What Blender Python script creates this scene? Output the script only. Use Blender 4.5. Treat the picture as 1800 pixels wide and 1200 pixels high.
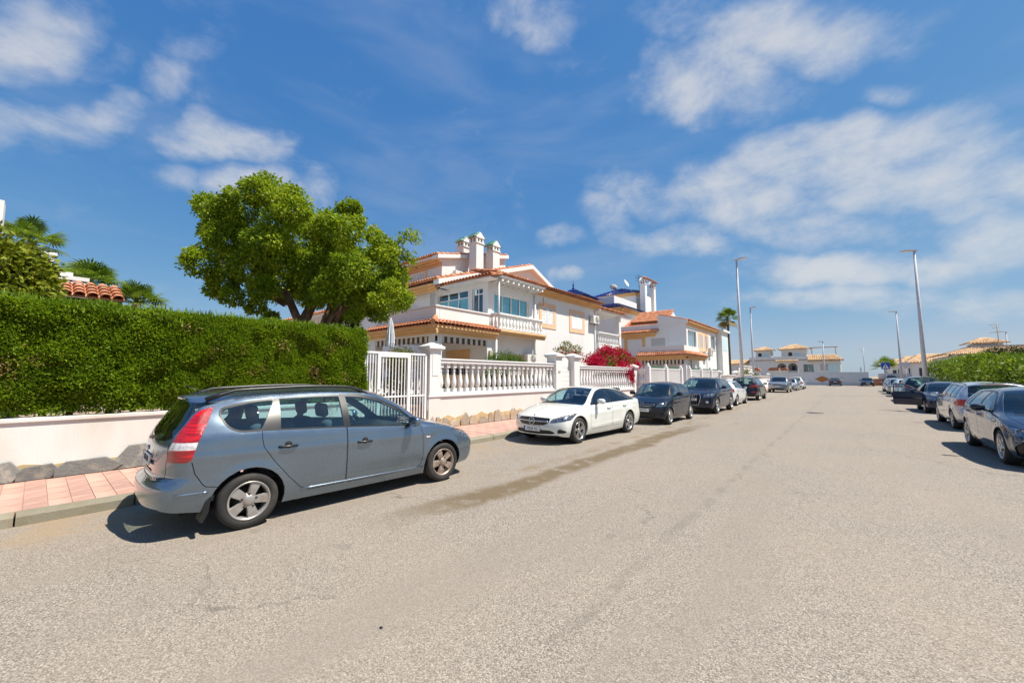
import bpy, bmesh, math, random
import numpy as np
from mathutils import Vector, Matrix
R = math.radians
for o in list(bpy.data.objects): bpy.data.objects.remove(o)
SC = bpy.context.scene
COL = SC.collection
rng = random.Random(7)
# ---------------------------------------------------------------- camera: street axis = +Y, across the road = +X, eye height 1.7 m
cam_data = bpy.data.cameras.new('camera'); cam_data.sensor_width = 36.0; cam_data.lens = 14.0
cam_data.clip_start = 0.05; cam_data.clip_end = 6000
camera = bpy.data.objects.new('camera', cam_data); COL.objects.link(camera)
camera.location = (0, 0, 1.7); camera.rotation_euler = (R(90 + 4.98), 0, R(40.02)); SC.camera = camera
# ---------------------------------------------------------------- sky, sun, exposure
SUN = Vector((0.5, 0.25, 1.0)).normalized()
SKY_STRENGTH = 0.10; CLOUD = 4.6
world = bpy.data.worlds.new('World'); SC.world = world; world.use_nodes = True
nt = world.node_tree; nt.nodes.clear()
def wn(t, **k):
    n = nt.nodes.new(t)
    for a, b in k.items(): setattr(n, a, b)
    return n
def wl(a, b): nt.links.new(a, b)
def wm(op, a, b=None, c=None, clamp=False):
    n = wn('ShaderNodeMath', operation=op); n.use_clamp = clamp
    for i, v in enumerate((a, b, c)):
        if v is None: continue
        if isinstance(v, (int, float)): n.inputs[i].default_value = v
        else: wl(v, n.inputs[i])
    return n.outputs[0]
sky = wn('ShaderNodeTexSky', sky_type='NISHITA', sun_disc=False, air_density=1.0, dust_density=0.3, ozone_density=3.0, altitude=20)
sky.sun_elevation = math.asin(SUN.z); sky.sun_rotation = math.atan2(SUN.x, SUN.y)
bg = wn('ShaderNodeBackground'); wo = wn('ShaderNodeOutputWorld'); bg.inputs[1].default_value = SKY_STRENGTH
# graded per channel: a clear saturated blue overhead, a soft pale blue near the horizon
sc_ = wn('ShaderNodeSeparateColor'); wl(sky.outputs[0], sc_.inputs[0]); cc_ = wn('ShaderNodeCombineColor')
gG = wm('MULTIPLY', wm('POWER', sc_.outputs[1], 0.67), 0.95); wl(wm('MINIMUM', wm('MULTIPLY', wm('POWER', sc_.outputs[0], 1.12), 0.42), wm('MULTIPLY', gG, 0.80)), cc_.inputs[0]); wl(gG, cc_.inputs[1]); wl(wm('MULTIPLY', wm('POWER', sc_.outputs[2], 0.30), 2.30), cc_.inputs[2])
# scattered clouds: banks at compass bearing / height above the horizon, broken up by noise; plain noise cover elsewhere
# (axis across, axis up, direction of the bank, weight)
BANKS = [((-0.22, 16.23, 1.1), (-9.69, 11.54, -16.38), (-0.873, -0.044, 0.485), 1.0), ((0.78, 18.94, 1.22), (-14.5, 17.27, -26.9), (-0.879, 0.006, 0.477), 0.45), ((0.45, 10.99, 0.71), (-9.68, 11.53, -21.97), (-0.913, 0.011, 0.408), 0.95), ((2.55, 10.22, 0.54), (-10.63, 12.66, -26.25), (-0.873, 0.194, 0.447), 0.8), ((4.28, 23.79, 1.35), (-12.18, 14.5, -23.99), (-0.852, 0.125, 0.508), 0.55), ((4.5, 24.41, 1.38), (-14.38, 17.12, -41.73), (-0.915, 0.147, 0.376), 0.7), ((4.45, 16.19, 0.83), (-8.89, 10.58, -26.97), (-0.895, 0.226, 0.384), 0.8), ((4.09, 17.8, 0.96), (-15.07, 17.95, -26.41), (-0.809, 0.155, 0.567), 0.45), ((6.04, 14.34, 0.62), (-7.29, 8.68, -23.54), (-0.854, 0.343, 0.391), 0.45), ((9.99, 8.03, -0.02), (-10.19, 12.14, -16.62), (-0.452, 0.565, 0.69), 0.7), ((6.5, 1.65, -0.25), (-5.39, 6.42, -10.61), (-0.18, 0.799, 0.574), 1.0), ((6.24, 0.5, -0.32), (-9.41, 11.21, -15.76), (-0.034, 0.805, 0.593), 0.85), ((24.41, -1.54, -1.47), (-18.54, 22.08, -38.49), (0.084, 0.881, 0.465), 0.6), ((10.0, 3.04, -0.36), (-12.62, 15.03, -19.71), (-0.194, 0.717, 0.67), 0.5), ((13.19, -0.43, -0.77), (-14.61, 17.4, -25.14), (0.059, 0.836, 0.545), 0.5), ((4.67, 1.18, -0.18), (-3.89, 4.63, -12.76), (-0.212, 0.896, 0.39), 1.0), ((4.79, 0.04, -0.27), (-5.26, 6.27, -14.84), (0.014, 0.923, 0.385), 1.05), ((9.13, -1.4, -0.6), (-4.04, 4.81, -12.44), (0.164, 0.937, 0.309), 1.05), ((6.52, 2.24, -0.22), (-4.89, 5.83, -22.09), (-0.301, 0.903, 0.305), 0.9), ((14.27, 7.28, -0.31), (-4.93, 5.87, -19.13), (-0.417, 0.833, 0.363), 0.85), ((5.58, 0.34, -0.29), (-4.54, 5.41, -17.42), (-0.043, 0.951, 0.306), 0.7), ((13.38, -2.54, -0.92), (-4.74, 5.65, -21.88), (0.196, 0.959, 0.205), 0.9), ((6.72, 0.23, -0.36), (-3.97, 4.73, -22.05), (-0.022, 0.977, 0.214), 1.0), ((9.86, -1.12, -0.63), (-4.49, 5.35, -25.17), (0.122, 0.975, 0.185), 0.85), ((4.72, 0.04, -0.26), (-4.37, 5.2, -34.63), (-0.0, 0.989, 0.149), 0.85), ((16.91, 11.2, -0.2), (-8.59, 10.23, -39.28), (-0.521, 0.792, 0.32), 0.7), ((20.3, 12.84, -0.28), (-7.14, 8.51, -46.81), (-0.518, 0.824, 0.229), 0.8), ((11.48, -2.17, -0.79), (-4.1, 4.88, -36.6), (0.192, 0.975, 0.109), 0.7), ((3.81, 18.83, 1.04), (-4.6, 5.47, -31.7), (-0.967, 0.186, 0.172), 0.4)]
NB = len(BANKS)
for k in range(10):     # the same kind of cloud goes on all round
    a_, e_ = 0.75 + 3.6 * k / 10, rng.uniform(0.25, 0.8); c_ = Vector((math.sin(a_) * math.cos(e_), math.cos(a_) * math.cos(e_), math.sin(e_))); r_ = Vector((c_.y, -c_.x, 0)).normalized(); u_ = r_.cross(c_); BANKS.append((tuple(r_ / rng.uniform(0.2, 0.35)), tuple(u_ / rng.uniform(0.06, 0.1)), tuple(c_), 1.0))
tc = wn('ShaderNodeTexCoord'); sep = wn('ShaderNodeSeparateXYZ'); wl(tc.outputs['Generated'], sep.inputs[0])
el = wm('ARCSINE', sep.outputs[2])
def wnoise(scale, detail, rough, st=(1, 1, 2.4), dist=0.0, off=(0, 0, 0)):
    mp = wn('ShaderNodeMapping'); mp.inputs['Scale'].default_value = st; mp.inputs['Location'].default_value = off; wl(tc.outputs['Generated'], mp.inputs[0])
    n = wn('ShaderNodeTexNoise'); n.inputs['Scale'].default_value = scale; n.inputs['Detail'].default_value = detail; n.inputs['Roughness'].default_value = rough; n.inputs['Distortion'].default_value = dist; wl(mp.outputs[0], n.inputs['Vector']); return n.outputs['Fac']
def wramp(v, a, b, c=0.0, d=1.0):
    n = wn('ShaderNodeMapRange', interpolation_type='SMOOTHSTEP')
    for i, q in enumerate((a, b, c, d)): n.inputs[i + 1].default_value = q
    wl(v, n.inputs[0]); return n.outputs[0]
wv = wn('ShaderNodeTexNoise'); wv.inputs['Scale'].default_value = 5.5; wv.inputs['Detail'].default_value = 3; wl(tc.outputs['Generated'], wv.inputs['Vector'])
dw = wn('ShaderNodeVectorMath', operation='MULTIPLY_ADD'); wl(wv.outputs['Color'], dw.inputs[0]); dw.inputs[1].default_value = (0.16, 0.16, 0.16); wl(tc.outputs['Generated'], dw.inputs[2])
def wdot(v, src=None):
    n = wn('ShaderNodeVectorMath', operation='DOT_PRODUCT'); wl(src or dw.outputs[0], n.inputs[0]); n.inputs[1].default_value = v; return n.outputs['Value']
def banks(L):
    o = None
    for e1, e2, c, w in L:
        k = Vector(c) + Vector((0.08, 0.08, 0.08)); e1 = Vector(e1) * 0.72; e2 = Vector(e2) * 0.72
        dx = wm('SUBTRACT', wdot(e1), e1.dot(k)); dy = wm('SUBTRACT', wdot(e2), e2.dot(k)); q = wm('MULTIPLY', wm('SUBTRACT', 1.0, wm('MULTIPLY_ADD', dx, dx, wm('MULTIPLY', dy, dy)), clamp=True), w); o = q if o is None else wm('MAXIMUM', o, q)
    return o
ahead = wm('GREATER_THAN', wdot((-0.64, 0.766, 0.2), tc.outputs['Generated']), 0.15)
bank = wm('ADD', wm('MULTIPLY', banks(BANKS[:NB]), ahead), wm('MULTIPLY', banks(BANKS[NB:]), wm('SUBTRACT', 1.0, ahead)))
fbm = wnoise(6.5, 6, 0.60, (1, 1, 1.6), 0.25, (2.2, 0.4, 1.0)); fine = wnoise(19.0, 5, 0.62, (1, 1, 1.7), 0.3)
dens = wm('ADD', wm('MULTIPLY', bank, 0.66), wm('ADD', wm('MULTIPLY', wm('SUBTRACT', fbm, 0.5), 1.35), wm('MULTIPLY', wm('SUBTRACT', fine, 0.5), 0.38)))
cloud = wm('MULTIPLY', wramp(dens, 0.02, 0.95), wramp(el, 0.01, 0.10, 0.3, 1.0))
veil = wm('MULTIPLY', wramp(wnoise(2.6, 4, 0.55, (1, 1, 3.5), 0.3), 0.42, 0.75), 0.22)
lit = wn('ShaderNodeMix', data_type='RGBA'); wl(wramp(dens, 0.1, 0.7), lit.inputs['Factor']); lit.inputs['A'].default_value = tuple(CLOUD * v for v in (0.80, 0.86, 0.97)) + (1,); lit.inputs['B'].default_value = tuple(CLOUD * v for v in (1.0, 1.0, 1.0)) + (1,)
mixc = wn('ShaderNodeMix', data_type='RGBA'); wl(wm('MULTIPLY', wm('MAXIMUM', cloud, veil), 0.78), mixc.inputs['Factor']); wl(cc_.outputs[0], mixc.inputs['A']); wl(lit.outputs['Result'], mixc.inputs['B'])
wl(mixc.outputs['Result'], bg.inputs[0]); wl(bg.outputs[0], wo.inputs[0])
sd_ = bpy.data.lights.new('sun', 'SUN'); sd_.energy = 4.7; sd_.angle = R(0.53); sd_.color = (1, 0.935, 0.82)
sun = bpy.data.objects.new('sun', sd_); COL.objects.link(sun); sun.rotation_euler = SUN.to_track_quat('Z', 'Y').to_euler(); sun.location = (20, 10, 40)
SC.view_settings.view_transform = 'Standard'; SC.view_settings.look = 'None'; SC.view_settings.exposure = 0.70; SC.view_settings.gamma = 1.0
SC.cycles.max_bounces = 7; SC.cycles.diffuse_bounces = 3; SC.cycles.glossy_bounces = 3; SC.cycles.transparent_max_bounces = 16; SC.cycles.caustics_reflective = False; SC.cycles.caustics_refractive = False
world.cycles.sampling_method = 'MANUAL'; world.cycles.sample_map_resolution = 256
# ---------------------------------------------------------------- materials (all node based)
MATS = {}
def mat(name, col, rough=0.5, metal=0.0, var=0.08, scale=6.0, bump=0.0, bscale=150.0, coat=0.0, spec=0.5, col2=None, fac=(0.4, 0.6), alpha=1.0, detail=4.0, rvar=0.0, coord='Object', stretch=None, orand=0.0, croug=0.03):
    if name in MATS: return MATS[name]
    m = bpy.data.materials.new(name); m.use_nodes = True; MATS[name] = m
    t = m.node_tree; p = t.nodes['Principled BSDF']; L = t.links.new
    p.inputs['Roughness'].default_value = rough; p.inputs['Metallic'].default_value = metal
    p.inputs['Coat Weight'].default_value = coat; p.inputs['Coat Roughness'].default_value = croug
    p.inputs['Specular IOR Level'].default_value = spec
    c = t.nodes.new('ShaderNodeTexCoord'); src = c.outputs[coord]
    if stretch:
        mp = t.nodes.new('ShaderNodeMapping'); mp.inputs['Scale'].default_value = stretch; L(src, mp.inputs[0]); src = mp.outputs[0]
    n = t.nodes.new('ShaderNodeTexNoise'); n.inputs['Scale'].default_value = scale; n.inputs['Detail'].default_value = detail; L(src, n.inputs['Vector'])
    r = t.nodes.new('ShaderNodeMapRange'); r.inputs[1].default_value = fac[0]; r.inputs[2].default_value = fac[1]; L(n.outputs['Fac'], r.inputs[0])
    mx = t.nodes.new('ShaderNodeMix'); mx.data_type = 'RGBA'; L(r.outputs[0], mx.inputs['Factor'])
    a = tuple(min(1, v * (1 - var)) for v in col[:3]) + (1,); b = (tuple(col2[:3]) if col2 else tuple(min(1, v * (1 + var)) for v in col[:3])) + (1,)
    mx.inputs['A'].default_value = a; mx.inputs['B'].default_value = b; res = mx.outputs['Result']
    if orand:                                              # every piece has its own tone
        oi = t.nodes.new('ShaderNodeObjectInfo'); mr_ = t.nodes.new('ShaderNodeMapRange'); mr_.inputs[3].default_value = 1 - orand; mr_.inputs[4].default_value = 1 + orand; L(oi.outputs['Random'], mr_.inputs[0])
        mu = t.nodes.new('ShaderNodeVectorMath'); mu.operation = 'SCALE'; L(res, mu.inputs[0]); L(mr_.outputs[0], mu.inputs['Scale']); res = mu.outputs[0]
    L(res, p.inputs['Base Color'])
    if rvar:
        r2 = t.nodes.new('ShaderNodeMapRange'); r2.inputs[1].default_value = 0.35; r2.inputs[2].default_value = 0.65
        r2.inputs[3].default_value = max(0, rough - rvar); r2.inputs[4].default_value = rough + rvar
        n3 = t.nodes.new('ShaderNodeTexNoise'); n3.inputs['Scale'].default_value = scale * 2.3; n3.inputs['Detail'].default_value = 6; L(src, n3.inputs['Vector'])
        L(n3.outputs['Fac'], r2.inputs[0]); L(r2.outputs[0], p.inputs['Roughness'])
    if bump:
        n2 = t.nodes.new('ShaderNodeTexNoise'); n2.inputs['Scale'].default_value = bscale; n2.inputs['Detail'].default_value = 6; L(src, n2.inputs['Vector'])
        bp = t.nodes.new('ShaderNodeBump'); bp.inputs['Strength'].default_value = bump; bp.inputs['Distance'].default_value = 0.02
        L(n2.outputs['Fac'], bp.inputs['Height']); L(bp.outputs[0], p.inputs['Normal'])
    return m
def glass(name, tint, refl=0.06, rough=0.0):
    """thin window glass: tinted see-through plus a mirror reflection that grows at grazing angles"""
    if name in MATS: return MATS[name]
    m = bpy.data.materials.new(name); m.use_nodes = True; MATS[name] = m
    t = m.node_tree; t.nodes.clear(); L = t.links.new
    o = t.nodes.new('ShaderNodeOutputMaterial'); mx = t.nodes.new('ShaderNodeMixShader'); tr = t.nodes.new('ShaderNodeBsdfTransparent'); gl = t.nodes.new('ShaderNodeBsdfGlossy')
    lw = t.nodes.new('ShaderNodeLayerWeight'); lw.inputs[0].default_value = 0.5; pw = t.nodes.new('ShaderNodeMath'); pw.operation = 'POWER'; L(lw.outputs['Facing'], pw.inputs[0]); pw.inputs[1].default_value = 4.0
    fr = t.nodes.new('ShaderNodeMath'); fr.operation = 'MULTIPLY_ADD'; fr.use_clamp = True; L(pw.outputs[0], fr.inputs[0]); fr.inputs[1].default_value = 0.9; fr.inputs[2].default_value = 0.05 + refl * 0.2
    c = t.nodes.new('ShaderNodeTexCoord'); n = t.nodes.new('ShaderNodeTexNoise'); n.inputs['Scale'].default_value = 2.5; L(c.outputs['Object'], n.inputs['Vector'])
    cm = t.nodes.new('ShaderNodeMix'); cm.data_type = 'RGBA'; L(n.outputs['Fac'], cm.inputs['Factor'])
    cm.inputs['A'].default_value = tuple(v * 0.93 for v in tint) + (1,); cm.inputs['B'].default_value = tuple(min(1, v * 1.07) for v in tint) + (1,)
    L(cm.outputs['Result'], tr.inputs['Color']); gl.inputs['Roughness'].default_value = rough; gl.inputs['Color'].default_value = (0.95, 0.97, 1, 1)
    L(fr.outputs[0], mx.inputs[0]); L(tr.outputs[0], mx.inputs[1]); L(gl.outputs[0], mx.inputs[2]); L(mx.outputs[0], o.inputs[0])
    return m

# ---------------------------------------------------------------- mesh helpers
class MB:
    """collects vertices and faces; build() links them as ONE mesh object"""
    def __init__(s): s.v = []; s.f = []; s.sm = []
    def add(s, vs, fs, smooth=False):
        k = len(s.v); s.v += [tuple(q) for q in vs]; s.f += [tuple(i + k for i in f) for f in fs]; s.sm += [smooth] * len(fs); return s
    def box(s, a, b):
        (x0, y0, z0), (x1, y1, z1) = a, b
        return s.add([(x0,y0,z0),(x1,y0,z0),(x1,y1,z0),(x0,y1,z0),(x0,y0,z1),(x1,y0,z1),(x1,y1,z1),(x0,y1,z1)],
                     [(0,3,2,1),(4,5,6,7),(0,1,5,4),(1,2,6,5),(2,3,7,6),(3,0,4,7)])
    def cbox(s, c, d, M=None):
        x, y, z = (k / 2 for k in d)
        P = [Vector(q) for q in ((-x,-y,-z),(x,-y,-z),(x,y,-z),(-x,y,-z),(-x,-y,z),(x,-y,z),(x,y,z),(-x,y,z))]
        P = [(M @ q if M else q) + Vector(c) for q in P]
        return s.add(P, [(0,3,2,1),(4,5,6,7),(0,1,5,4),(1,2,6,5),(2,3,7,6),(3,0,4,7)])
    def tube(s, pts, rad, n=8, caps=True, smooth=True):
        pts = [Vector(q) for q in pts]; m = len(pts)
        rad = rad if hasattr(rad, '__len__') else [rad] * m
        vs = []; up = Vector((0, 0, 1)); prev = None
        for i, q in enumerate(pts):
            d = (pts[min(i + 1, m - 1)] - pts[max(i - 1, 0)]).normalized()
            if prev is None: a = d.cross(up if abs(d.z) < 0.95 else Vector((1, 0, 0))).normalized()
            else: a = (prev - d * prev.dot(d)).normalized()
            prev = a; b = d.cross(a)
            for j in range(n):
                t = 2 * math.pi * j / n; vs.append(q + (a * math.cos(t) + b * math.sin(t)) * rad[i])
        fs = [(i * n + j, i * n + (j + 1) % n, (i + 1) * n + (j + 1) % n, (i + 1) * n + j) for i in range(m - 1) for j in range(n)]
        s.add(vs, fs, smooth)
        if caps: 
            k = len(s.v) - len(vs); s.f += [tuple(k + j for j in range(n))[::-1], tuple(k + (m - 1) * n + j for j in range(n))]; s.sm += [False, False]
        return s
    def lathe(s, prof, n=16, M=None, smooth=True, close=False):
        """prof: (radius, height) pairs round local z"""
        vs = []
        for r, h in prof:
            for j in range(n):
                t = 2 * math.pi * j / n; q = Vector((r * math.cos(t), r * math.sin(t), h)); vs.append(M @ q if M else q)
        m = len(prof)
        fs = [(i * n + j, i * n + (j + 1) % n, (i + 1) * n + (j + 1) % n, (i + 1) * n + j) for i in range(m - 1) for j in range(n)]
        if close: fs += [tuple(range(n))[::-1], tuple((m - 1) * n + j for j in range(n))]
        return s.add(vs, fs, smooth)
    def prism(s, poly, y0, y1, axis='y', M=None):
        """poly in the plane across the axis, extruded from y0 to y1"""
        n = len(poly)
        def P(q, h):
            v = Vector((q[0], h, q[1])) if axis == 'y' else Vector((h, q[0], q[1])) if axis == 'x' else Vector((q[0], q[1], h))
            return M @ v if M else v
        vs = [P(q, y0) for q in poly] + [P(q, y1) for q in poly]
        fs = [tuple(range(n)), tuple(range(n, 2 * n))[::-1]] + [(i, n + i, n + (i + 1) % n, (i + 1) % n) for i in range(n)]
        return s.add(vs, fs)
    def mesh(s, name, m):
        me = bpy.data.meshes.new(name); me.from_pydata(s.v, [], s.f)
        me.polygons.foreach_set('use_smooth', s.sm); me.materials.append(m); me.update(); return me
    def build(s, name, m, parent=None, loc=None, fix=True, bevel=0):
        me = s.mesh(name, m)
        if fix or bevel:
            bm = bmesh.new(); bm.from_mesh(me); bmesh.ops.recalc_face_normals(bm, faces=bm.faces)
            if bevel:
                es = [e for e in bm.edges if len(e.link_faces) == 2 and e.calc_face_angle(0) > 0.5]
                bmesh.ops.bevel(bm, geom=es, offset=bevel, segments=2, affect='EDGES', profile=0.5, clamp_overlap=True)
            bm.to_mesh(me); bm.free()
        return link(name, me, parent, loc)
def link(name, me, parent=None, loc=None):
    o = bpy.data.objects.new(name, me); COL.objects.link(o); o.parent = parent
    if loc is not None: o.location = loc
    return o
def tag(o, label=None, cat=None, group=None, kind=None):
    if label: o['label'] = label
    if cat: o['category'] = cat
    if group: o['group'] = group
    if kind: o['kind'] = kind
    return o
def thing(name, label, cat, loc=(0, 0, 0), rz=0.0, group=None):
    o = bpy.data.objects.new(name, None); COL.objects.link(o); o.location = loc; o.rotation_euler = (0, 0, rz); o.empty_display_size = 0.2
    return tag(o, label, cat, group)
def kids(o): return [c for c in bpy.data.objects if c.parent == o]
def copy_tree(o, parent=None, tree=None):
    c = o.copy(); COL.objects.link(c); c.parent = parent
    for ch in (tree or TREE(o)).get(o.name, []): copy_tree(ch, c, tree)
    return c
def TREE(o):
    d = {}
    for q in bpy.data.objects:
        if q.parent: d.setdefault(q.parent.name, []).append(q)
    return d
def dup(o, loc, rz=None, label=None, group=None, scale=None):
    c = copy_tree(o, None, TREE(o)); c.location = loc
    if rz is not None: c.rotation_euler = (0, 0, rz)
    if label: c['label'] = label
    if group: c['group'] = group
    if scale: c.scale = scale
    return c
def pchip(xs, ys):
    """monotone cubic through the points -> function on numpy arrays"""
    xs = np.array(xs, float); ys = np.array(ys, float); h = np.diff(xs); d = np.diff(ys) / h; n = len(xs); m = np.zeros(n)
    for i in range(1, n - 1):
        if d[i - 1] * d[i] > 0:
            w1 = 2 * h[i] + h[i - 1]; w2 = h[i] + 2 * h[i - 1]; m[i] = (w1 + w2) / (w1 / d[i - 1] + w2 / d[i])
    m[0] = d[0]; m[-1] = d[-1]
    def f(x):
        x = np.clip(np.asarray(x, float), xs[0], xs[-1]); i = np.clip(np.searchsorted(xs, x, 'right') - 1, 0, n - 2); t = (x - xs[i]) / h[i]
        return (1 + 2 * t) * (1 - t) ** 2 * ys[i] + t * (1 - t) ** 2 * h[i] * m[i] + t * t * (3 - 2 * t) * ys[i + 1] + t * t * (t - 1) * h[i] * m[i + 1]
    return f
def inpoly(px, py, poly):
    c = False; j = len(poly) - 1
    for i in range(len(poly)):
        xi, yi = poly[i]; xj, yj = poly[j]
        if (yi > py) != (yj > py) and px < (xj - xi) * (py - yi) / (yj - yi) + xi: c = not c
        j = i
    return c
def area2(p): return 0.5 * sum(p[i][0] * p[(i + 1) % len(p)][1] - p[(i + 1) % len(p)][0] * p[i][1] for i in range(len(p)))
def offset(poly, d):
    """polygon grown (d > 0) or shrunk (d < 0)"""
    n = len(poly); s = 1 if area2(poly) > 0 else -1; out = []
    for i in range(n):
        a = Vector(poly[i - 1]); b = Vector(poly[i]); c = Vector(poly[(i + 1) % n])
        u = (b - a).normalized(); v = (c - b).normalized(); n1 = Vector((u.y, -u.x)) * s; n2 = Vector((v.y, -v.x)) * s
        k = (n1 + n2); k = k / max(0.35, (1 + n1.dot(n2)))
        out.append(tuple(b + k * d))
    return out
def rounded(poly, r, n=3):
    out = []; N = len(poly)
    for i in range(N):
        a = Vector(poly[i - 1]); b = Vector(poly[i]); c = Vector(poly[(i + 1) % N])
        rr = r[i] if hasattr(r, '__len__') else r
        rr = min(rr, 0.45 * (a - b).length, 0.45 * (c - b).length)
        p = b + (a - b).normalized() * rr; q = b + (c - b).normalized() * rr
        for k in range(n + 1):
            t = k / n; out.append(tuple(p * (1 - t) ** 2 + b * 2 * t * (1 - t) + q * t * t))
    return out
def text_mesh(body, size, name, m, parent, M, extrude=0.002):
    cu = bpy.data.curves.new(name, 'FONT'); cu.body = body; cu.size = size; cu.align_x = 'CENTER'; cu.align_y = 'CENTER'; cu.extrude = extrude; cu.resolution_u = 2
    o = bpy.data.objects.new(name, cu); COL.objects.link(o); dg = bpy.context.evaluated_depsgraph_get(); dg.update()
    me = bpy.data.meshes.new_from_object(o.evaluated_get(dg)); bpy.data.objects.remove(o); me.transform(M); me.materials.clear(); me.materials.append(m)
    return link(name, me, parent)
m_rub = mat('tyre rubber', (0.022, 0.021, 0.02), 0.75, bump=0.25, bscale=90, col2=(0.05, 0.043, 0.036), fac=(0.45, 0.75))
m_trim = mat('black plastic trim', (0.012, 0.012, 0.013), 0.35, var=0.2)
m_gap = mat('dark panel gap', (0.006, 0.006, 0.006), 0.8)
m_lin = mat('grey cabin lining', (0.30, 0.30, 0.29), 0.85, bump=0.1)
m_seat = mat('charcoal seat cloth', (0.09, 0.095, 0.105), 0.9, bump=0.2, bscale=300)
m_seat2 = mat('pale seat cloth', (0.22, 0.22, 0.21), 0.9, bump=0.2, bscale=300)
m_alloy = mat('silver alloy', (0.52, 0.52, 0.51), 0.3, 0.85, rvar=0.08)
m_hubcap = mat('dusty silver wheel cover', (0.42, 0.40, 0.38), 0.38, 0.55, col2=(0.33, 0.26, 0.21), fac=(0.5, 0.75), scale=9)
m_dusty = mat('dusty bronze wheel cover', (0.33, 0.25, 0.20), 0.45, 0.5, col2=(0.42, 0.34, 0.28), fac=(0.4, 0.6), scale=14)
m_darkrim = mat('dark wheel barrel', (0.03, 0.026, 0.023), 0.6, 0.3)
m_chrome = mat('chrome', (0.75, 0.75, 0.76), 0.1, 1.0)
m_red = mat('red lamp plastic', (0.40, 0.003, 0.004), 0.15, coat=1.0, var=0.3, scale=5, stretch=(1, 1, 9), detail=1, bump=0.25, bscale=60)
m_redd = mat('dark red lamp plastic', (0.28, 0.004, 0.006), 0.12, coat=1.0, var=0.25, scale=18)
m_clear = mat('clear lamp plastic', (0.62, 0.58, 0.58), 0.15, coat=1.0, var=0.2, scale=30)
m_lampin = mat('lamp reflector', (0.25, 0.25, 0.27), 0.22, 0.8, var=0.5, scale=28)
m_plate = mat('white number plate', (0.75, 0.75, 0.74), 0.4)
m_eu = mat('blue plate band', (0.02, 0.06, 0.42), 0.4)
m_ink = mat('black lettering', (0.012, 0.012, 0.014), 0.5)
m_grille = mat('black grille', (0.01, 0.01, 0.012), 0.3, var=0.3)
g_side = glass('car side glass', (0.62, 0.84, 0.86), 0.3); g_front = glass('windscreen glass', (0.64, 0.86, 0.86), 0.3); g_dark = glass('privacy glass', (0.16, 0.19, 0.25), 0.15); g_rear = glass('rear window glass', (0.42, 0.52, 0.46), 0.2); g_lamp = glass('headlamp glass', (0.9, 0.93, 0.97))
m_mirror = mat('mirror glass', (0.8, 0.82, 0.85), 0.03, 1.0, var=0.01)

# ---------------------------------------------------------------- foliage helpers
def leafmat(name, c1, c2, c3, trans=0.35, rough=0.5, nscale=1.2, spec=0.3):
    """leaf colour varies leaf by leaf and in soft clumps; light passes through"""
    if name in MATS: return MATS[name]
    m = bpy.data.materials.new(name); m.use_nodes = True; MATS[name] = m
    t = m.node_tree; t.nodes.clear(); L = t.links.new; N = t.nodes.new
    o = N('ShaderNodeOutputMaterial'); p = N('ShaderNodeBsdfPrincipled'); tr = N('ShaderNodeBsdfTranslucent'); mx = N('ShaderNodeMixShader'); g = N('ShaderNodeNewGeometry'); tc = N('ShaderNodeTexCoord')
    n = N('ShaderNodeTexNoise'); n.inputs['Scale'].default_value = nscale; n.inputs['Detail'].default_value = 3; L(tc.outputs['Object'], n.inputs['Vector'])
    ad = N('ShaderNodeMath'); ad.operation = 'MULTIPLY_ADD'; L(g.outputs['Random Per Island'], ad.inputs[0]); ad.inputs[1].default_value = 0.62; 
    sc = N('ShaderNodeMapRange'); sc.inputs[1].default_value = 0.3; sc.inputs[2].default_value = 0.7; sc.inputs[4].default_value = 0.38; L(n.outputs['Fac'], sc.inputs[0]); L(sc.outputs[0], ad.inputs[2])
    r = N('ShaderNodeValToRGB'); e = r.color_ramp.elements; e[0].color = (*c1, 1); e[1].color = (*c3, 1); k = e.new(0.5); k.color = (*c2, 1); L(ad.outputs[0], r.inputs[0])
    L(r.outputs[0], p.inputs['Base Color']); p.inputs['Roughness'].default_value = rough; p.inputs['Specular IOR Level'].default_value = spec
    br = N('ShaderNodeMix'); br.data_type = 'RGBA'; br.blend_type = 'MULTIPLY'; br.inputs['Factor'].default_value = 1; L(r.outputs[0], br.inputs['A']); br.inputs['B'].default_value = (1.0, 1.0, 0.45, 1); L(br.outputs['Result'], tr.inputs['Color'])
    mx.inputs[0].default_value = trans; L(p.outputs[0], mx.inputs[1]); L(tr.outputs[0], mx.inputs[2]); L(mx.outputs[0], o.inputs[0])
    return m
def leaf_mesh(name, P, D, size, aspect, m, rs, parent=None, fold=0.25, kind=True):
    """N folded diamond leaves: P base points, D pointing directions"""
    n = len(P); D = D / np.maximum(1e-6, np.linalg.norm(D, axis=1, keepdims=True)); A = rs.normal(size=(n, 3)); S = np.cross(D, A); S /= np.maximum(1e-6, np.linalg.norm(S, axis=1, keepdims=True)); U = np.cross(S, D)
    ln = (size * rs.uniform(0.65, 1.3, n))[:, None]; wd = ln * aspect * 0.5
    mid = P + D * ln * 0.45 - U * wd * fold
    V = np.stack([P, mid + S * wd + U * wd * fold, P + D * ln, mid - S * wd + U * wd * fold], 1).reshape(-1, 3)
    i = np.arange(n) * 4; F = np.stack([i, i + 1, i + 2, i, i + 2, i + 3], 1).reshape(-1, 3)
    me = bpy.data.meshes.new(name); me.vertices.add(len(V)); me.vertices.foreach_set('co', V.astype(np.float32).ravel()); me.loops.add(F.size); me.loops.foreach_set('vertex_index', F.ravel().astype(np.int32))
    me.polygons.add(len(F)); me.polygons.foreach_set('loop_start', (np.arange(len(F)) * 3).astype(np.int32)); me.update(calc_edges=True); me.materials.append(m)
    o = link(name, me, parent)
    if kind: o['kind'] = 'stuff'
    return o
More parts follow.
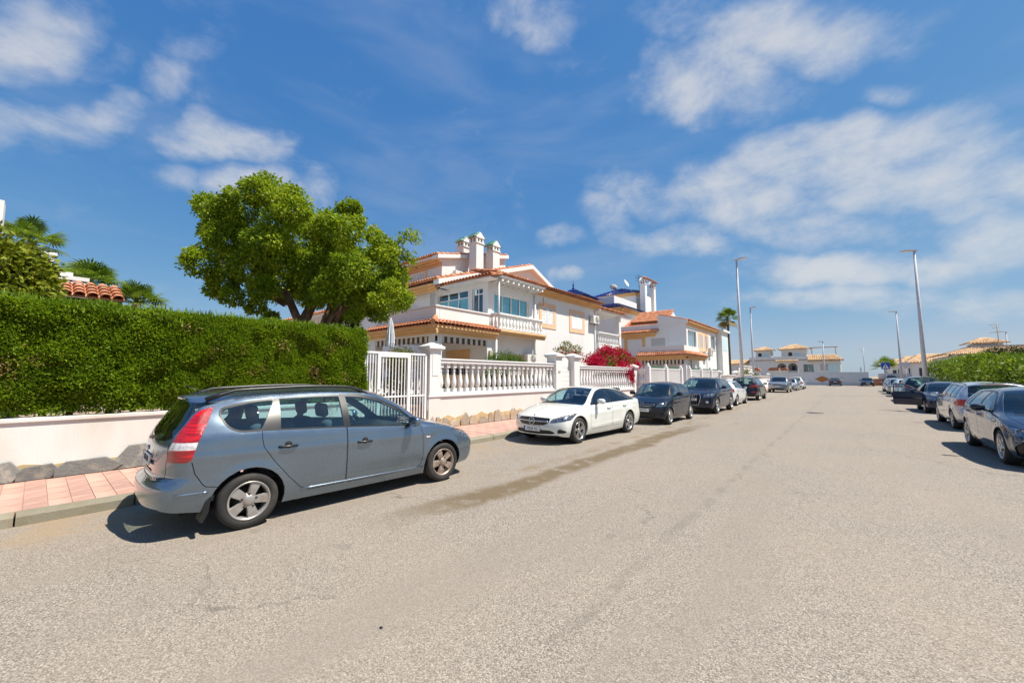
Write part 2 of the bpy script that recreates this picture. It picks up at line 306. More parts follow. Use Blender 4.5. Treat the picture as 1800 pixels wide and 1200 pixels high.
def blob_points(rs, blobs, n, shell=0.55):
    """points in the outer part of ellipsoids (cx, cy, cz, rx, ry, rz); returns points and outward directions"""
    B = np.array(blobs, float); w = (B[:, 3] * B[:, 4] + B[:, 3] * B[:, 5] + B[:, 4] * B[:, 5]); k = rs.choice(len(B), n, p=w / w.sum())
    d = rs.normal(size=(n, 3)); d /= np.linalg.norm(d, axis=1, keepdims=True); r = shell + (1 - shell) * rs.uniform(0, 1, n)[:, None] ** 0.7
    r *= 1 + 0.12 * rs.normal(size=(n, 1)); return B[k, :3] + d * r * B[k, 3:], d
def limb(mb, pts, r0, r1, n=7):
    m = len(pts); mb.tube(pts, [r0 + (r1 - r0) * i / (m - 1) for i in range(m)], n)
def clear_of(P, D, blobs, f=0.6):
    """drop the leaves that lie deep inside other clumps"""
    keep = np.ones(len(P), bool)
    for b in blobs:
        q = (P - np.array(b[:3])) / np.array(b[3:]); keep &= (q ** 2).sum(1) > f * f
    return P[keep], D[keep]
m_bark = mat('brown bark', (0.15, 0.085, 0.05), 0.9, bump=0.6, bscale=18, col2=(0.25, 0.16, 0.10), stretch=(1, 1, 0.25))
m_palmbark = mat('grey palm bark', (0.10, 0.075, 0.055), 0.9, bump=0.6, bscale=14, col2=(0.16, 0.12, 0.09), stretch=(0.4, 0.4, 2))
lf_hedge = leafmat('cypress green', (0.065, 0.12, 0.012), (0.19, 0.30, 0.018), (0.34, 0.44, 0.028), 0.42, nscale=2.2)
lf_tree = leafmat('ficus green', (0.055, 0.105, 0.010), (0.22, 0.325, 0.017), (0.52, 0.56, 0.035), 0.45, 0.5, spec=0.25)
lf_palm = leafmat('palm green', (0.07, 0.13, 0.014), (0.16, 0.24, 0.03), (0.30, 0.36, 0.06), 0.4, 0.5)
lf_dry = leafmat('dry palm frond', (0.25, 0.17, 0.06), (0.36, 0.26, 0.10), (0.40, 0.30, 0.10), 0.2)
lf_boug = leafmat('magenta bract', (0.26, 0.002, 0.02), (0.48, 0.004, 0.05), (0.62, 0.012, 0.12), 0.35)
lf_shrub = leafmat('fresh shrub green', (0.05, 0.11, 0.012), (0.11, 0.20, 0.022), (0.20, 0.29, 0.035), 0.35)
lf_lime = leafmat('lime hedge green', (0.05, 0.10, 0.012), (0.16, 0.25, 0.02), (0.34, 0.42, 0.03), 0.35)
lf_olive = leafmat('olive shrub green', (0.06, 0.09, 0.012), (0.16, 0.17, 0.02), (0.30, 0.26, 0.03), 0.3)
lf_ivy = leafmat('yellow ivy green', (0.08, 0.12, 0.012), (0.20, 0.24, 0.02), (0.36, 0.36, 0.04), 0.3)
lf_dark = leafmat('dark leaf', (0.02, 0.035, 0.01), (0.04, 0.06, 0.015), (0.07, 0.09, 0.02), 0.2)
m_core = mat('dark hedge core', (0.018, 0.028, 0.008), 0.95, bump=0.5, bscale=20)
# ---------------------------------------------------------------- ground, road, pavement
def struct(o): return tag(o, kind='structure')
def asphalt():
    m = bpy.data.materials.new('worn asphalt'); m.use_nodes = True; t = m.node_tree; p = t.nodes['Principled BSDF']; L = t.links.new; N = t.nodes.new
    tc = N('ShaderNodeTexCoord'); co = tc.outputs['Object']
    def noise(s, d=5, r=0.55, st=None, dist=0):
        v = co
        if st: mp = N('ShaderNodeMapping'); mp.inputs['Scale'].default_value = st; L(co, mp.inputs[0]); v = mp.outputs[0]
        n = N('ShaderNodeTexNoise'); n.inputs['Scale'].default_value = s; n.inputs['Detail'].default_value = d; n.inputs['Roughness'].default_value = r; n.inputs['Distortion'].default_value = dist; L(v, n.inputs['Vector']); return n.outputs['Fac']
    def mr(v, a, b, c=0.0, d=1.0):
        n = N('ShaderNodeMapRange'); n.interpolation_type = 'SMOOTHSTEP'
        for i, q in enumerate((a, b, c, d)): n.inputs[i + 1].default_value = q
        L(v, n.inputs[0]); return n.outputs[0]
    def math_(op, a, b=0.0):
        n = N('ShaderNodeMath'); n.operation = op
        for i, q in enumerate((a, b)):
            if isinstance(q, (int, float)): n.inputs[i].default_value = q
            else: L(q, n.inputs[i])
        return n.outputs[0]
    def mix(f, a, b, bl='MIX'):
        n = N('ShaderNodeMix'); n.data_type = 'RGBA'; n.blend_type = bl
        if isinstance(f, (int, float)): n.inputs['Factor'].default_value = f
        else: L(f, n.inputs['Factor'])
        for k, q in (('A', a), ('B', b)):
            if isinstance(q, tuple): n.inputs[k].default_value = q + (1,)
            else: L(q, n.inputs[k])
        return n.outputs['Result']
    vor = N('ShaderNodeTexVoronoi'); vor.inputs['Scale'].default_value = 118; L(co, vor.inputs['Vector'])
    sepc = N('ShaderNodeSeparateColor'); L(vor.outputs['Color'], sepc.inputs[0])
    stone = N('ShaderNodeValToRGB'); e = stone.color_ramp.elements; e[0].position = 0.0; e[0].color = (0.085, 0.076, 0.066, 1); e[1].position = 1.0; e[1].color = (0.50, 0.435, 0.36, 1)
    for q, c in ((0.25, (0.225, 0.199, 0.17)), (0.55, (0.30, 0.264, 0.224)), (0.85, (0.365, 0.32, 0.27))): k = e.new(q); k.color = (*c, 1)
    L(sepc.outputs[0], stone.inputs[0])
    c = mix(mr(vor.outputs['Distance'], 0.45, 0.85), stone.outputs[0], (0.18, 0.15, 0.12))
    c = mix(mr(noise(6.0, 6, 0.65), 0.56, 0.72, 0, 0.35), c, (0.17, 0.155, 0.14))          # worn dark blotches
    c = mix(mr(noise(0.35, 4, 0.6), 0.4, 0.65, 0, 0.30), c, (0.31, 0.255, 0.20))              # broad sandy areas
    c = mix(mr(noise(0.9, 5, 0.6, (1, 0.12, 1)), 0.50, 0.66, 0, 0.55), c, (0.24, 0.205, 0.17))  # wheel tracks
    sx = N('ShaderNodeSeparateXYZ'); L(co, sx.inputs[0]); X, Y = sx.outputs[0], sx.outputs[1]
    wob = math_('MULTIPLY', math_('SUBTRACT', noise(0.55, 3, 0.5), 0.5), 0.9)
    d = math_('ABSOLUTE', math_('SUBTRACT', math_('ADD', X, wob), -4.08))
    streak = math_('MULTIPLY', math_('SUBTRACT', 1.0, mr(d, 0.14, 0.36)), math_('MULTIPLY', mr(Y, 2.2, 4.2), math_('SUBTRACT', 1.0, mr(Y, 12.0, 17.0))))
    streak = math_('MULTIPLY', streak, mr(noise(2.6, 6, 0.7), 0.30, 0.50))
    c = mix(math_('MULTIPLY', streak, 0.85), c, (0.13, 0.093, 0.048))                       # silt washed along the parking strip
    d2 = math_('ABSOLUTE', math_('SUBTRACT', math_('ADD', X, wob), -4.62)); s2 = math_('MULTIPLY', math_('MULTIPLY', math_('SUBTRACT', 1.0, mr(d2, 0.05, 0.22)), mr(noise(1.7, 6, 0.7), 0.42, 0.62)), mr(Y, 4.0, 6.0))
    c = mix(math_('MULTIPLY', s2, 0.65), c, (0.19, 0.14, 0.08))
    dl = math_('SUBTRACT', 1.0, mr(X, -7.3, -5.6)); dl = math_('MULTIPLY', dl, mr(noise(1.1, 5, 0.65), 0.4, 0.65)); c = mix(math_('MULTIPLY', dl, 0.8), c, (0.32, 0.225, 0.13))   # sand in the gutter
    d3 = math_('ABSOLUTE', math_('SUBTRACT', math_('ADD', X, math_('MULTIPLY', wob, 0.25)), -1.55)); s3 = math_('MULTIPLY', math_('SUBTRACT', 1.0, mr(d3, 0.02, 0.10)), mr(noise(1.3, 6, 0.7), 0.40, 0.62)); c = mix(math_('MULTIPLY', s3, 0.45), c, (0.15, 0.13, 0.11))   # laying seam
    sp = math_('MULTIPLY', mr(noise(2.1, 2, 0.5), 0.70, 0.74), 0.22); c = mix(sp, c, (0.10, 0.09, 0.085))          # oil spots
    # fine cracks
    v2 = N('ShaderNodeTexVoronoi'); v2.feature = 'DISTANCE_TO_EDGE'; v2.inputs['Scale'].default_value = 0.40
    mp = N('ShaderNodeMixRGB') if False else None
    nz = N('ShaderNodeTexNoise'); nz.inputs['Scale'].default_value = 2.2; nz.inputs['Detail'].default_value = 6; L(co, nz.inputs['Vector'])
    vm = N('ShaderNodeVectorMath'); vm.operation = 'MULTIPLY_ADD'; L(nz.outputs['Color'], vm.inputs[0]); vm.inputs[1].default_value = (0.9, 0.9, 0); L(co, vm.inputs[2]); L(vm.outputs[0], v2.inputs['Vector'])
    cr = math_('MULTIPLY', math_('SUBTRACT', 1.0, mr(v2.outputs['Distance'], 0.002, 0.009)), mr(noise(0.5, 4, 0.6), 0.50, 0.64))
    c = mix(math_('MULTIPLY', cr, 0.5), c, (0.075, 0.065, 0.055))
    L(c, p.inputs['Base Color']); p.inputs['Roughness'].default_value = 0.88; p.inputs['Specular IOR Level'].default_value = 0.25
    b = N('ShaderNodeBump'); b.inputs['Strength'].default_value = 0.5; b.inputs['Distance'].default_value = 0.006; L(sepc.outputs[1], b.inputs['Height']); L(b.outputs[0], p.inputs['Normal'])
    return m
m_sand = mat('dry sandy ground', (0.30, 0.24, 0.17), 0.95, var=0.15, scale=0.4, bump=0.2)
m_kerb = mat('weathered concrete kerb', (0.30, 0.27, 0.20), 0.85, orand=0.12, var=0.15, scale=5, bump=0.3, bscale=60, col2=(0.22, 0.185, 0.12), fac=(0.5, 0.75))
m_tile = mat('pink paving tile', (0.46, 0.265, 0.215), 0.8, orand=0.09, var=0.14, scale=2.2, bump=0.25, bscale=45, col2=(0.50, 0.32, 0.25))
m_grout = mat('sandy paving joint', (0.36, 0.21, 0.16), 0.9)
m_white = mat('white painted render', (0.74, 0.73, 0.715), 0.75, var=0.02, scale=1.3, bump=0.12, bscale=70, col2=(0.64, 0.62, 0.585), fac=(0.55, 0.85), stretch=(1, 1, 0.16), detail=6)
m_cream = mat('cream painted render', (0.70, 0.665, 0.625), 0.75, var=0.03, scale=1.2, bump=0.12, bscale=70, col2=(0.60, 0.55, 0.49), fac=(0.52, 0.85), stretch=(1, 1, 0.2), detail=6)
m_oldw = mat('stained white render', (0.70, 0.69, 0.66), 0.8, var=0.03, scale=1.1, bump=0.15, bscale=60, col2=(0.56, 0.50, 0.42), fac=(0.44, 0.78), stretch=(1, 1, 0.35))
m_slate = mat('grey slate cladding', (0.24, 0.245, 0.235), 0.7, orand=0.3, var=0.25, scale=7, bump=0.5, bscale=25, col2=(0.38, 0.34, 0.28), fac=(0.5, 0.75))
m_ochre = mat('ochre stone cladding', (0.46, 0.34, 0.22), 0.8, orand=0.22, var=0.15, scale=6, bump=0.4, bscale=25, col2=(0.40, 0.36, 0.31), fac=(0.4, 0.65))
m_mort = mat('ochre mortar', (0.50, 0.37, 0.20), 0.9, var=0.1)
m_grey = mat('grey painted render', (0.42, 0.39, 0.36), 0.85, var=0.05, scale=1)
g_ = MB(); g_.box((-1500, -400, -0.30), (1500, 3000, -0.16)); struct(g_.build('ground', m_sand))
rd_ = MB(); rd_.add([(-7.4, -40, 0), (4.5, -40, 0), (4.5, 96, 0), (-7.4, 96, 0)], [(0, 1, 2, 3)]); rd_.add([(-7.4, 74, 0), (-7.4, 96, 0), (-60, 96, 0), (-60, 74, 0)], [(0, 1, 2, 3)]); rd_.add([(4.5, 70, 0), (60, 70, 0), (60, 96, 0), (4.5, 96, 0)], [(0, 1, 2, 3)])
struct(rd_.build('road', asphalt()))
# left pavement: bed, pink tiles one by one near the viewer, kerb stones
pv = MB(); pv.box((-9.8, -12, -0.1), (-7.47, 74, 0.128)); PAVE = struct(pv.build('pavement', m_grout))
tl_ = MB(); s_ = 0.394 / 2
[tl_.box((a * 0.2 - 0.197, b * 0.2 - 0.197, 0), (a * 0.2 - 0.003, b * 0.2 - 0.003, 0.007)) for a in (0, 1) for b in (0, 1)]
tile_me = tl_.mesh('paving_tile', m_tile)
k = 0
for iy in range(-7, 49):
    for ix in range(5):
        if k >= 280: break
        o = link('paving_tile', tile_me, PAVE, (-7.685 - 0.4 * ix, iy * 0.4, 0.128 + rng.uniform(-0.002, 0.002))); o.rotation_euler = (rng.uniform(-.003, .003), rng.uniform(-.003, .003), rng.uniform(-.004, .004)); k += 1
ft = MB()
for iy in range(49, 180):
    for ix in range(5): ft.box((-7.685 - 0.4 * ix - s_, iy * 0.4 - s_, 0.128), (-7.685 - 0.4 * ix + s_, iy * 0.4 + s_, 0.135))
tag(ft.build('far_paving_tiles', m_tile, PAVE, fix=False), kind='stuff')
kb = MB(); kb.prism([(-7.47, -0.1), (-7.315, -0.1), (-7.32, 0.105), (-7.345, 0.14), (-7.47, 0.146)], -0.492, 0.492); kerb_me = kb.mesh('kerb_stone', m_kerb)
bm_ = bmesh.new(); bm_.from_mesh(kerb_me); bmesh.ops.recalc_face_normals(bm_, faces=bm_.faces); bm_.to_mesh(kerb_me); bm_.free()
KERB = struct(thing('kerb', None, None)); KERB['label'] = 'weathered concrete kerb along the pink pavement'
for i in range(-5, 74): link('kerb_stone', kerb_me, KERB, (rng.uniform(-.004, .004), i * 1.0 + 0.45, rng.uniform(-.006, .004)))
rp_ = MB(); rp_.box((4.55, -12, -0.1), (6.3, 70, 0.14)); RP = struct(rp_.build('far_pavement', m_tile)); RP['label'] = 'pavement along the far side of the road'
RK = struct(thing('far_kerb', None, None, (0, 0, 0)))
for i in range(8, 70): o = link('kerb_stone', kerb_me, RK, (-2.9, i + 0.5, 0)); o.rotation_euler = (0, 0, math.pi); o.location = (-2.92 , i + 0.5, 0)
gb = MB(); gb.box((-45, -12, -0.1), (-9.8, 74, 0.86)); struct(gb.build('garden_ground', mat('garden paving', (0.36, 0.28, 0.22), 0.85, var=0.1)))
# dark round disc for a dark patch in the road, oil spots
mh = MB(); mh.lathe([(0.001, 0.004), (0.31, 0.004), (0.31, 0.0), (0.34, 0.0)], 24); o = mh.build('road_disc', mat('dark disc', (0.06, 0.055, 0.05), 0.6, 0.5, bump=0.4, bscale=40)); o.location = (-1.25, 23.4, 0.003); tag(o, 'dark round road disc in the middle of the road', 'road disc')

# ---------------------------------------------------------------- boundary wall below the hedge
def crazy_stones(parent, x, y0, y1, zlo, hmax, m, seed, thick=0.055, wmin=0.22, wmax=0.42, slant=0.5):
    r = random.Random(seed); y = y0
    while y < y1:
        w = min(r.uniform(wmin, wmax), y1 - y + 0.05); h = r.uniform(0.5, 1.0) * hmax; g = 0.014; sl = r.uniform(-slant, slant) * 0.25
        poly = [(y + g, zlo), (y + w - g, zlo), (y + w - g + sl * 0.4, zlo + h * r.uniform(0.35, 0.7)), (y + w * r.uniform(0.55, 0.8) + sl * 0.4, zlo + h), (y + w * r.uniform(0.2, 0.45), zlo + h * r.uniform(0.75, 1.0)), (y + g, zlo + h * r.uniform(0.3, 0.6))]
        mb = MB(); mb.prism(poly, x - 0.01, x + thick * r.uniform(0.6, 1.1), 'x'); mb.build('stone', m, parent, bevel=0.008); y += w
def mortar(parent, x, y0, y1, zlo, h, seed):
    r = random.Random(seed); n = int((y1 - y0) / 0.3) + 1; top = [(y0 + (y1 - y0) * i / n, zlo + h * r.uniform(0.7, 1.1)) for i in range(n + 1)]
    mb = MB(); mb.prism([(y0, zlo - 0.02)] + top + [(y1, zlo - 0.02)], x - 0.01, x + 0.012, 'x'); mb.build('mortar_bed', m_mort, parent)
WALL = thing('boundary_wall', 'low white rendered wall with grey slate stones at its foot under the hedge', 'wall', (-9.55, 0, 0.14))
w_ = MB(); w_.box((-0.22, -9, -0.2), (0, 5.42, 0.86)); w_.build('render', m_oldw, WALL)
c_ = MB(); c_.box((-0.30, -9, 0.862), (0.035, 5.45, 0.93)); c_.build('coping', m_oldw, WALL, bevel=0.012)
mortar(WALL, 0.0, -3.0, 5.3, 0.0, 0.22, 3); crazy_stones(WALL, 0.014, -3.0, 5.3, 0.0, 0.40, m_slate, 23, wmin=0.26, wmax=0.7, slant=1.4)
# ---------------------------------------------------------------- cypress hedge
def make_hedge():
    rs = np.random.RandomState(11); T = thing('cypress_hedge', 'tall clipped green cypress hedge above the white wall', 'hedge', (-10.5, 0, 1.0))
    X0, X1, Y0, Y1, Z0, Z1 = 0.96, -0.72, -9.0, 5.50, 0.10, 1.88
    core = MB(); core.box((X1 + 0.22, Y0, Z0 + 0.12), (X0 - 0.26, Y1 - 0.22, Z1 - 0.22)); core.build('hedge_core', m_core, T)  # solid dark box added inside so no light passes through the leaves
    n = 200000; P = []; D = []
    def lump(y, z): return 0.06 * np.sin(y * 1.9 + 0.6 * np.sin(z * 2.1)) * np.sin(z * 2.3 + y * 0.7) + 0.04 * np.sin(y * 5.3 + 2.0 * np.sin(z * 3.7)) * np.sin(z * 6.1 + y) + 0.04 * np.sin(y * 11.0 - z * 7.0)
    y = rs.uniform(-1.6, Y1, n); z = Z0 + (Z1 - Z0) * rs.uniform(0, 1, n) ** 0.92; dep = np.abs(rs.normal(0, 0.09, n)) ; x = X0 + lump(y, z) - dep - 0.10 * np.clip((z - Z1 + 0.25) / 0.25, 0, 1) ** 2 - 0.10 * np.clip((Z0 + 0.3 - z) / 0.3, 0, 1)
    for k in range(110):                                    # hollows where the growth is thin
        cy, cz, cr = rs.uniform(-1.6, Y1), rs.uniform(Z0, Z1 - 0.1), rs.uniform(0.05, 0.17); x = x - rs.uniform(0.02, 0.075) * np.exp(-((y - cy) ** 2 + (z - cz) ** 2 * 0.6) / cr ** 2)
    # stretches where tall upright shoots lie over the face
    shoot = 0.5 + 0.5 * np.sin(y * 2.7 + 1.0) * np.sin(y * 1.1)
    P.append(np.stack([x, y, z], 1)); up = 0.2 + 1.0 * shoot * (y > 1.6); D.append(np.stack([rs.normal(0.75, 0.35, n), rs.normal(0, 0.45, n), rs.normal(0, 0.45, n) + up], 1))
    n2 = 52000; y = rs.uniform(-1.6, Y1, n2); x = rs.uniform(X1, X0, n2); z = Z1 + 0.06 * np.sin(y * 2.2) + 0.035 * np.sin(y * 7 + x * 5) - np.abs(rs.normal(0, 0.07, n2)) - 0.12 * np.clip((x - X0 + 0.25) / 0.25, 0, 1) ** 2
    P.append(np.stack([x, y, z], 1)); D.append(np.stack([rs.normal(0.1, 0.4, n2), rs.normal(0, 0.4, n2), rs.normal(0.9, 0.35, n2)], 1))
    n3 = 9000; z = rs.uniform(Z0, Z1, n3); x = rs.uniform(X1, X0, n3); y = Y1 + 0.05 * np.sin(z * 5) - np.abs(rs.normal(0, 0.07, n3)); P.append(np.stack([x, y, z], 1)); D.append(np.stack([rs.normal(0, 0.4, n3), rs.normal(0.8, 0.3, n3), rs.normal(0.3, 0.4, n3)], 1))
    leaf_mesh('foliage', np.concatenate(P), np.concatenate(D), 0.066, 0.34, lf_hedge, rs, T)
    n4 = 2200; y = rs.uniform(-1.6, Y1, n4); t = rs.uniform(0, 1, n4); P4 = np.stack([X0 - 0.1 + lump(y, Z1) - rs.uniform(0, 0.8, n4), y, Z1 - 0.04 + 0.07 * t], 1); leaf_mesh('top_shoots', P4, np.stack([rs.normal(0, 0.25, n4), rs.normal(0, 0.25, n4), np.ones(n4)], 1), 0.13, 0.16, lf_hedge, rs, T)
    ck = rs.randint(0, 16, 1500); cy = rs.uniform(-1.2, Y1, 16); cz = rs.uniform(Z0, Z1 - 0.2, 16); y5 = cy[ck] + rs.normal(0, 0.10, 1500); z5 = cz[ck] + rs.normal(0, 0.09, 1500); leaf_mesh('dry_sprigs', np.stack([X0 + lump(y5, z5) - np.abs(rs.normal(0, 0.05, 1500)) + 0.01, y5, z5], 1), rs.normal(0, 0.6, (1500, 3)) + np.array([0.5, 0, 0.2]), 0.06, 0.3, lf_dry, rs, T)
    st = random.Random(4)
    for i in range(19):
        y = -1.5 + i * 0.38 + st.uniform(-.08, .08); mb = MB(); limb(mb, [(0.62 + st.uniform(-.1, .1), y, -0.14), (0.64, y + st.uniform(-.05, .05), 0.1), (0.6, y + st.uniform(-.1, .1), 0.45)], 0.06, 0.03); mb.build('stem', m_bark, T)
    return T
make_hedge()
# ---------------------------------------------------------------- gate, pillars, balustrades
m_wmetal = mat('white painted steel', (0.82, 0.82, 0.82), 0.4, var=0.02)
BAL_PROF = [(0.062, 0.0), (0.062, 0.10), (0.040, 0.115), (0.048, 0.135), (0.072, 0.20), (0.083, 0.28), (0.078, 0.35), (0.058, 0.45), (0.040, 0.55), (0.034, 0.61), (0.050, 0.635), (0.034, 0.66), (0.036, 0.70), (0.062, 0.73), (0.062, 0.86)]
def baluster_mesh(h=0.90, w=1.0, m=m_white):
    mb = MB(); k = h / 0.86
    mb.box((-0.068 * w, -0.068 * w, 0), (0.068 * w, 0.068 * w, 0.115 * k)); mb.lathe([(r * w, z * k) for r, z in BAL_PROF[2:-1]], 12); mb.box((-0.068 * w, -0.068 * w, 0.735 * k), (0.068 * w, 0.068 * w, h))
    return mb.mesh('baluster', m)
bal_me = baluster_mesh(0.90)
def rail_run(T, x, y0, y1, z0, n, h=0.9, me=None, along='y', base=True, m=m_white):
    """bottom plinth, n balusters one by one, top rail, running from (x, y0) to (x, y1) in the parent's frame"""
    def B(a, b): 
        (p0, q0, r0), (p1, q1, r1) = a, b; mb = MB()
        return mb.box((p0, q0, r0), (p1, q1, r1)) if along == 'y' else mb.box((q0, p0, r0), (q1, p1, r1))
    B((x - 0.13, y0, z0 - 0.07), (x + 0.13, y1, z0)).build('plinth', m, T, bevel=0.01)
    B((x - 0.12, y0, z0 + h), (x + 0.12, y1, z0 + h + 0.10)).build('top_rail', m, T, bevel=0.015); B((x - 0.15, y0, z0 + h + 0.10), (x + 0.15, y1, z0 + h + 0.15)).build('rail_cap', m, T, bevel=0.015)
    for i in range(n):
        q = y0 + (y1 - y0) * (i + 0.5) / n; link('baluster', me or bal_me, T, (x, q, z0) if along == 'y' else (q, x, z0))
def pillar(T, x, y, w, z0, z1, panel=True, cap=True, name='pillar', m=m_white):
    h = w / 2; mb = MB(); mb.box((x - h, y - h, z0), (x + h, y + h, z1)); p = mb.build(name, m, T, bevel=0.008)
    if panel: q = MB(); q.box((x + h, y - h * 0.55, z0 + (z1 - z0) * 0.40), (x + h + 0.012, y + h * 0.55, z1 - 0.22)); q.build('pillar_panel', m, p, bevel=0.006)
    if cap:
        c = MB(); c.box((x - h - 0.05, y - h - 0.05, z1 - 0.10), (x + h + 0.05, y + h + 0.05, z1 - 0.05)); c.box((x - h - 0.09, y - h - 0.09, z1 - 0.048), (x + h + 0.09, y + h + 0.09, z1 + 0.03))
        a = h + 0.07; c.add([(x - a, y - a, z1 + 0.032), (x + a, y - a, z1 + 0.032), (x + a, y + a, z1 + 0.032), (x - a, y + a, z1 + 0.032), (x - .03, y - .03, z1 + 0.15), (x + .03, y - .03, z1 + 0.15), (x + .03, y + .03, z1 + 0.15), (x - .03, y + .03, z1 + 0.15)], [(0, 1, 5, 4), (1, 2, 6, 5), (2, 3, 7, 6), (3, 0, 4, 7), (4, 5, 6, 7)]); c.build('pillar_cap', m, p)
    return p
def bar_panel(T, y0, y1, z0, z1, n, x=0.0, w=0.022, name='bar', frame=0.05):
    for i in range(n):
        y = y0 + (y1 - y0) * (i + 0.5) / n; mb = MB(); mb.box((x - w / 2, y - w / 2, z0), (x + w / 2, y + w / 2, z1)); mb.build(name, m_wmetal, T)
GATE = thing('garden_gate', 'white steel bar gate and side panels beside the end of the hedge', 'gate', (-9.6, 0, 0.14))
def gbox(a, b, nm, m=m_wmetal, par=None): mb = MB(); mb.box(a, b); return mb.build(nm, m, par or GATE, bevel=0.004)
gz = 2.22
gbox((-0.03, 5.44, 0), (0.03, 5.50, gz), 'post'); gbox((-0.03, 7.40, 0), (0.03, 7.46, gz), 'post')
gbox((-0.028, 5.50, gz - 0.055), (0.028, 7.40, gz), 'header')
L_ = thing('gate_leaf', None, None); L_.parent = GATE
for k in ('label', 'category'):
    if k in L_: del L_[k]
for a in ((5.84, 5.93), (6.79, 6.88)): gbox((-0.038, a[0], 0.04), (0.038, a[1], gz - 0.06), 'stile', par=L_)
gbox((-0.034, 5.93, gz - 0.14), (0.034, 6.79, gz - 0.062), 'rail', par=L_); gbox((-0.02, 5.93, 0.98), (0.02, 6.79, 1.02), 'rail', par=L_); gbox((-0.03, 5.93, 0.06), (0.03, 6.79, 0.12), 'rail', par=L_)
bar_panel(L_, 5.96, 6.76, 0.12, gz - 0.14, 8); bar_panel(GATE, 5.51, 5.83, 0.03, gz - 0.055, 4); bar_panel(GATE, 6.90, 7.40, 0.03, gz - 0.055, 5)
gbox((-0.02, 5.50, 0.98), (0.02, 5.84, 1.02), 'rail'); gbox((-0.02, 6.88, 0.98), (0.02, 7.40, 1.02), 'rail')
hd_ = MB(); hd_.tube([(0.04, 5.90, 1.10), (0.10, 5.90, 1.10), (0.10, 6.03, 1.09)], 0.014, 6); hd_.build('handle', m_wmetal, L_); hd_ = MB(); hd_.lathe([(0.03, 0), (0.03, 0.02), (0.001, 0.022)], 12, Matrix.Translation((0.04, 5.89, 1.22)) @ Matrix.Rotation(R(90), 4, 'Y')); hd_.build('lock_rose', m_wmetal, L_)
# main balustrade wall
BW = thing('balustrade_wall', 'cream wall with a row of white turned balusters and a capped corner pillar', 'wall', (-9.75, 0, 0.14))
b_ = MB(); b_.box((-0.16, 7.98, -0.2), (0.18, 14.25, 0.93)); b_.build('render', m_cream, BW); b_ = MB(); b_.box((-0.2, 7.54, -0.2), (0.2, 7.978, 0.93)); b_.build('pillar_foot', m_cream, BW)
b_ = MB(); b_.box((-0.2, 7.52, 0.932), (0.23, 14.25, 0.985)); b_.build('moulding', m_white, BW, bevel=0.012)
pillar(BW, 0.0, 7.76, 0.42, 0.985, 2.44); rail_run(BW, 0.03, 7.98, 14.25, 1.06, 23)
mortar(BW, 0.19, 8.0, 14.2, 0.0, 0.34, 8); crazy_stones(BW, 0.2, 8.0, 14.2, 0.0, 0.42, m_ochre, 9, wmin=0.26, wmax=0.5, slant=0.2)
crazy_stones(BW, 0.2, 7.56, 7.97, 0.0, 0.44, m_ochre, 12, wmin=0.2, wmax=0.22, slant=0.1)
gbox((-9.543 + 9.6, 7.60, 0.54), (-9.535 + 9.6, 7.94, 0.90), 'plaque', m_white, None)
PL = bpy.data.objects[-1] if False else None
for o in kids(GATE):
    if o.name.startswith('plaque'): bpy.data.objects.remove(o)
SG = thing('wall_plaque', 'small white plaque with a looped line emblem on the pillar foot', 'plaque', (-9.545, 7.53, 0.86))
q_ = MB(); q_.box((-0.34, -0.016, -0.17), (-0.02, -0.004, 0.17)); q_.build('panel', m_white, SG)
q_ = MB(); q_.tube([(-0.25, -0.018, 0.06), (-0.2, -0.018, 0.11), (-0.14, -0.018, 0.09), (-0.13, -0.018, 0.03), (-0.19, -0.018, 0.02), (-0.22, -0.018, -0.03), (-0.15, -0.018, -0.04)], 0.006, 4); q_.build('emblem', m_grille, SG)
for zz in (-0.09, -0.12): q_ = MB(); q_.box((-0.26, -0.019, zz), (-0.10, -0.0165, zz + 0.012)); q_.build('text_line', m_grille, SG)
# side run behind the gate
SW = thing('side_balustrade', 'white side balustrade with plants seen through the bar gate', 'wall', (-9.6, 7.80, 0.14))
b_ = MB(); b_.box((-8.0, -0.14, -0.2), (-0.36, 0.14, 0.93)); b_.build('render', m_cream, SW); rail_run(SW, 0.0, -8.0, -0.36, 1.0, 22, along='x')
# second entrance: two pillars with a white panelled door
PE = thing('entrance_pillars', 'pair of white capped pillars holding a pale panelled garden door', 'gateway', (-9.75, 0, 0.14))
pillar(PE, 0, 14.50, 0.48, 0, 2.46, panel=False); pillar(PE, 0, 15.98, 0.48, 0, 2.46, panel=False)
d_ = MB(); d_.prism([(14.76, 0.03), (15.72, 0.03), (15.72, 2.0)] + [(15.24 + 0.48 * math.cos(t), 2.0 + 0.42 * math.sin(t)) for t in np.linspace(0.2, math.pi - 0.2, 8)] + [(14.76, 2.0)], -0.02, 0.02, 'x'); DO = d_.build('door', m_white, PE)
for i in range(10): s_ = MB(); s_.box((0.02, 14.82, 0.15 + i * 0.2), (0.028, 15.66, 0.33 + i * 0.2)); s_.build('board', m_white, DO)
n_ = MB(); n_.box((0.245, 14.42, 1.72), (0.26, 14.58, 1.80)); n_.build('number_plaque', m_grey, PE)
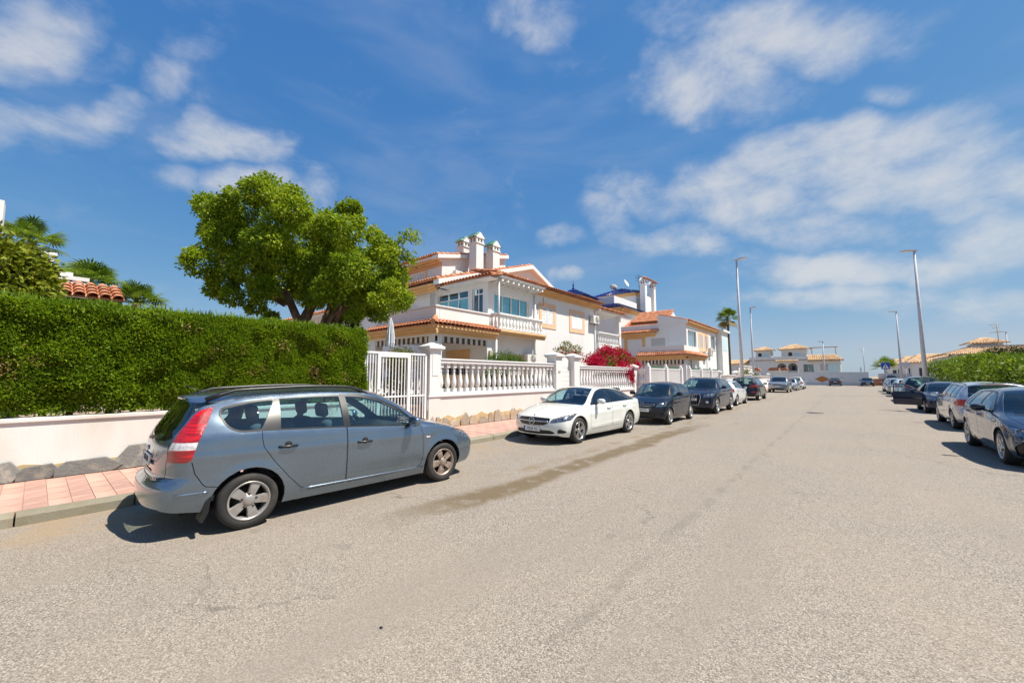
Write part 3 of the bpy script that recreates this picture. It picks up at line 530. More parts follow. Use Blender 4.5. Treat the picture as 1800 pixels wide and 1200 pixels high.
# second balustrade
B2 = thing('far_balustrade_wall', 'cream wall with white balusters under the magenta bougainvillea', 'wall', (-9.75, 0, 0.14))
b_ = MB(); b_.box((-0.16, 16.24, -0.2), (0.18, 22.5, 0.80)); b_.build('render', m_cream, B2); b_ = MB(); b_.box((-0.2, 16.24, 0.80), (0.23, 22.5, 0.86)); b_.build('moulding', m_white, B2)
rail_run(B2, 0.03, 16.24, 22.45, 0.93, 23, h=0.98, me=baluster_mesh(0.98)); pillar(B2, 0, 22.7, 0.40, 0, 2.12, panel=False, cap=True)
crazy_stones(B2, 0.18, 16.3, 22.4, 0.0, 0.36, m_ochre, 19, wmin=0.3, wmax=0.5, slant=0.2)
# third property, wall stands closer to the road
B3 = thing('slatted_wall', 'cream wall with white slatted panels and round post tops beyond the bougainvillea', 'wall', (-8.95, 0, 0.14))
b_ = MB(); b_.box((-0.9, 22.98, -0.2), (0.05, 40, 0.92)); b_.build('render', m_cream, B3)
rail_run(B3, 22.98 + 0.1, -0.85, -0.15, 1.0, 5, along='x', h=0.82, me=baluster_mesh(0.82))
for i, y in enumerate((23.2, 26.2, 29.2, 31.2, 34.2, 37.2)):
    p = pillar(B3, -0.05, y, 0.26, 0.92, 2.15, panel=False, cap=False); s_ = MB(); s_.lathe([(0.001, 0.13), (0.07, 0.11), (0.1, 0.05), (0.07, -0.01), (0.12, -0.03), (0.12, -0.05)], 12, Matrix.Translation((-0.05, y, 2.2))); s_.build('post_ball', m_white, p)
    if y in (29.2,): continue
    if i < 5 or True:
        for z in (1.0, 1.98): s_ = MB(); s_.box((-0.09, y + 0.13, z), (0.0, y + 2.87, z + 0.07)); s_.build('rail', m_white, B3)
        for j in range(18): s_ = MB(); yy = y + 0.2 + j * 0.152; s_.box((-0.07, yy, 1.07), (-0.03, yy + 0.07, 1.98)); s_.build('slat', m_white, B3)
        s_ = MB(); s_.box((-0.10, y + 0.3, 2.06), (-0.02, y + 2.6, 2.16)); s_.build('green_netting', mat('green netting', (0.03, 0.10, 0.06), 0.8), B3, bevel=0.03)
for i, (y0, y1, zt) in enumerate(((40.0, 47.0, 1.7), (47.6, 56, 1.75), (56.5, 70, 1.6))):
    W = thing('street_wall', ['white rendered street wall beside the second lamp post', 'white street wall with a low rail further along', 'white street wall ending at the side street'][i], 'wall', (-8.95, 0, 0.14)); b_ = MB(); b_.box((-0.2, y0, -0.2), (0.05, y1, zt - 0.5)); b_.build('render', m_white, W, bevel=0.01)
    b_ = MB(); b_.box((-0.22, y0, zt - 0.06), (0.07, y1, zt)); b_.build('top_rail', m_white, W)
    n = int((y1 - y0) / 0.25)
    for j in range(n): s_ = MB(); yy = y0 + 0.1 + j * 0.25; s_.box((-0.1, yy, zt - 0.5), (-0.05, yy + 0.06, zt - 0.06)); s_.build('slat', m_white, W)
    for y in (y0 + 0.15, y1 - 0.15): pillar(W, -0.08, y, 0.3, 0, zt + 0.25, panel=False)
# ---------------------------------------------------------------- house toolkit
m_fascia = mat('ochre painted cornice', (0.68, 0.41, 0.18), 0.75, var=0.05, scale=2)
m_peach = mat('peach window surround', (0.78, 0.50, 0.31), 0.75, var=0.04, scale=2)
m_terra = mat('terracotta tile', (0.50, 0.17, 0.075), 0.8, orand=0.2, var=0.18, scale=2.5, bump=0.2, bscale=40, col2=(0.58, 0.27, 0.14))
m_terra2 = mat('sun bleached tile', (0.55, 0.34, 0.18), 0.85, var=0.15, scale=1.5, col2=(0.62, 0.43, 0.25))
m_bluet = mat('cobalt glazed tile', (0.012, 0.025, 0.17), 0.25, var=0.3, scale=3, coat=0.5)
m_greent = mat('green glazed tile', (0.008, 0.17, 0.09), 0.25, var=0.3, scale=3, coat=0.5)
m_frame = mat('white window frame', (0.80, 0.81, 0.82), 0.35, var=0.02)
m_blind = mat('pale blue roller blind', (0.50, 0.70, 0.74), 0.7, var=0.05)
m_inside = mat('dim room', (0.06, 0.06, 0.065), 0.9)  # near-black colour stands in for the shade of unlit interiors
m_iron = mat('dark wrought iron', (0.02, 0.02, 0.022), 0.5, 0.6)
m_acw = mat('white appliance shell', (0.70, 0.69, 0.65), 0.4, var=0.03)
m_awnw = mat('awning canvas', (0.66, 0.60, 0.50), 0.85); m_awnb = mat('brown awning stripe', (0.09, 0.055, 0.045), 0.85)
m_shback = mat('grey shutter back', (0.20, 0.21, 0.23), 0.7); m_shade = mat('grey shutter', (0.46, 0.45, 0.44), 0.6, var=0.04, stretch=(1, 1, 14), scale=3)
g_win = glass('window glass', (0.80, 0.90, 0.92), 0.1); g_winb = glass('blue window glass', (0.74, 0.90, 0.93), 0.15)
class House:
    """o = corner of the facade, walls are given along world axes"""
    def __init__(s, name, label, loc, cat='house', group=None): s.T = thing(name, label, cat, loc, 0, group); s.loc = Vector(loc); s.wm = {}
    def L(s, p): return Vector(p) - s.loc
    def wallmb(s, m): return s.wm.setdefault(m.name, (MB(), m))[0]
    def box(s, a, b, m=m_white, name=None, bevel=0, parent=None):
        mb = MB(); mb.box(tuple(s.L(a)), tuple(s.L(b))); return mb.build(name or 'wall', m, parent or s.T, bevel=bevel)
    def wall(s, axis, c, a0, a1, z0, z1, holes=(), out=1, m=m_white, depth=0.16, name='wall'):
        """wall on the plane axis=c from a0 to a1 with real openings (a0, a1, z0, z1); out = side the wall faces"""
        us = sorted({a0, a1, *[h[0] for h in holes], *[h[1] for h in holes]}); zs = sorted({z0, z1, *[h[2] for h in holes], *[h[3] for h in holes]}); mb = MB()
        def P(u, z, d=0.0): q = (c - out * d, u, z) if axis == 'x' else (u, c - out * d, z); return tuple(s.L(q))
        for i in range(len(us) - 1):
            for j in range(len(zs) - 1):
                um, zm = (us[i] + us[i + 1]) / 2, (zs[j] + zs[j + 1]) / 2
                if any(h[0] < um < h[1] and h[2] < zm < h[3] for h in holes): continue
                f = [P(us[i], zs[j]), P(us[i + 1], zs[j]), P(us[i + 1], zs[j + 1]), P(us[i], zs[j + 1])]; mb.add(f, [(0, 1, 2, 3)])
        for h in holes:
            A = [(h[0], h[2]), (h[1], h[2]), (h[1], h[3]), (h[0], h[3])]
            for k in range(4): (u, z), (v, w) = A[k], A[(k + 1) % 4]; mb.add([P(u, z), P(v, w), P(v, w, depth), P(u, z, depth)], [(0, 1, 2, 3)])
        f = [P(a0, z0, depth + 0.02), P(a1, z0, depth + 0.02), P(a1, z1, depth + 0.02), P(a0, z1, depth + 0.02)]
        o = mb.build(name, m, s.T, fix=False); return o
    def pt(s, axis, c, out, u, z, d): return Vector((c - out * d, u, z)) if axis == 'x' else Vector((u, c - out * d, z))
    def slab(s, axis, c, out, u0, u1, z0, z1, d0, d1, m, name, parent=None, bevel=0):
        a = s.L(s.pt(axis, c, out, u0, z0, d0)); b = s.L(s.pt(axis, c, out, u1, z1, d1)); mb = MB(); mb.box((min(a.x, b.x), min(a.y, b.y), min(a.z, b.z)), (max(a.x, b.x), max(a.y, b.y), max(a.z, b.z))); return mb.build(name, m, parent or s.T, bevel=bevel)
    def window(s, axis, c, out, u0, u1, z0, z1, cols=2, glassm=None, blind=None, transom=None, rows=1, depth=0.12, fw=0.05, back=m_inside, sill=True):
        """frame in the opening, one pane per light, a blind or dim room behind"""
        W = s.slab(axis, c, out, u0, u1, z0, z0 + fw, depth - 0.04, depth + 0.03, m_frame, 'window')
        s.slab(axis, c, out, u0, u1, z1 - fw, z1, depth - 0.04, depth + 0.03, m_frame, 'frame', W)
        zr = [z0 + fw] + ([transom] if transom else []) + [z1 - fw]
        if transom: s.slab(axis, c, out, u0, u1, transom - fw / 2, transom + fw / 2, depth - 0.04, depth + 0.03, m_frame, 'frame', W)
        n = cols; du = (u1 - u0) / n
        for i in range(n + 1):
            u = u0 + du * i; a = max(u0, u - fw / 2) if i else u0; b = min(u1, u + fw / 2) if i < n else u1
            if i == 0: b = u0 + fw
            if i == n: a = u1 - fw
            s.slab(axis, c, out, a, b, z0 + fw, z1 - fw, depth - 0.035, depth + 0.028, m_frame, 'mullion', W)
        for i in range(n):
            for j in range(len(zr) - 1): s.slab(axis, c, out, u0 + du * i + fw / 2, u0 + du * (i + 1) - fw / 2, zr[j], zr[j + 1], depth, depth + 0.008, glassm or g_win, 'pane', W)
        if blind:
            for i in range(n): s.slab(axis, c, out, u0 + du * i + 0.03, u0 + du * (i + 1) - 0.03, z0 + fw, (transom or z1) - fw / 2, depth + 0.05, depth + 0.06, blind, 'blind', W)
        s.slab(axis, c, out, u0 - 0.02, u1 + 0.02, z0 - 0.02, z1 + 0.02, depth + 0.22, depth + 0.24, back, 'backing', W)
        if sill: s.slab(axis, c, out, u0 - 0.06, u1 + 0.06, z0 - 0.05, z0 - 0.002, -0.06, depth, m_white, 'sill', W)
        return W
    def surround(s, axis, c, out, u0, u1, z0, z1, w=0.22, m=None, d=0.03):
        m = m or m_peach; W = s.slab(axis, c, out, u0 - w, u1 + w, z1, z1 + w, -d, -0.002, m, 'window_surround', bevel=0.006)
        s.slab(axis, c, out, u0 - w, u1 + w, z0 - w, z0, -d, -0.002, m, 'surround', W); s.slab(axis, c, out, u0 - w, u0, z0, z1, -d, -0.002, m, 'surround', W); s.slab(axis, c, out, u1, u1 + w, z0, z1, -d, -0.002, m, 'surround', W)
    def lattice(s, axis, c, out, u0, u1, z0, z1, leaves=2, step=0.17):
        """white trellis shutters: every lath is real"""
        du = (u1 - u0) / leaves
        for k in range(leaves):
            a, b = u0 + du * k + 0.01, u0 + du * (k + 1) - 0.01; W = s.slab(axis, c, out, a, b, z0, z0 + 0.05, -0.025, 0.02, m_frame, 'shutter')
            s.slab(axis, c, out, a, b, z1 - 0.05, z1, -0.025, 0.02, m_frame, 'frame', W); s.slab(axis, c, out, a, a + 0.05, z0 + 0.05, z1 - 0.05, -0.025, 0.02, m_frame, 'frame', W); s.slab(axis, c, out, b - 0.05, b, z0 + 0.05, z1 - 0.05, -0.025, 0.02, m_frame, 'frame', W)
            for sg in (1, -1):
                mb = MB(); t = -(z1 - z0)
                while t < (b - a):
                    p0 = (a + t, z0) if t >= 0 else (a, z0 - t); L_ = min(b - p0[0], z1 - p0[1])
                    if L_ > 0.02:
                        q = [p0, (p0[0] + L_, p0[1] + L_)]
                        if sg < 0: q = [(a + b - x, z) for x, z in q]
                        P = [s.L(s.pt(axis, c, out, x, z, -0.006 * sg)) for x, z in q]; mb.tube(P, 0.019, 4, smooth=False)
                    t += step
                mb.build('lath_layer', m_frame, W, fix=False)['kind'] = 'stuff'
            s.slab(axis, c, out, a, b, z0, z1, 0.05, 0.06, m_shback, 'shutter_back', W)
    def cornice(s, axis, c, out, u0, u1, z0, z1, proj=0.35, m=None, steps=3):
        for k in range(steps): s.slab(axis, c, out, u0, u1, z0 + (z1 - z0) * k / steps, z0 + (z1 - z0) * (k + 1) / steps - 0.004, -proj * (k + 1) / steps, 0.0, m or m_fascia, 'cornice', bevel=0.006)
    def roof(s, p0, p1, p2, p3, m=None, pitch=0.22, course=0.36, r=0.085, name='roof_tiles', under=True):
        """tiled slope: p0-p1 along the eave, p3-p2 along the top; rows of barrel tiles in stepped courses"""
        p0, p1, p2, p3 = (s.L(q) for q in (p0, p1, p2, p3)); e = (p1 - p0); n = max(2, int(e.length / pitch)); mb = MB(); nrm = e.cross(p3 - p0).normalized()
        if nrm.z < 0: nrm = -nrm
        for i in range(n):
            t = (i + 0.5) / n; a = p0.lerp(p1, t); b = p3.lerp(p2, t); Ls = (b - a).length
            if Ls < 0.15: continue
            d = (b - a) / Ls; sd = d.cross(nrm); m_ = max(1, int(Ls / course)); ee = e.length / n * 0.5 * 0.92
            for j in range(m_):
                q0 = a + d * (Ls * j / m_ - 0.04); q1 = a + d * (Ls * (j + 1) / m_); vs = []
                for q, k, h in ((q0, 1.0, 0.035), (q1, 0.82, 0.0)):
                    for g in range(6): th = math.pi * g / 5; vs.append(q + sd * (math.cos(th) * ee * k) + nrm * (math.sin(th) * r * k + h))
                mb.add(vs, [(g, g + 1, g + 7, g + 6) for g in range(5)], True)
                mb.add([v + nrm * -0.0 for v in vs[:6]], [(0, 1, 2, 3, 4, 5)])
        o = mb.build(name, m or m_terra, s.T, fix=False); o['kind'] = 'stuff'
        if under: u = MB(); u.add([p0 - nrm * 0.005, p1 - nrm * 0.005, p2 - nrm * 0.005, p3 - nrm * 0.005, p0 - nrm * 0.06, p1 - nrm * 0.06, p2 - nrm * 0.06, p3 - nrm * 0.06], [(0, 1, 2, 3), (7, 6, 5, 4), (0, 4, 5, 1), (1, 5, 6, 2), (2, 6, 7, 3), (3, 7, 4, 0)]); u.build('roof_deck', m or m_terra, s.T)
        return o
    def tiles(s, p0, p1, p2, p3, m, pitch=0.22, course=0.38, r=0.085):
        """like roof() but every tile is a part of its own, sharing one mesh"""
        p0, p1, p2, p3 = (s.L(q) for q in (p0, p1, p2, p3)); e = p1 - p0; n = max(2, round(e.length / pitch)); nrm = e.cross(p3 - p0).normalized(); nrm = nrm if nrm.z > 0 else -nrm
        mb = MB(); vs = []
        for (y, k, h) in ((-0.03, 1.0, 0.032), (course + 0.02, 0.82, 0.0)):
            for rr in (1.0, 0.84):
                for g in range(7): th = math.pi * g / 6; vs.append((math.cos(th) * pitch * 0.48 * k * rr, y, math.sin(th) * r * k * rr + h))
        mb.add(vs, [(g, g + 1, g + 15, g + 14) for g in range(6)] + [(g + 7, g + 21, g + 22, g + 8) for g in range(6)], True); mb.add(vs, [(g, g + 7, g + 8, g + 1) for g in range(6)]); me = mb.mesh('roof_tile', m)
        for i in range(n):
            t = (i + 0.5) / n; a = p0.lerp(p1, t); b = p3.lerp(p2, t); Ls = (b - a).length
            if Ls < 0.1: continue
            d = (b - a) / Ls; sd = d.cross(nrm); k = max(1, round(Ls / course))
            for j in range(k):
                o = link('roof_tile', me, s.T); q = a + d * (Ls * j / k); M = Matrix((( sd.x, d.x, nrm.x, q.x), (sd.y, d.y, nrm.y, q.y), (sd.z, d.z, nrm.z, q.z), (0, 0, 0, 1))); o.matrix_local = M @ Matrix.Rotation(rng.uniform(-.02, .02), 4, 'Z')
        u = MB(); u.add([p0 - nrm * 0.005, p1 - nrm * 0.005, p2 - nrm * 0.005, p3 - nrm * 0.005, p0 - nrm * 0.05, p1 - nrm * 0.05, p2 - nrm * 0.05, p3 - nrm * 0.05], [(0, 1, 2, 3), (7, 6, 5, 4), (0, 4, 5, 1), (1, 5, 6, 2), (2, 6, 7, 3), (3, 7, 4, 0)]); u.build('roof_deck', m, s.T)
    def ac(s, axis, c, out, u, z, w=0.8, h=0.55, d=0.28, gap=0.06):
        A = s.slab(axis, c, out, u - w / 2, u + w / 2, z, z + h, -gap - d, -gap, m_acw, 'air_conditioner', bevel=0.02)
        o = s.L(s.pt(axis, c, out, u + w * 0.12, z + h / 2, -gap - d - 0.004)); nx = Vector((out, 0, 0)) if axis == 'x' else Vector((0, out, 0)); M = Matrix.Translation(o) @ nx.to_track_quat('Z', 'Y').to_matrix().to_4x4()
        f = MB(); f.lathe([(0.001, -0.0), (h * 0.40, -0.0)], 20, M); f.build('fan_opening', mat('dark fan opening', (0.16, 0.16, 0.15), 0.7), A); g = MB()
        for k in range(5): g.lathe([(h * (0.08 + 0.085 * k), 0.012), (h * (0.095 + 0.085 * k), 0.012)], 20, M)
        for k in range(6): a = math.pi * k / 6; g.tube([M @ Vector((math.cos(a) * h * 0.43, math.sin(a) * h * 0.43, 0.012)), M @ Vector((-math.cos(a) * h * 0.43, -math.sin(a) * h * 0.43, 0.012))], 0.005, 4)
        g.build('fan_grille', m_acw, A, fix=False)
        for k in (-1, 1): s.slab(axis, c, out, u + k * w * 0.35 - 0.02, u + k * w * 0.35 + 0.02, z - 0.04, z - 0.002, -gap - d, 0, m_iron, 'bracket', A)
    def balusters(s, axis, c, u0, u1, z0, n, h=0.65, w=0.85):
        me = baluster_mesh(h, w, m_white)
        def bx(a0, a1, za, zb, hw, nm):
            a = s.L((c - hw, a0, za) if axis == 'x' else (a0, c - hw, za)); b = s.L((c + hw, a1, zb) if axis == 'x' else (a1, c + hw, zb)); mb = MB(); mb.box(tuple(a), tuple(b)); mb.build(nm, m_white, s.T, bevel=0.008)
        bx(u0, u1, z0 - 0.05, z0, 0.09, 'balcony_plinth'); bx(u0, u1, z0 + h, z0 + h + 0.09, 0.10, 'balcony_rail')
        for i in range(n): u = u0 + (u1 - u0) * (i + 0.5) / n; link('baluster', me, s.T, s.L((c, u, z0) if axis == 'x' else (u, c, z0)))
    def chimney(s, x, y, z0, z1, w=0.56, cap=None, shaft=True):
        C = s.box((x - w / 2, y - w / 2, z0), (x + w / 2, y + w / 2, z1 - 0.62), m_white, 'chimney')
        a = w / 2 + 0.05; s.box((x - a, y - a, z1 - 0.618), (x + a, y + a, z1 - 0.55), m_white, 'chimney_band', parent=C)
        for dx in (-1, 1):
            for dy in (-1, 1): s.box((x + dx * w * 0.42 - 0.06, y + dy * w * 0.42 - 0.06, z1 - 0.55), (x + dx * w * 0.42 + 0.06, y + dy * w * 0.42 + 0.06, z1 - 0.28), m_white, 'chimney_post', parent=C)
            s.box((x + dx * w * 0.42 - 0.05, y - 0.05, z1 - 0.549), (x + dx * w * 0.42 + 0.05, y + 0.05, z1 - 0.281), m_white, 'chimney_post', parent=C); s.box((x - 0.05, y + dx * w * 0.42 - 0.05, z1 - 0.549), (x + 0.05, y + dx * w * 0.42 + 0.05, z1 - 0.281), m_white, 'chimney_post', parent=C)
        s.box((x - w * 0.28, y - w * 0.28, z1 - 0.55), (x + w * 0.28, y + w * 0.28, z1 - 0.28), m_inside, 'flue', parent=C)
        s.box((x - a, y - a, z1 - 0.278), (x + a, y + a, z1 - 0.22), m_white, 'chimney_band', parent=C)
        g = MB(); q = s.L((x, y, z1 - 0.218)); g.prism([(q.y - a * 1.0, q.z), (q.y + a * 1.0, q.z), (q.y + 0.03, q.z + 0.30), (q.y - 0.03, q.z + 0.30)], q.x - a, q.x + a, 'x'); g.build('chimney_gable', m_white, C)
        if cap:
            for sg in (1, -1): s.roof((x - a * 0.92, y + sg * a * 1.25, z1 - 0.25), (x + a * 0.92, y + sg * a * 1.25, z1 - 0.25), (x + a * 0.92, y, z1 + 0.12), (x - a * 0.92, y, z1 + 0.12), cap, 0.13, 0.2, 0.05, 'cap_tiles')
# ---------------------------------------------------------------- the white villa behind the balustrade
H1 = House('villa', 'large white villa with bay window, ochre cornices, porch and three green capped chimneys', (-13.2, 13.9, 0.86))
bx_ = -13.2
# bay
H1.wall('x', bx_, 13.9, 17.5, 0.8, 6.45, [(14.35, 17.15, 4.80, 5.82)], 1); H1.wall('y', 13.9, -17.3, bx_, 0.8, 6.45, [(-17.0, -14.6, 4.72, 6.12), (-14.3, -13.55, 4.72, 6.08)], -1)
H1.window('x', bx_, 1, 14.35, 17.15, 4.80, 5.82, 4, g_winb, m_blind); H1.window('y', 13.9, -1, -17.0, -14.6, 4.72, 6.12, 3, g_winb, m_blind, transom=5.72); H1.window('y', 13.9, -1, -14.3, -13.55, 4.72, 6.08, 2, g_winb, None, transom=5.78)
H1.box((-14.4, 14.0, 6.45), (-12.45, 17.7, 6.58), m_white, 'bay_eave', bevel=0.02)
for i in range(9): H1.box((-13.19, 14.15 + i * 0.41, 6.28), (-12.5, 14.27 + i * 0.41, 6.44), m_white, 'rafter')
H1.tiles((-17.4, 13.25, 6.42), (-12.35, 13.25, 6.42), (-12.35, 14.05, 6.62), (-17.4, 14.05, 6.62), m_terra); H1.box((-17.4, 13.3, 6.30), (-12.5, 13.89, 6.36), m_white, 'soffit')
H1.roof((-12.42, 13.5, 6.60), (-12.42, 17.8, 6.60), (-14.0, 17.8, 6.95), (-14.0, 13.5, 6.95), m_terra)
pl_ = MB(); q = H1.L((-12.62, 14.05, 0)); pl_.tube([(q.x, q.y, 3.95 - 0.86), (q.x, q.y, 6.44 - 0.86)], 0.045, 8); pl_.build('white_post', m_white, H1.T)
# balcony
H1.box((bx_, 13.95, 3.70), (-12.5, 17.65, 3.93), m_white, 'balcony_slab'); H1.cornice('x', -12.52, 1, 13.95, 17.65, 3.62, 3.90, 0.14); H1.balusters('x', -12.62, 14.0, 17.6, 4.02, 14, 0.62); H1.balusters('y', 14.02, -13.15, -12.7, 4.02, 2, 0.62)
# long street front
H1.wall('x', bx_, 17.5, 24.75, 0.8, 6.5, [(18.35, 19.55, 4.70, 5.68), (21.55, 22.95, 4.70, 5.68)], 1)
for a, b in ((18.35, 19.55), (21.55, 22.95)): H1.surround('x', bx_, 1, a, b, 4.70, 5.68, 0.24); H1.lattice('x', bx_, 1, a + 0.02, b - 0.02, 4.72, 5.66)
H1.cornice('x', bx_, 1, 17.75, 24.9, 6.30, 6.60, 0.42); H1.tiles((-12.62, 17.75, 6.64), (-12.62, 24.95, 6.64), (-13.4, 24.95, 6.90), (-13.4, 17.75, 6.90), m_terra)
H1.roof((-13.4, 17.5, 6.90), (-13.4, 24.9, 6.90), (-16.1, 24.9, 7.75), (-16.1, 17.5, 7.75), m_terra)
H1.ac('x', bx_, 1, 24.25, 5.25); H1.ac('x', bx_, 1, 17.0, 2.35)
H1.wall('y', 24.75, -18, bx_, 0.8, 6.5, (), 1)
H1.surround('x', bx_, 1, 15.2, 16.6, 1.2, 2.6, 0.2); H1.slab('x', bx_, 1, 15.2, 16.6, 1.2, 2.6, -0.01, 0.0, m_shade, 'roller_shutter')
q = H1.L((bx_ + 0.03, 17.95, 0)); wr = MB(); wr.tube([(q.x, q.y, 5.2 - .86), (q.x, q.y, 5.75 - .86), (q.x, q.y + 0.55, 5.75 - .86), (q.x, q.y + 0.55, 6.2 - .86)], 0.012, 5); wr.build('cable', m_iron, H1.T, fix=False)
# recessed balcony at the far end
H1.wall('x', -15.2, 24.75, 28.4, 0.8, 6.4, [(25.3, 26.6, 3.95, 6.0)], 1); H1.window('x', -15.2, 1, 25.3, 26.6, 3.95, 6.0, 2, sill=False); H1.box((-15.2, 24.76, 3.6), (-13.0, 28.4, 3.86), m_white, 'balcony_slab'); H1.balusters('x', -13.12, 24.85, 28.3, 3.95, 14, 0.75); H1.wall('x', -13.15, 24.76, 28.4, 0.8, 3.6, (), 1)
H1.box((-13.32, 28.1, 3.86), (-13.02, 28.4, 6.25), m_white, 'corner_post'); H1.box((-15.3, 24.76, 6.2), (-12.9, 28.5, 6.36), m_white, 'balcony_eave'); H1.roof((-12.75, 24.95, 6.38), (-12.75, 28.7, 6.38), (-15.2, 28.7, 7.0), (-15.2, 24.95, 7.0), m_terra); H1.surround('x', -15.2, 1, 25.3, 26.6, 4.2, 6.0, 0.16)
# main gable and roof
gx = -16.1; G = MB(); G.prism([tuple((q.y, q.z)) for q in (H1.L((0, 13.3, 6.3)), H1.L((0, 25.6, 6.3)), H1.L((0, 25.6, 6.9)), H1.L((0, 21.0, 8.9)), H1.L((0, 13.3, 6.55)))], H1.L((gx - 0.2, 0, 0)).x, H1.L((gx, 0, 0)).x, 'x'); G.build('gable', m_white, H1.T)
for (a, b) in (((12.95, 6.42), (21.0, 8.88)), ((21.0, 8.88), (26.0, 6.66))):
    v = MB(); P = [H1.L((0, a[0], a[1])), H1.L((0, b[0], b[1])), H1.L((0, b[0], b[1] + 0.26)), H1.L((0, a[0], a[1] + 0.26))]; v.prism([(p.y, p.z) for p in P], H1.L((gx - 0.1, 0, 0)).x, H1.L((gx + 0.32, 0, 0)).x, 'x'); v.build('verge', m_white, H1.T)
H1.roof((gx + 0.25, 12.9, 6.72), (-24, 12.9, 6.72), (-24, 21.0, 9.16), (gx + 0.25, 21.0, 9.16), m_terra); H1.roof((gx + 0.25, 26.05, 6.95), (-24, 26.05, 6.95), (-24, 21.0, 9.16), (gx + 0.25, 21.0, 9.16), m_terra)
H1.cornice('y', 13.35, -1, -24, -16.3, 6.18, 6.55, 0.38)
for k, (yy, zz) in enumerate(((19.9, 7.75), (21.7, 7.3))): e_ = MB(); q = H1.L((gx + 0.02, yy, zz)); e_.lathe([(0.001, 0), (0.10, 0), (0.13, 0.0), (0.13, 0.05), (0.10, 0.05)], 12, Matrix.Translation(q) @ Matrix.Rotation(R(90), 4, 'Y')); e_.build('gable_vent', m_grey, H1.T)
# front wall left of the bay, upper window with shutters
H1.wall('y', 13.6, -24, -17.3, 0.8, 6.4, [(-21.2, -19.4, 4.55, 5.75)], -1); H1.surround('y', 13.6, -1, -21.2, -19.4, 4.55, 5.75, 0.26); H1.lattice('y', 13.6, -1, -21.15, -20.3, 4.57, 5.73, 1); H1.slab('y', 13.6, -1, -20.28, -19.75, 4.6, 5.7, 0.05, 0.06, m_inside, 'dark_opening'); H1.wall('x', -17.3, 13.6, 13.9, 0.8, 6.4, (), 1); H1.ac('y', 13.6, -1, -18.6, 4.85)
# porch with roof terrace
H1.box((-17.6, 10.2, 3.35), (-12.65, 13.6, 3.75), m_white, 'porch_slab'); H1.cornice('x', -12.66, 1, 10.1, 13.85, 3.42, 3.76, 0.26); H1.cornice('y', 10.21, -1, -17.6, -12.42, 3.42, 3.76, 0.26)
H1.box((-17.55, 10.55, 3.76), (-13.0, 10.75, 4.62), m_white, 'parapet', bevel=0.015); H1.box((-13.2, 10.76, 3.76), (-13.0, 13.88, 4.62), m_white, 'parapet', bevel=0.015); H1.box((-17.6, 10.50, 4.622), (-12.95, 10.80, 4.68), m_white, 'coping'); H1.box((-13.25, 10.81, 4.622), (-12.95, 13.88, 4.68), m_white, 'coping')
H1.tiles((-17.6, 9.92, 3.78), (-12.42, 9.92, 3.78), (-13.02, 10.55, 4.06), (-17.6, 10.55, 4.06), m_terra); H1.tiles((-12.38, 9.95, 3.78), (-12.38, 13.9, 3.78), (-13.0, 13.9, 4.06), (-13.0, 10.55, 4.06), m_terra)
hp = MB(); P = [H1.L(q) for q in ((-12.38, 9.9, 3.86), (-12.7, 10.24, 4.02), (-13.0, 10.55, 4.17))]; hp.tube(P, [0.11, 0.10, 0.10], 8); hp.build('hip_tile', m_terra, H1.T)
for (x, y) in ((-12.92, 10.47), (-12.92, 13.55), (-17.3, 10.47)): H1.box((x - 0.2, y - 0.2, 0.8), (x + 0.2, y + 0.2, 3.35), m_white, 'porch_column', bevel=0.01)
H1.box((-17.6, 10.3, 3.12), (-12.72, 10.42, 3.348), m_awnw, 'valance'); H1.box((-12.84, 10.7, 3.12), (-12.74, 13.35, 3.348), m_awnw, 'valance')
for i in range(13): H1.box((-17.3 + i * 0.34, 10.285, 3.08), (-17.15 + i * 0.34, 10.298, 3.34), m_awnb, 'awning_stripe')
for i in range(8): H1.box((-12.738, 10.80 + i * 0.33, 3.08), (-12.725, 10.95 + i * 0.33, 3.34), m_awnb, 'awning_stripe')
H1.box((-17.5, 13.38, 0.8), (-13.0, 13.58, 3.35), m_white, 'porch_wall'); H1.slab('y', 13.38, -1, -15.6, -13.9, 2.45, 3.0, -0.03, 0, m_fascia, 'window_head'); H1.slab('y', 13.38, -1, -15.5, -14.0, 1.2, 2.44, -0.02, 0, m_inside, 'porch_window'); 
for i in range(6): H1.slab('y', 13.36, -1, -15.4 + i * 0.27, -15.38 + i * 0.27, 1.2, 2.44, -0.02, 0, m_frame, 'window_bar')
H1.slab('x', -12.72, 1, 13.45, 13.65, 2.6, 2.9, -0.10, 0, mat('lantern glass', (0.5, 0.45, 0.33), 0.3), 'wall_lamp', bevel=0.02)
# attic storey and chimneys
H1.wall('x', -18.0, 15.0, 20.6, 6.9, 8.75, (), 1); H1.wall('y', 15.0, -24, -18.0, 6.5, 8.5, [(-21.2, -19.6, 7.2, 8.1)], -1); H1.surround('y', 15.0, -1, -21.2, -19.6, 7.2, 8.1, 0.2); H1.lattice('y', 15.0, -1, -21.2, -19.6, 7.2, 8.1)
H1.box((-24, 15.01, 6.5), (-18.02, 20.6, 8.45), m_white, 'attic_core'); at = MB(); at.prism([(q.y, q.z) for q in (H1.L((0, 14.6, 8.55)), H1.L((0, 20.7, 9.9)), H1.L((0, 20.7, 8.75)), H1.L((0, 15.0, 8.4)))], H1.L((-18.2, 0, 0)).x, H1.L((-17.985, 0, 0)).x, 'x'); at.build('attic_gable', m_white, H1.T)
v = MB(); v.prism([(q.y, q.z) for q in (H1.L((0, 14.5, 8.52)), H1.L((0, 20.8, 9.92)), H1.L((0, 20.8, 10.14)), H1.L((0, 14.5, 8.74)))], H1.L((-18.3, 0, 0)).x, H1.L((-17.75, 0, 0)).x, 'x'); v.build('verge', m_white, H1.T)
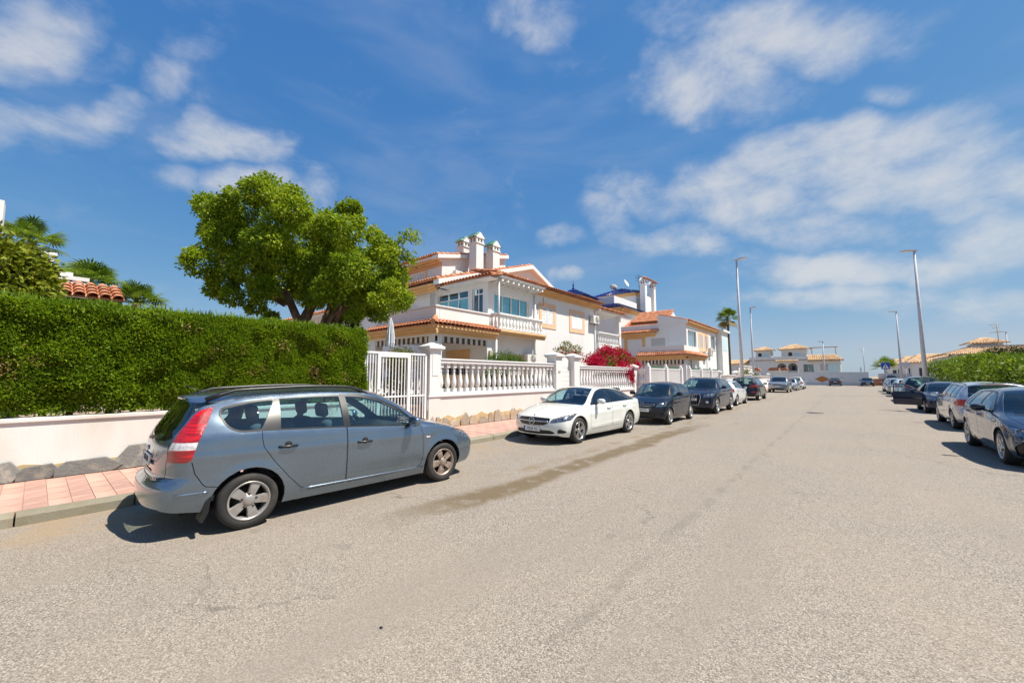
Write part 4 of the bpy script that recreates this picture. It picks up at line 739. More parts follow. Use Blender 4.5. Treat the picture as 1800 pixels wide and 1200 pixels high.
H1.roof((-17.8, 14.5, 8.78), (-24, 14.5, 8.78), (-24, 20.8, 10.18), (-17.8, 20.8, 10.18), m_terra); H1.cornice('y', 15.0, -1, -24, -18.05, 8.22, 8.6, 0.34); H1.ac('x', -18.0, 1, 16.2, 7.35, 0.85, 0.7)
for (y, z) in ((16.15, 10.15), (17.05, 10.45), (18.55, 10.30)): H1.chimney(-17.2 if y != 16.15 else -18.6, y if y != 16.15 else 17.3, 7.0, z if y != 16.15 else 10.55, 0.62, m_greent)
H1.box((-24, 14.56, 8.602), (-18.31, 14.99, 8.77), m_white, 'eave_infill')
for (x, y, z0_, z1_) in ((-13.13, 24.55, 0.9, 6.2), (-13.13, 17.62, 0.9, 6.2), (-12.55, 13.8, 0.9, 3.4)):
    q = H1.L((x, y, 0)); dp = MB(); dp.tube([(q.x, q.y, z0_ - 0.86), (q.x, q.y, z1_ - 0.86)], 0.045, 8); dp.build('downpipe', m_frame, H1.T, fix=False)
# roof turret tip of the rear wing
H1.box((-27.2, 17.0, 7.0), (-26.0, 18.2, 9.8), m_white, 'turret'); H1.roof((-25.9, 16.9, 9.8), (-27.3, 16.9, 9.8), (-26.6, 17.6, 10.4), (-26.55, 17.6, 10.4), m_greent, 0.16, 0.25, 0.05)
# ---------------------------------------------------------------- adjoining villa behind the tree
H2 = House('rear_villa', 'white villa with tiled eave showing behind the trunk of the big tree', (-28, 14.4, 0.86))
H2.wall('y', 14.4, -42, -24.1, 0.8, 6.2, [(-28.2, -24.9, 4.6, 6.0), (-37.5, -33.6, 4.75, 5.95)], -1); H2.window('y', 14.4, -1, -28.2, -24.9, 4.6, 6.0, 3, back=m_shade); H2.window('y', 14.4, -1, -37.5, -33.6, 4.75, 5.95, 4, g_winb, m_blind, transom=5.35)
H2.surround('y', 14.4, -1, -24.6, -24.2, 4.5, 6.0, 0.2); H2.box((-43, 13.4, 6.2), (-24.1, 14.39, 6.38), m_white, 'eave'); H2.roof((-43.6, 13.2, 6.40), (-24.1, 13.2, 6.40), (-24.1, 19, 8.1), (-40, 19, 8.1), m_terra); H2.cornice('y', 14.4, -1, -43.2, -38.5, 5.7, 6.15, 0.5)
H2.box((-41.9, 14.42, 0.8), (-24.2, 22, 6.2), m_white, 'wall_core')
# ---------------------------------------------------------------- villa with cobalt blue roofs
H3 = House('blue_roof_villa', 'tall white villa with cobalt blue tiled roofs and twin chimney stack', (-14.5, 30, 0.86))
H3.box((-22, 30.8, 0.8), (-14.2, 36.4, 7.2), m_white, 'wall'); H3.cornice('x', -14.2, 1, 30.5, 36.6, 6.92, 7.25, 0.32); H3.cornice('y', 30.8, -1, -22, -13.88, 6.92, 7.25, 0.32)
H3.roof((-22, 30.4, 7.28), (-13.8, 30.4, 7.28), (-14.8, 31.4, 7.7), (-22, 31.4, 7.7), m_bluet); H3.roof((-13.8, 30.4, 7.28), (-13.8, 36.7, 7.28), (-14.8, 36.7, 7.7), (-14.8, 31.4, 7.7), m_bluet)
H3.box((-22, 31.5, 7.25), (-15.0, 36.3, 8.45), m_white, 'terrace_parapet', bevel=0.02)
H3.box((-19.8, 37.6, 0.8), (-15.6, 39.4, 9.75), m_white, 'tower'); H3.cornice('y', 37.6, -1, -20.1, -15.3, 9.5, 9.78, 0.3); H3.cornice('x', -15.6, 1, 37.3, 39.6, 9.5, 9.78, 0.3)
H3.slab('y', 37.6, -1, -18.6, -17.6, 8.4, 9.2, -0.02, 0, m_shade, 'shutter')
c_ = ((-17.7, 38.5, 10.55)); zc_ = 9.8
for a, b in (((-20.2, 37.2), (-15.2, 37.2)), ((-15.2, 37.2), (-15.2, 39.8)), ((-15.2, 39.8), (-20.2, 39.8)), ((-20.2, 39.8), (-20.2, 37.2))): H3.roof((*a, zc_), (*b, zc_), c_, c_, m_bluet)
H3.box((-19.6, 29.3, 0.8), (-16.9, 30.79, 8.25), m_white, 'stair_tower'); zc_ = 8.32; H3.cornice('y', 29.3, -1, -19.8, -16.6, 8.0, 8.3, 0.26); H3.cornice('x', -16.9, 1, 29.0, 31.0, 8.0, 8.3, 0.26); c_ = (-18.25, 30.2, 9.2)
for a, b in (((-20.0, 28.9), (-16.5, 28.9)), ((-16.5, 28.9), (-16.5, 31.6)), ((-16.5, 31.6), (-20.0, 31.6)), ((-20.0, 31.6), (-20.0, 28.9))): H3.roof((*a, zc_), (*b, zc_), c_, c_, m_bluet)
f_ = MB(); q = H3.L(c_); f_.lathe([(0.10, 0), (0.12, 0.1), (0.04, 0.25), (0.09, 0.38), (0.03, 0.5), (0.001, 0.95)], 10, Matrix.Translation(q)); f_.build('finial', m_bluet, H3.T)
H3.chimney(-14.7, 37.3, 5.5, 11.0, 0.5); H3.chimney(-14.7, 39.6, 5.5, 11.0, 0.5); H3.box((-14.95, 37.62, 5.5), (-14.7, 39.3, 9.4), m_white, 'chimney_web'); H3.roof((-14.25, 36.9, 10.9), (-14.25, 40.0, 10.9), (-14.7, 40.0, 11.12), (-14.7, 36.9, 11.12), m_terra, 0.2, 0.3, 0.06)
d_ = MB(); q = H3.L((-16.9, 38.2, 11.0)); d_.lathe([(0.001, 0.0), (0.2, 0.03), (0.4, 0.12)], 18, Matrix.Translation(q) @ Matrix.Rotation(R(65), 4, 'Y')); d_.tube([q + Vector((0, 0, -0.6)), q], 0.03, 6); d_.build('satellite_dish', m_acw, H3.T, fix=False)
b_ = MB(); b_.lathe([(0.25, -0.4), (0.28, 0), (0.25, 0.4)], 12, Matrix.Translation(H3.L((-18.4, 38.6, 10.9))) @ Matrix.Rotation(R(90), 4, 'X'), close=True); b_.build('water_tank', m_grey, H3.T)
an = MB(); q = H3.L((-15.2, 37.5, 10.0)); an.tube([q, q + Vector((0, 0, 1.5))], 0.025, 5)
for k in range(4): an.tube([q + Vector((-0.3, -0.1, 0.9 + k * 0.15)), q + Vector((0.3, 0.1, 0.9 + k * 0.15))], 0.015, 4)
an.build('television_aerial', m_iron, H3.T, fix=False)
H3.T.location = (-17.36, 35.94, 0.86); H3.T.scale = (1.2, 1.2, 1.2)
# ---------------------------------------------------------------- terracotta roofed villa further along
H4 = House('terracotta_villa', 'white villa with broad terracotta roof, gable and porch beyond the blue roofed one', (-12.5, 43, 0.86))
H4.wall('y', 43, -20.5, -12.5, 0.8, 6.1, [(-19.6, -17.7, 3.4, 4.9), (-16.6, -14.9, 3.9, 4.9)], -1); H4.surround('y', 43, -1, -19.6, -17.7, 3.4, 4.9, 0.4, m_fascia); H4.window('y', 43, -1, -19.6, -17.7, 3.4, 4.9, 3); H4.slab('y', 43, -1, -16.6, -14.9, 3.9, 4.9, 0.04, 0.08, m_shade, 'roller_shutter')
H4.wall('x', -12.5, 43, 57, 0.8, 6.0, [(43.6, 47.0, 4.1, 5.5), (54, 56.4, 4.2, 5.6)], 1); H4.window('x', -12.5, 1, 43.6, 47.0, 4.1, 5.5, 4); H4.window('x', -12.5, 1, 54, 56.4, 4.2, 5.6, 3)
for a, b in ((48.2, 49.8), (51, 52.4)): H4.surround('x', -12.5, 1, a, b, 4.2, 5.3, 0.4); H4.slab('x', -12.5, 1, a, b, 4.2, 5.3, -0.01, 0.0, m_shade, 'shutter')
H4.box((-20.4, 43.05, 0.8), (-12.75, 57, 6.0), m_white, 'wall_core')
H4.cornice('y', 43, -1, -20.6, -16.0, 5.05, 5.4, 0.45); H4.roof((-20.8, 42.45, 5.45), (-15.6, 42.45, 5.45), (-15.6, 47.5, 7.05), (-20.8, 47.5, 7.05), m_terra); 
gv = MB(); gv.prism([(q.x, q.z) for q in (H4.L((-15.7, 0, 6.0)), H4.L((-12.3, 0, 6.0)), H4.L((-12.3, 0, 6.25)), H4.L((-15.5, 0, 6.85)), H4.L((-15.7, 0, 6.8)))], H4.L((0, 42.9, 0)).y, H4.L((0, 43.1, 0)).y, 'y'); gv.build('gable', m_white, H4.T)
H4.roof((-12.1, 43, 6.2), (-12.1, 57.4, 6.2), (-15.6, 57.4, 6.9), (-15.6, 43, 6.9), m_terra); H4.cornice('x', -12.5, 1, 43, 57.2, 5.85, 6.16, 0.36)
g2 = MB(); g2.prism([(q.y, q.z) for q in (H4.L((0, 45.5, 6.6)), H4.L((0, 51.5, 6.6)), H4.L((0, 48.4, 7.7)))], H4.L((-15.9, 0, 0)).x, H4.L((-15.6, 0, 0)).x, 'x'); g2.build('dormer', m_white, H4.T); H4.roof((-15.4, 45.2, 6.6), (-20, 45.2, 6.6), (-20, 48.4, 7.8), (-15.4, 48.4, 7.8), m_terra)
H4.box((-17.2, 40.6, 3.0), (-11.9, 42.98, 3.3), m_white, 'porch_slab'); H4.box((-17.2, 40.9, 3.4), (-12.2, 41.1, 4.1), m_white, 'parapet'); H4.box((-12.4, 41.11, 3.4), (-12.2, 47, 4.1), m_white, 'parapet'); H4.cornice('y', 40.6, -1, -17.4, -11.7, 2.95, 3.3, 0.3); H4.cornice('x', -11.9, 1, 40.4, 48, 2.95, 3.3, 0.3); H4.box((-12.48, 43, 3.0), (-11.9, 48, 3.3), m_white, 'porch_slab')
H4.roof((-17.4, 40.2, 3.32), (-11.5, 40.2, 3.32), (-12.1, 40.9, 3.62), (-17.4, 40.9, 3.62), m_terra); H4.roof((-11.5, 40.2, 3.32), (-11.5, 48.2, 3.32), (-12.1, 48.2, 3.62), (-12.1, 40.9, 3.62), m_terra)
for x, y in ((-12.2, 40.9), (-12.2, 44.5), (-17, 40.9)): H4.box((x - 0.2, y - 0.2, 0.8), (x + 0.2, y + 0.2, 3.0), m_white, 'porch_column')
for i in range(12): H4.box((-16.8 + i * 0.4, 40.55, 2.6), (-16.62 + i * 0.4, 40.58, 2.95), m_awnb, 'awning_stripe')
H4.box((-16.9, 40.585, 2.62), (-12.3, 40.6, 2.95), m_awnw, 'valance'); H4.ac('x', -12.5, 1, 50.3, 3.2, 1.0, 0.7); H4.ac('x', -12.5, 1, 53.0, 3.6, 1.0, 0.7)
H4.box((-13.2, 57.2, 0.8), (-11.8, 61, 6.1), m_white, 'end_bay'); H4.box((-13.3, 57.0, 6.1), (-11.5, 61.3, 6.3), m_white, 'flat_eave'); H4.slab('x', -11.8, 1, 57.8, 60.4, 4.2, 5.6, -0.02, 0.0, m_winflat if 'm_winflat' in globals() else m_blind, 'window')
H4.T.location = (-10.5, 36, 0.86); H4.T.scale = (0.76, 0.73, 1.06)
# long low wall of the garden further along
GW = thing('garden_side_wall', 'beige garden wall with pink shade beyond the terracotta villa', 'wall', (-11.5, 62, 0.1)); b_ = MB(); b_.box((-0.3, 0, 0), (0.1, 12, 3.0)); b_.build('render', m_cream, GW); b_ = MB(); b_.box((-0.4, 0, 3.0), (0.2, 12, 3.12)); b_.build('coping', m_white, GW)
# ---------------------------------------------------------------- end of the street
EW = thing('end_wall', 'low white wall with an orange diamond closing the end of the street', 'wall', (-2, 96.5, 0)); b_ = MB(); b_.box((-9.5, 0, -0.1), (4.9, 0.3, 2.35)); b_.build('render', m_white, EW); b_ = MB(); b_.box((-9.6, -0.05, 2.352), (5.0, 0.35, 2.45)); b_.build('coping', m_white, EW)
b_ = MB(); b_.prism([(-2.85, 1.15), (-1.75, 0.55), (-0.65, 1.15), (-1.75, 1.75)], -0.06, -0.002, 'y'); b_.build('diamond_panel', mat('orange brick diamond', (0.50, 0.20, 0.06), 0.85, bump=0.3), EW)
for i in range(5): b_ = MB(); x = -8.5 + i * 3.1; b_.box((x - 0.1, 0.05, 2.452), (x + 0.1, 0.25, 3.3)); b_.build('fence_post', m_white, EW)
OW = thing('orange_wall', 'short orange and cream wall beyond the end of the road', 'wall', (8.5, 104, -0.1)); b_ = MB(); b_.box((-5, 0, 0), (6, 0.3, 1.3)); b_.build('base', mat('terracotta render', (0.48, 0.20, 0.10), 0.8), OW); b_ = MB(); b_.box((-4, 0.02, 1.302), (6, 0.28, 2.3)); b_.build('render', m_cream, OW)
H5 = House('end_villa', 'pale two storey villa with bleached tile towers and arches closing the street', (-9, 106, 0))
H5.wall('y', 106, -17.2, -1.0, 0, 5.3, [(-11.9, -10.2, 2.0, 4.6), (-9.9, -8.2, 2.0, 4.6), (-7.2, -5.4, 2.6, 4.3), (-4.3, -2.9 - 0.0, 2.9, 4.3)], -1)
H5.box((-22.5, 107.5, 0), (-17.2, 114, 4.6), m_white, 'side_wing'); H5.roof((-23, 107, 4.6), (-17.0, 107, 4.6), (-17.0, 110, 5.6), (-22, 110, 5.6), m_terra2, 0.4, 0.6, 0.12); H5.box((-17.2, 108.5, 0), (-6.2, 116, 5.3), m_grey, 'wall_core'); H5.box((-6.2, 106.3, 0), (-1.0, 114, 5.2), m_white, 'right_wing')
for i in range(2):  # arches
    x0 = -11.9 + i * 2.0; a_ = MB(); P = [(x0, 4.6)] + [(x0 + 0.85 - 0.85 * math.cos(t), 3.7 + 0.85 * math.sin(t)) for t in np.linspace(0, math.pi, 9)] + [(x0 + 1.7, 4.6)]
    a_.prism([(q[0] + 9, q[1]) for q in P], -0.0, 0.18, 'y'); a_.build('arch', m_white, H5.T)
    H5.box((x0, 106.05, 2.0), (x0 + 1.7, 106.12, 2.9), m_shade, 'balcony_screen'); H5.slab('y', 108.4, -1, x0 + 0.5, x0 + 1.1, 3.0, 4.0, -0.05, 0, m_inside, 'window')
H5.window('y', 106, -1, -7.2, -5.4, 2.6, 4.3, 2); H5.slab('y', 106, -1, -4.3, -2.9, 2.9, 4.3, 0.03, 0.06, m_shade, 'roller_shutter')
w_ = MB(); w_.prism([(q[0], q[1]) for q in ([(6.0, 2.2), (8.0 - 0.3, 2.2), (7.7, 3.9)] + [(6.85 + 0.85 * math.cos(t), 3.9 + 0.45 * math.sin(t)) for t in np.linspace(0.2, math.pi - 0.2, 7)] + [(6.0, 3.9)])], -0.04, -0.005, 'y'); AW = w_.build('arched_window', m_winflat if 'm_winflat' in globals() else m_blind, H5.T)
for i in range(5): m_ = MB(); x = 6.0 + i * 0.425; m_.box((x - 0.03, -0.06, 2.2), (x + 0.03, -0.042, 4.0)); m_.build('mullion', m_frame, AW)
H5.roof((-6.4, 105.2, 5.1), (-0.6, 105.2, 5.1), (-1.8, 109, 6.3), (-6.4, 109, 6.3), m_terra2, 0.4, 0.6, 0.12); H5.roof((-0.6, 105.2, 5.1), (-0.6, 114, 5.1), (-1.8, 111, 6.3), (-1.8, 109, 6.3), m_terra2, 0.4, 0.6, 0.12); H5.roof((-12.2, 105.3, 5.0), (-8.0, 105.3, 5.0), (-8.0, 107.5, 5.9), (-12.2, 107.5, 5.9), m_terra2, 0.4, 0.6, 0.12)
for i in range(14): H5.box((-6.2 + i * 0.42, 105.25, 4.92), (-6.05 + i * 0.42, 105.99, 5.06), mat('dark rafter', (0.10, 0.05, 0.03), 0.8), 'rafter')
for (xa, xb, zt, zr_) in ((-16.2, -13.2, 7.6, 8.5), (-11.2, -6.6, 7.7, 8.8)):
    H5.box((xa, 108, 5.2), (xb, 112, zt), m_white, 'roof_tower'); z = zt + 0.02; cx = (xa + xb) / 2; r0 = (cx - (xb - xa) * 0.12, 110, zr_); r1 = (cx + (xb - xa) * 0.12, 110, zr_); a, b, c, d = (xa - 0.6, 107.4, z), (xb + 0.6, 107.4, z), (xb + 0.6, 112.6, z), (xa - 0.6, 112.6, z)
    H5.roof(a, b, r1, r0, m_terra2, 0.4, 0.6, 0.12); H5.roof(b, c, r1, r1, m_terra2, 0.4, 0.6, 0.12); H5.roof(d, a, r0, r0, m_terra2, 0.4, 0.6, 0.12)
    H5.slab('y', 108, -1, cx - 1.0, cx - 0.3, 6.2, 7.0, -0.03, 0, m_inside, 'window'); H5.slab('y', 108, -1, cx + 0.1, cx + 1.0, 5.9, 6.9, -0.03, 0, m_blind, 'window')
H5.box((-17.2, 105.9, 5.302), (-6.3, 106.1, 6.0), m_white, 'parapet'); H5.box((-17.25, 105.86, 5.2), (-12.3, 105.995, 5.29), mat('dark band', (0.12, 0.05, 0.04), 0.8), 'string_course'); H5.box((-7.9, 105.86, 5.2), (-6.3, 105.995, 5.29), MATS['dark band'], 'string_course')
for x in (-5.9, -1.8): H5.box((x, 110, 5.5), (x + 0.25, 110.25, 7.9), m_white, 'pergola_post')
H5.box((-6.2, 109.9, 7.9), (-1.3, 110.4, 8.05), mat('pergola wood', (0.40, 0.25, 0.14), 0.8), 'pergola_beam')
# lower garden wall and porch roofs in front of it
for i, (x, y) in enumerate(((-16, 100), (-11.0, 99.0))):
    PR = thing('garden_porch', ['small white garden porch with tiled top in front of the end villa', 'little white arch porch with a tiled top by the end wall'][i], 'porch', (x, y, 0)); b_ = MB(); b_.box((-1.6, 0, 0), (-1.2, 0.4, 2.5)); b_.box((1.2, 0, 0), (1.6, 0.4, 2.5)); b_.box((-1.6, 0.002, 2.5), (1.6, 0.398, 2.9)); b_.build('frame', m_white, PR); r_ = MB(); r_.prism([(-1.9, 2.9), (1.9, 2.9), (1.3, 3.5), (-1.3, 3.5)], -0.3, 0.7, 'y'); r_.build('tiled_top', m_terra, PR)
# ---------------------------------------------------------------- right hand house
H6 = House('long_roof_house', 'long white house with bleached tile roof behind the lime green shrubs', (14, 80, 0))
H6.wall('y', 80, 10.8, 46, 0, 5.1, [(14.5, 17.5, 1.5, 4.6)], -1); H6.box((10.9, 80.2, 0), (46, 96, 5.05), m_white, 'wall_core'); H6.box((14.5, 80.12, 1.5), (17.5, 80.16, 4.6), m_shade, 'arch_shutter')
H6.roof((10.2, 79.2, 5.15), (47, 79.2, 5.15), (47, 85, 6.25), (13.2, 85, 6.25), m_terra2, 0.36, 0.55, 0.12); H6.roof((10.2, 95, 5.15), (10.2, 79.2, 5.15), (13.2, 85, 6.25), (13.2, 95, 6.25), m_terra2, 0.36, 0.55, 0.12)
for i in range(40): H6.box((10.7 + i * 0.9, 79.25, 4.9), (10.9 + i * 0.9, 79.99, 5.08), MATS['dark rafter'], 'rafter')
H6.box((13.6, 85.05, 5.5), (19.8, 92, 6.62), m_grey, 'roof_parapet'); H6.box((14.0, 86, 6.5), (16.8, 90, 7.05), m_white, 'roof_tower'); c0, c1 = (15.1, 88, 8.0), (15.7, 88, 8.0); z = 7.07
H6.roof((13.4, 85.4, z), (17.4, 85.4, z), c1, c0, m_terra2, 0.36, 0.55, 0.12); H6.roof((13.4, 90.6, z), (13.4, 85.4, z), c0, c0, m_terra2, 0.36, 0.55, 0.12)
an = MB(); q = H6.L((16.2, 85.02, 6.3)); an.tube([q, q + Vector((0, 0, 3.6))], 0.05, 6)
for z, w in ((3.45, 0.7), (3.0, 0.4), (2.3, 0.7)):
    an.tube([q + Vector((-w, 0, z)), q + Vector((w * 0.4, 0, z))], 0.04, 4)
    for k in range(4): an.tube([q + Vector((-w + k * w * 0.4, -0.3, z)), q + Vector((-w + k * w * 0.4, 0.3, z))], 0.025, 4)
an.build('television_aerial', m_grey, H6.T, fix=False)
H6.T.scale = (1, 1, 0.9)
for i, (x, y, w, zt) in enumerate(((9.0, 103, 5, 4.2), (8.6, 118, 6, 4.4), (7.6, 136, 6, 4.4))):
    Hh = House('row_house', ['small white house with tiled roof behind the right hand lamp post', 'second small tiled house beyond the lamp post', 'farthest little tiled house on the right'][i], (x, y, 0)); Hh.box((x, y, 0), (x + w, y + 8, zt), m_white, 'wall'); Hh.roof((x - 0.6, y - 0.6, zt), (x + w + 0.6, y - 0.6, zt), (x + w, y + 4, zt + 1.6), (x + 1.5, y + 4, zt + 1.6), m_terra2, 0.4, 0.6, 0.12); Hh.roof((x - 0.6, y + 8, zt), (x - 0.6, y - 0.6, zt), (x + 1.5, y + 4, zt + 1.6), (x + 1.5, y + 8, zt + 1.6), m_terra2, 0.4, 0.6, 0.12)
    Hh.slab('x', x, -1, y + 2, y + 4, 1.5, 3.2, -0.03, 0, m_inside, 'window'); Hh.slab('y', y, -1, x + 1, x + 2.2, 1.5, 3.2, -0.03, 0, m_inside, 'window')
# ---------------------------------------------------------------- neighbour at the far left: pergola roof, chimney
H0 = House('pergola_house', 'terracotta tiled pergola roof with white stepped chimney above the hedge', (-14.2, 0, 0.86))
H0.tiles((-13.5, -1.3, 3.56), (-13.5, 1.28, 3.56), (-14.7, 1.28, 4.02), (-14.7, -1.3, 4.02), m_terra, 0.21, 0.34, 0.075)
H0.box((-13.75, -1.6, 3.38), (-13.6, 1.25, 3.52), m_iron, 'dark_beam'); H0.box((-14.6, -1.6, 3.2), (-14.4, 1.2, 3.6), m_iron, 'dark_beam'); 
for y in (-1.4, 1.05): H0.box((-14.0, y, 0.8), (-13.8, y + 0.2, 3.4), m_white, 'post')
H0.box((-16.2, -0.2, 3.6), (-15.4, 0.45, 4.4), m_white, 'chimney_block'); 
for k in range(4): H0.box((-15.398, -0.25, 3.75 + k * 0.15), (-15.36, 0.75, 3.85 + k * 0.15), m_white, 'chimney_step')
H0.box((-16.0, -0.1, 4.4), (-15.75, 0.1, 4.85), m_white, 'chimney_pot'); H0.box((-16.05, -0.15, 4.85), (-15.7, 0.15, 4.91), m_white, 'chimney_lid'); H0.box((-18.5, -3, 0.8), (-15.4, 0.6, 4.3), m_white, 'wall')
# ---------------------------------------------------------------- trees and shrubs
def make_ficus():
    rs = np.random.RandomState(3); T = thing('ficus_tree', 'big round dense green tree behind the cypress hedge', 'tree', (-12.3, 5.2, 0.86))
    # clumps: metres across the view (u), up (w) and away (v) from the foot of the trunk, radius r
    ur = Vector((0.766, 0.643, 0)); vr = Vector((-0.643, 0.766, 0))
    raw = [(328,334,17),(339,352,22),(334,375,20),(334,396,15),(352,375,28),(367,349,18),(385,360,28),(396,344,16),(437,339,16),(429,357,33),(470,308,16),(481,321,24),(501,318,16),(481,342,30),(520,360,33),(566,365,24),(548,375,36),(623,355,20),(615,373,28),(646,380,18),(584,393,36),(636,409,33),(669,411,20),(687,435,28),(698,466,26),(698,494,20),(687,515,18),(661,527,18),(636,538,15),(649,471,38),(610,445,40),(597,522,20),(610,497,33),(571,530,15),(550,500,26),(558,458,40),(507,432,44),(455,406,44),(403,406,38),(372,414,22),(359,435,18),(385,458,30),(377,468,14),(408,486,26),(390,497,15),(434,509,20),(460,522,18),(470,533,13),(486,497,26),(455,458,38),(640,505,24),(670,490,24)]
    rr_ = random.Random(5); cl = [((x - 540) / 62.0, 7.02 - (y - 330) * 0.0174 - 0.86, rr_.uniform(-1.0, 0.5) if r < 30 else rr_.uniform(-1.5, -0.3), r / 58.4 * 0.86) for x, y, r in raw]
    cl += [((x - 540) / 62.0, 7.02 - (y - 330) * 0.0174 - 0.86, 1.3, r / 58.4) for x, y, r in ((400, 400, 45), (470, 380, 50), (540, 420, 55), (620, 430, 50), (660, 480, 40), (430, 460, 40), (590, 490, 40), (500, 470, 40))]
    blobs = []
    for u, w, v, r in cl:
        c = ur * u + vr * v; blobs.append((c.x, c.y, w, r, r, r * 0.85))
        for k in range(6):
            d = Vector((rng.uniform(-1, 1), rng.uniform(-1, 1), rng.uniform(-.5, 1))).normalized(); q = r * rng.uniform(0.26, 0.44); p = Vector((c.x, c.y, w)) + d * r * 0.92; blobs.append((p.x, p.y, p.z, q, q, q * 0.85))
    P, D = blob_points(rs, blobs, 165000, 0.58); big = [b for b in blobs if b[3] > 0.55]; P, D = clear_of(P, D, big, 0.6)
    n = len(P); D = D * 0.6 + rs.normal(0, 0.55, (n, 3)) + np.array([0, 0, -0.35]); leaf_mesh('crown', P, D, 0.09, 0.5, lf_tree, rs, T)
    for k in range(2):                                      # wispy shoots reaching out over the gate
        c0 = ur * 2.45 + vr * -0.2; q0 = Vector((c0.x, c0.y, 4.55 - 0.5 * k)); q1 = q0 + ur * (0.75 - 0.1 * k) + Vector((0, 0, 0.35 - 0.2 * k)); m = 420; t = rs.uniform(0, 1, m)[:, None]; PP = np.array(q0) * (1 - t) + np.array(q1) * t + rs.normal(0, 0.10, (m, 3)) + np.array([0, 0, 1]) * (0.35 * np.sin(t * 3)); leaf_mesh('shoot_leaves', PP, rs.normal(0, 0.4, (m, 3)) + np.array([0.2, 0.2, -0.5]), 0.11, 0.4, lf_tree, rs, T)
    tr = MB(); limb(tr, [(0, 0, -0.2), (0.03, 0.0, 0.8), (-0.05, -0.03, 1.6), (-0.25, -0.2, 2.4), (-0.6, -0.5, 3.4)], 0.19, 0.10, 9); tr.build('trunk', m_bark, T)
    for pts, r in (([(0.1, 0.1, 1.7), (0.2, 0.5, 3.0), (0.0, 0.3, 4.8)], 0.12), ([(-0.05, -0.03, 1.5), (0.35, 0.3, 2.3), (0.9, 0.75, 3.4)], 0.12), ([(0.28, 0.2, -0.1), (0.33, 0.26, 1.2), (0.6, 0.5, 2.4), (0.9, 0.6, 3.3)], 0.10), ([(-0.1, -0.1, 1.7), (-0.8, -0.7, 2.5), (-1.6, -1.2, 3.4)], 0.10), ([(-0.2, -0.15, 2.2), (-0.1, 0.2, 3.2), (0.1, 0.3, 4.2)], 0.12), ([(-0.6, -0.5, 3.0), (-1.6, -1.6, 3.9), (-2.3, -1.9, 4.6)], 0.09), ([(0.5, 0.4, 2.6), (1.4, 1.1, 3.2), (1.9, 1.5, 3.8)], 0.09), ([(-0.3, -0.2, 2.4), (-0.5, 0.4, 3.6), (-0.9, 0.1, 4.8)], 0.09)):
        b = MB(); limb(b, pts, r, r * 0.4); b.build('branch', m_bark, T)
make_ficus()
def shrub(name, label, loc, blobs, n, size, m, aspect=0.5, stem=True, cat='shrub', extra=None, up=0.3, shell=0.4, group=None):
    rs = np.random.RandomState(int(abs(loc[0] * 31 + loc[1] * 17)) % 9999); T = thing(name, label, cat, loc, 0, group); P, D = blob_points(rs, blobs, n, shell); k = len(P); leaf_mesh('foliage', P, D * 0.6 + rs.normal(0, 0.5, (k, 3)) + np.array([0, 0, up]), size, aspect, m, rs, T)
    if stem:
        for i, b in enumerate(blobs[:5]): mb = MB(); limb(mb, [(b[0] * 0.2, b[1] * 0.2, 0), (b[0] * 0.6, b[1] * 0.6, b[2] * 0.5), (b[0], b[1], b[2])], 0.03, 0.012, 5); mb.build('stem', m_bark, T)
    if extra: P, D = blob_points(rs, extra[0], extra[1], 0.3); P += rs.normal(0, 0.06, P.shape); leaf_mesh('blossom', P, D * 0.7 + rs.normal(0, 0.6, (len(P), 3)), extra[2], 0.8, extra[3], rs, T)
    return T
shrub('dark_shrub', 'dark leafy shrub beside the foot of the big tree', (-12.0, 6.0, 0.86), [(0, 0, 1.6, 0.45, 0.45, 0.6), (0.15, 0.2, 2.3, 0.35, 0.35, 0.4), (-0.2, -0.1, 2.0, 0.3, 0.3, 0.4), (0.3, 0.3, 1.9, 0.3, 0.3, 0.5)], 3800, 0.10, lf_dark)
# palms with fan fronds
def fan_palm(name, label, loc, trunk_h, n, fl, tr=0.16, seed=1, dry=8, group=None):
    r = random.Random(seed); T = thing(name, label, 'palm tree', loc, 0, group); mb = MB(); limb(mb, [(0, 0, -0.1), (0.05, 0.03, trunk_h * 0.5), (0, 0, trunk_h)], tr, tr * 0.75, 10); mb.build('trunk', m_palmbark, T)
    for k in range(n + dry):
        a = r.uniform(0, 2 * math.pi); isdry = k >= n; el = r.uniform(-0.15, 1.35) if not isdry else r.uniform(-1.2, -0.5); d = Vector((math.cos(a) * math.cos(el), math.sin(a) * math.cos(el), math.sin(el))); s = Vector((-math.sin(a), math.cos(a), 0)); up = d.cross(s) * -1; f = MB(); pl = fl * r.uniform(0.45, 0.65); base = Vector((0, 0, trunk_h))
        f.tube([base, base + d * pl * 0.6, base + d * pl + Vector((0, 0, -0.04 * fl))], [0.02, 0.014, 0.01], 4); c = base + d * pl + Vector((0, 0, -0.04 * fl)); m = 17; bl = fl * r.uniform(0.45, 0.6)
        for j in range(m):
            th = (j / (m - 1) - 0.5) * 4.0; dd = (d * math.cos(th) + s * math.sin(th)).normalized(); ln = bl * (1 - 0.25 * abs(th) / 2); w = bl * 0.075; q = dd.cross(up).normalized(); t1 = c + dd * ln * 0.6 - Vector((0, 0, 0.04 * ln)); t2 = c + dd * ln * r.uniform(0.9, 1.08) - Vector((0, 0, (0.30 if not isdry else 0.35) * ln))
            f.add([c - q * w * 0.2, c + q * w * 0.2, t1 + q * w * 0.6, t1 - q * w * 0.6, t2], [(0, 1, 2, 3), (3, 2, 4)])
        f.build('frond', lf_dry if isdry else lf_palm, T, fix=False)
fan_palm('fan_palm', 'bushy fan palm with drooping fronds right of the tiled pergola roof', (-19, 2.1, 0.86), 3.4, 30, 0.95, seed=3, dry=12)
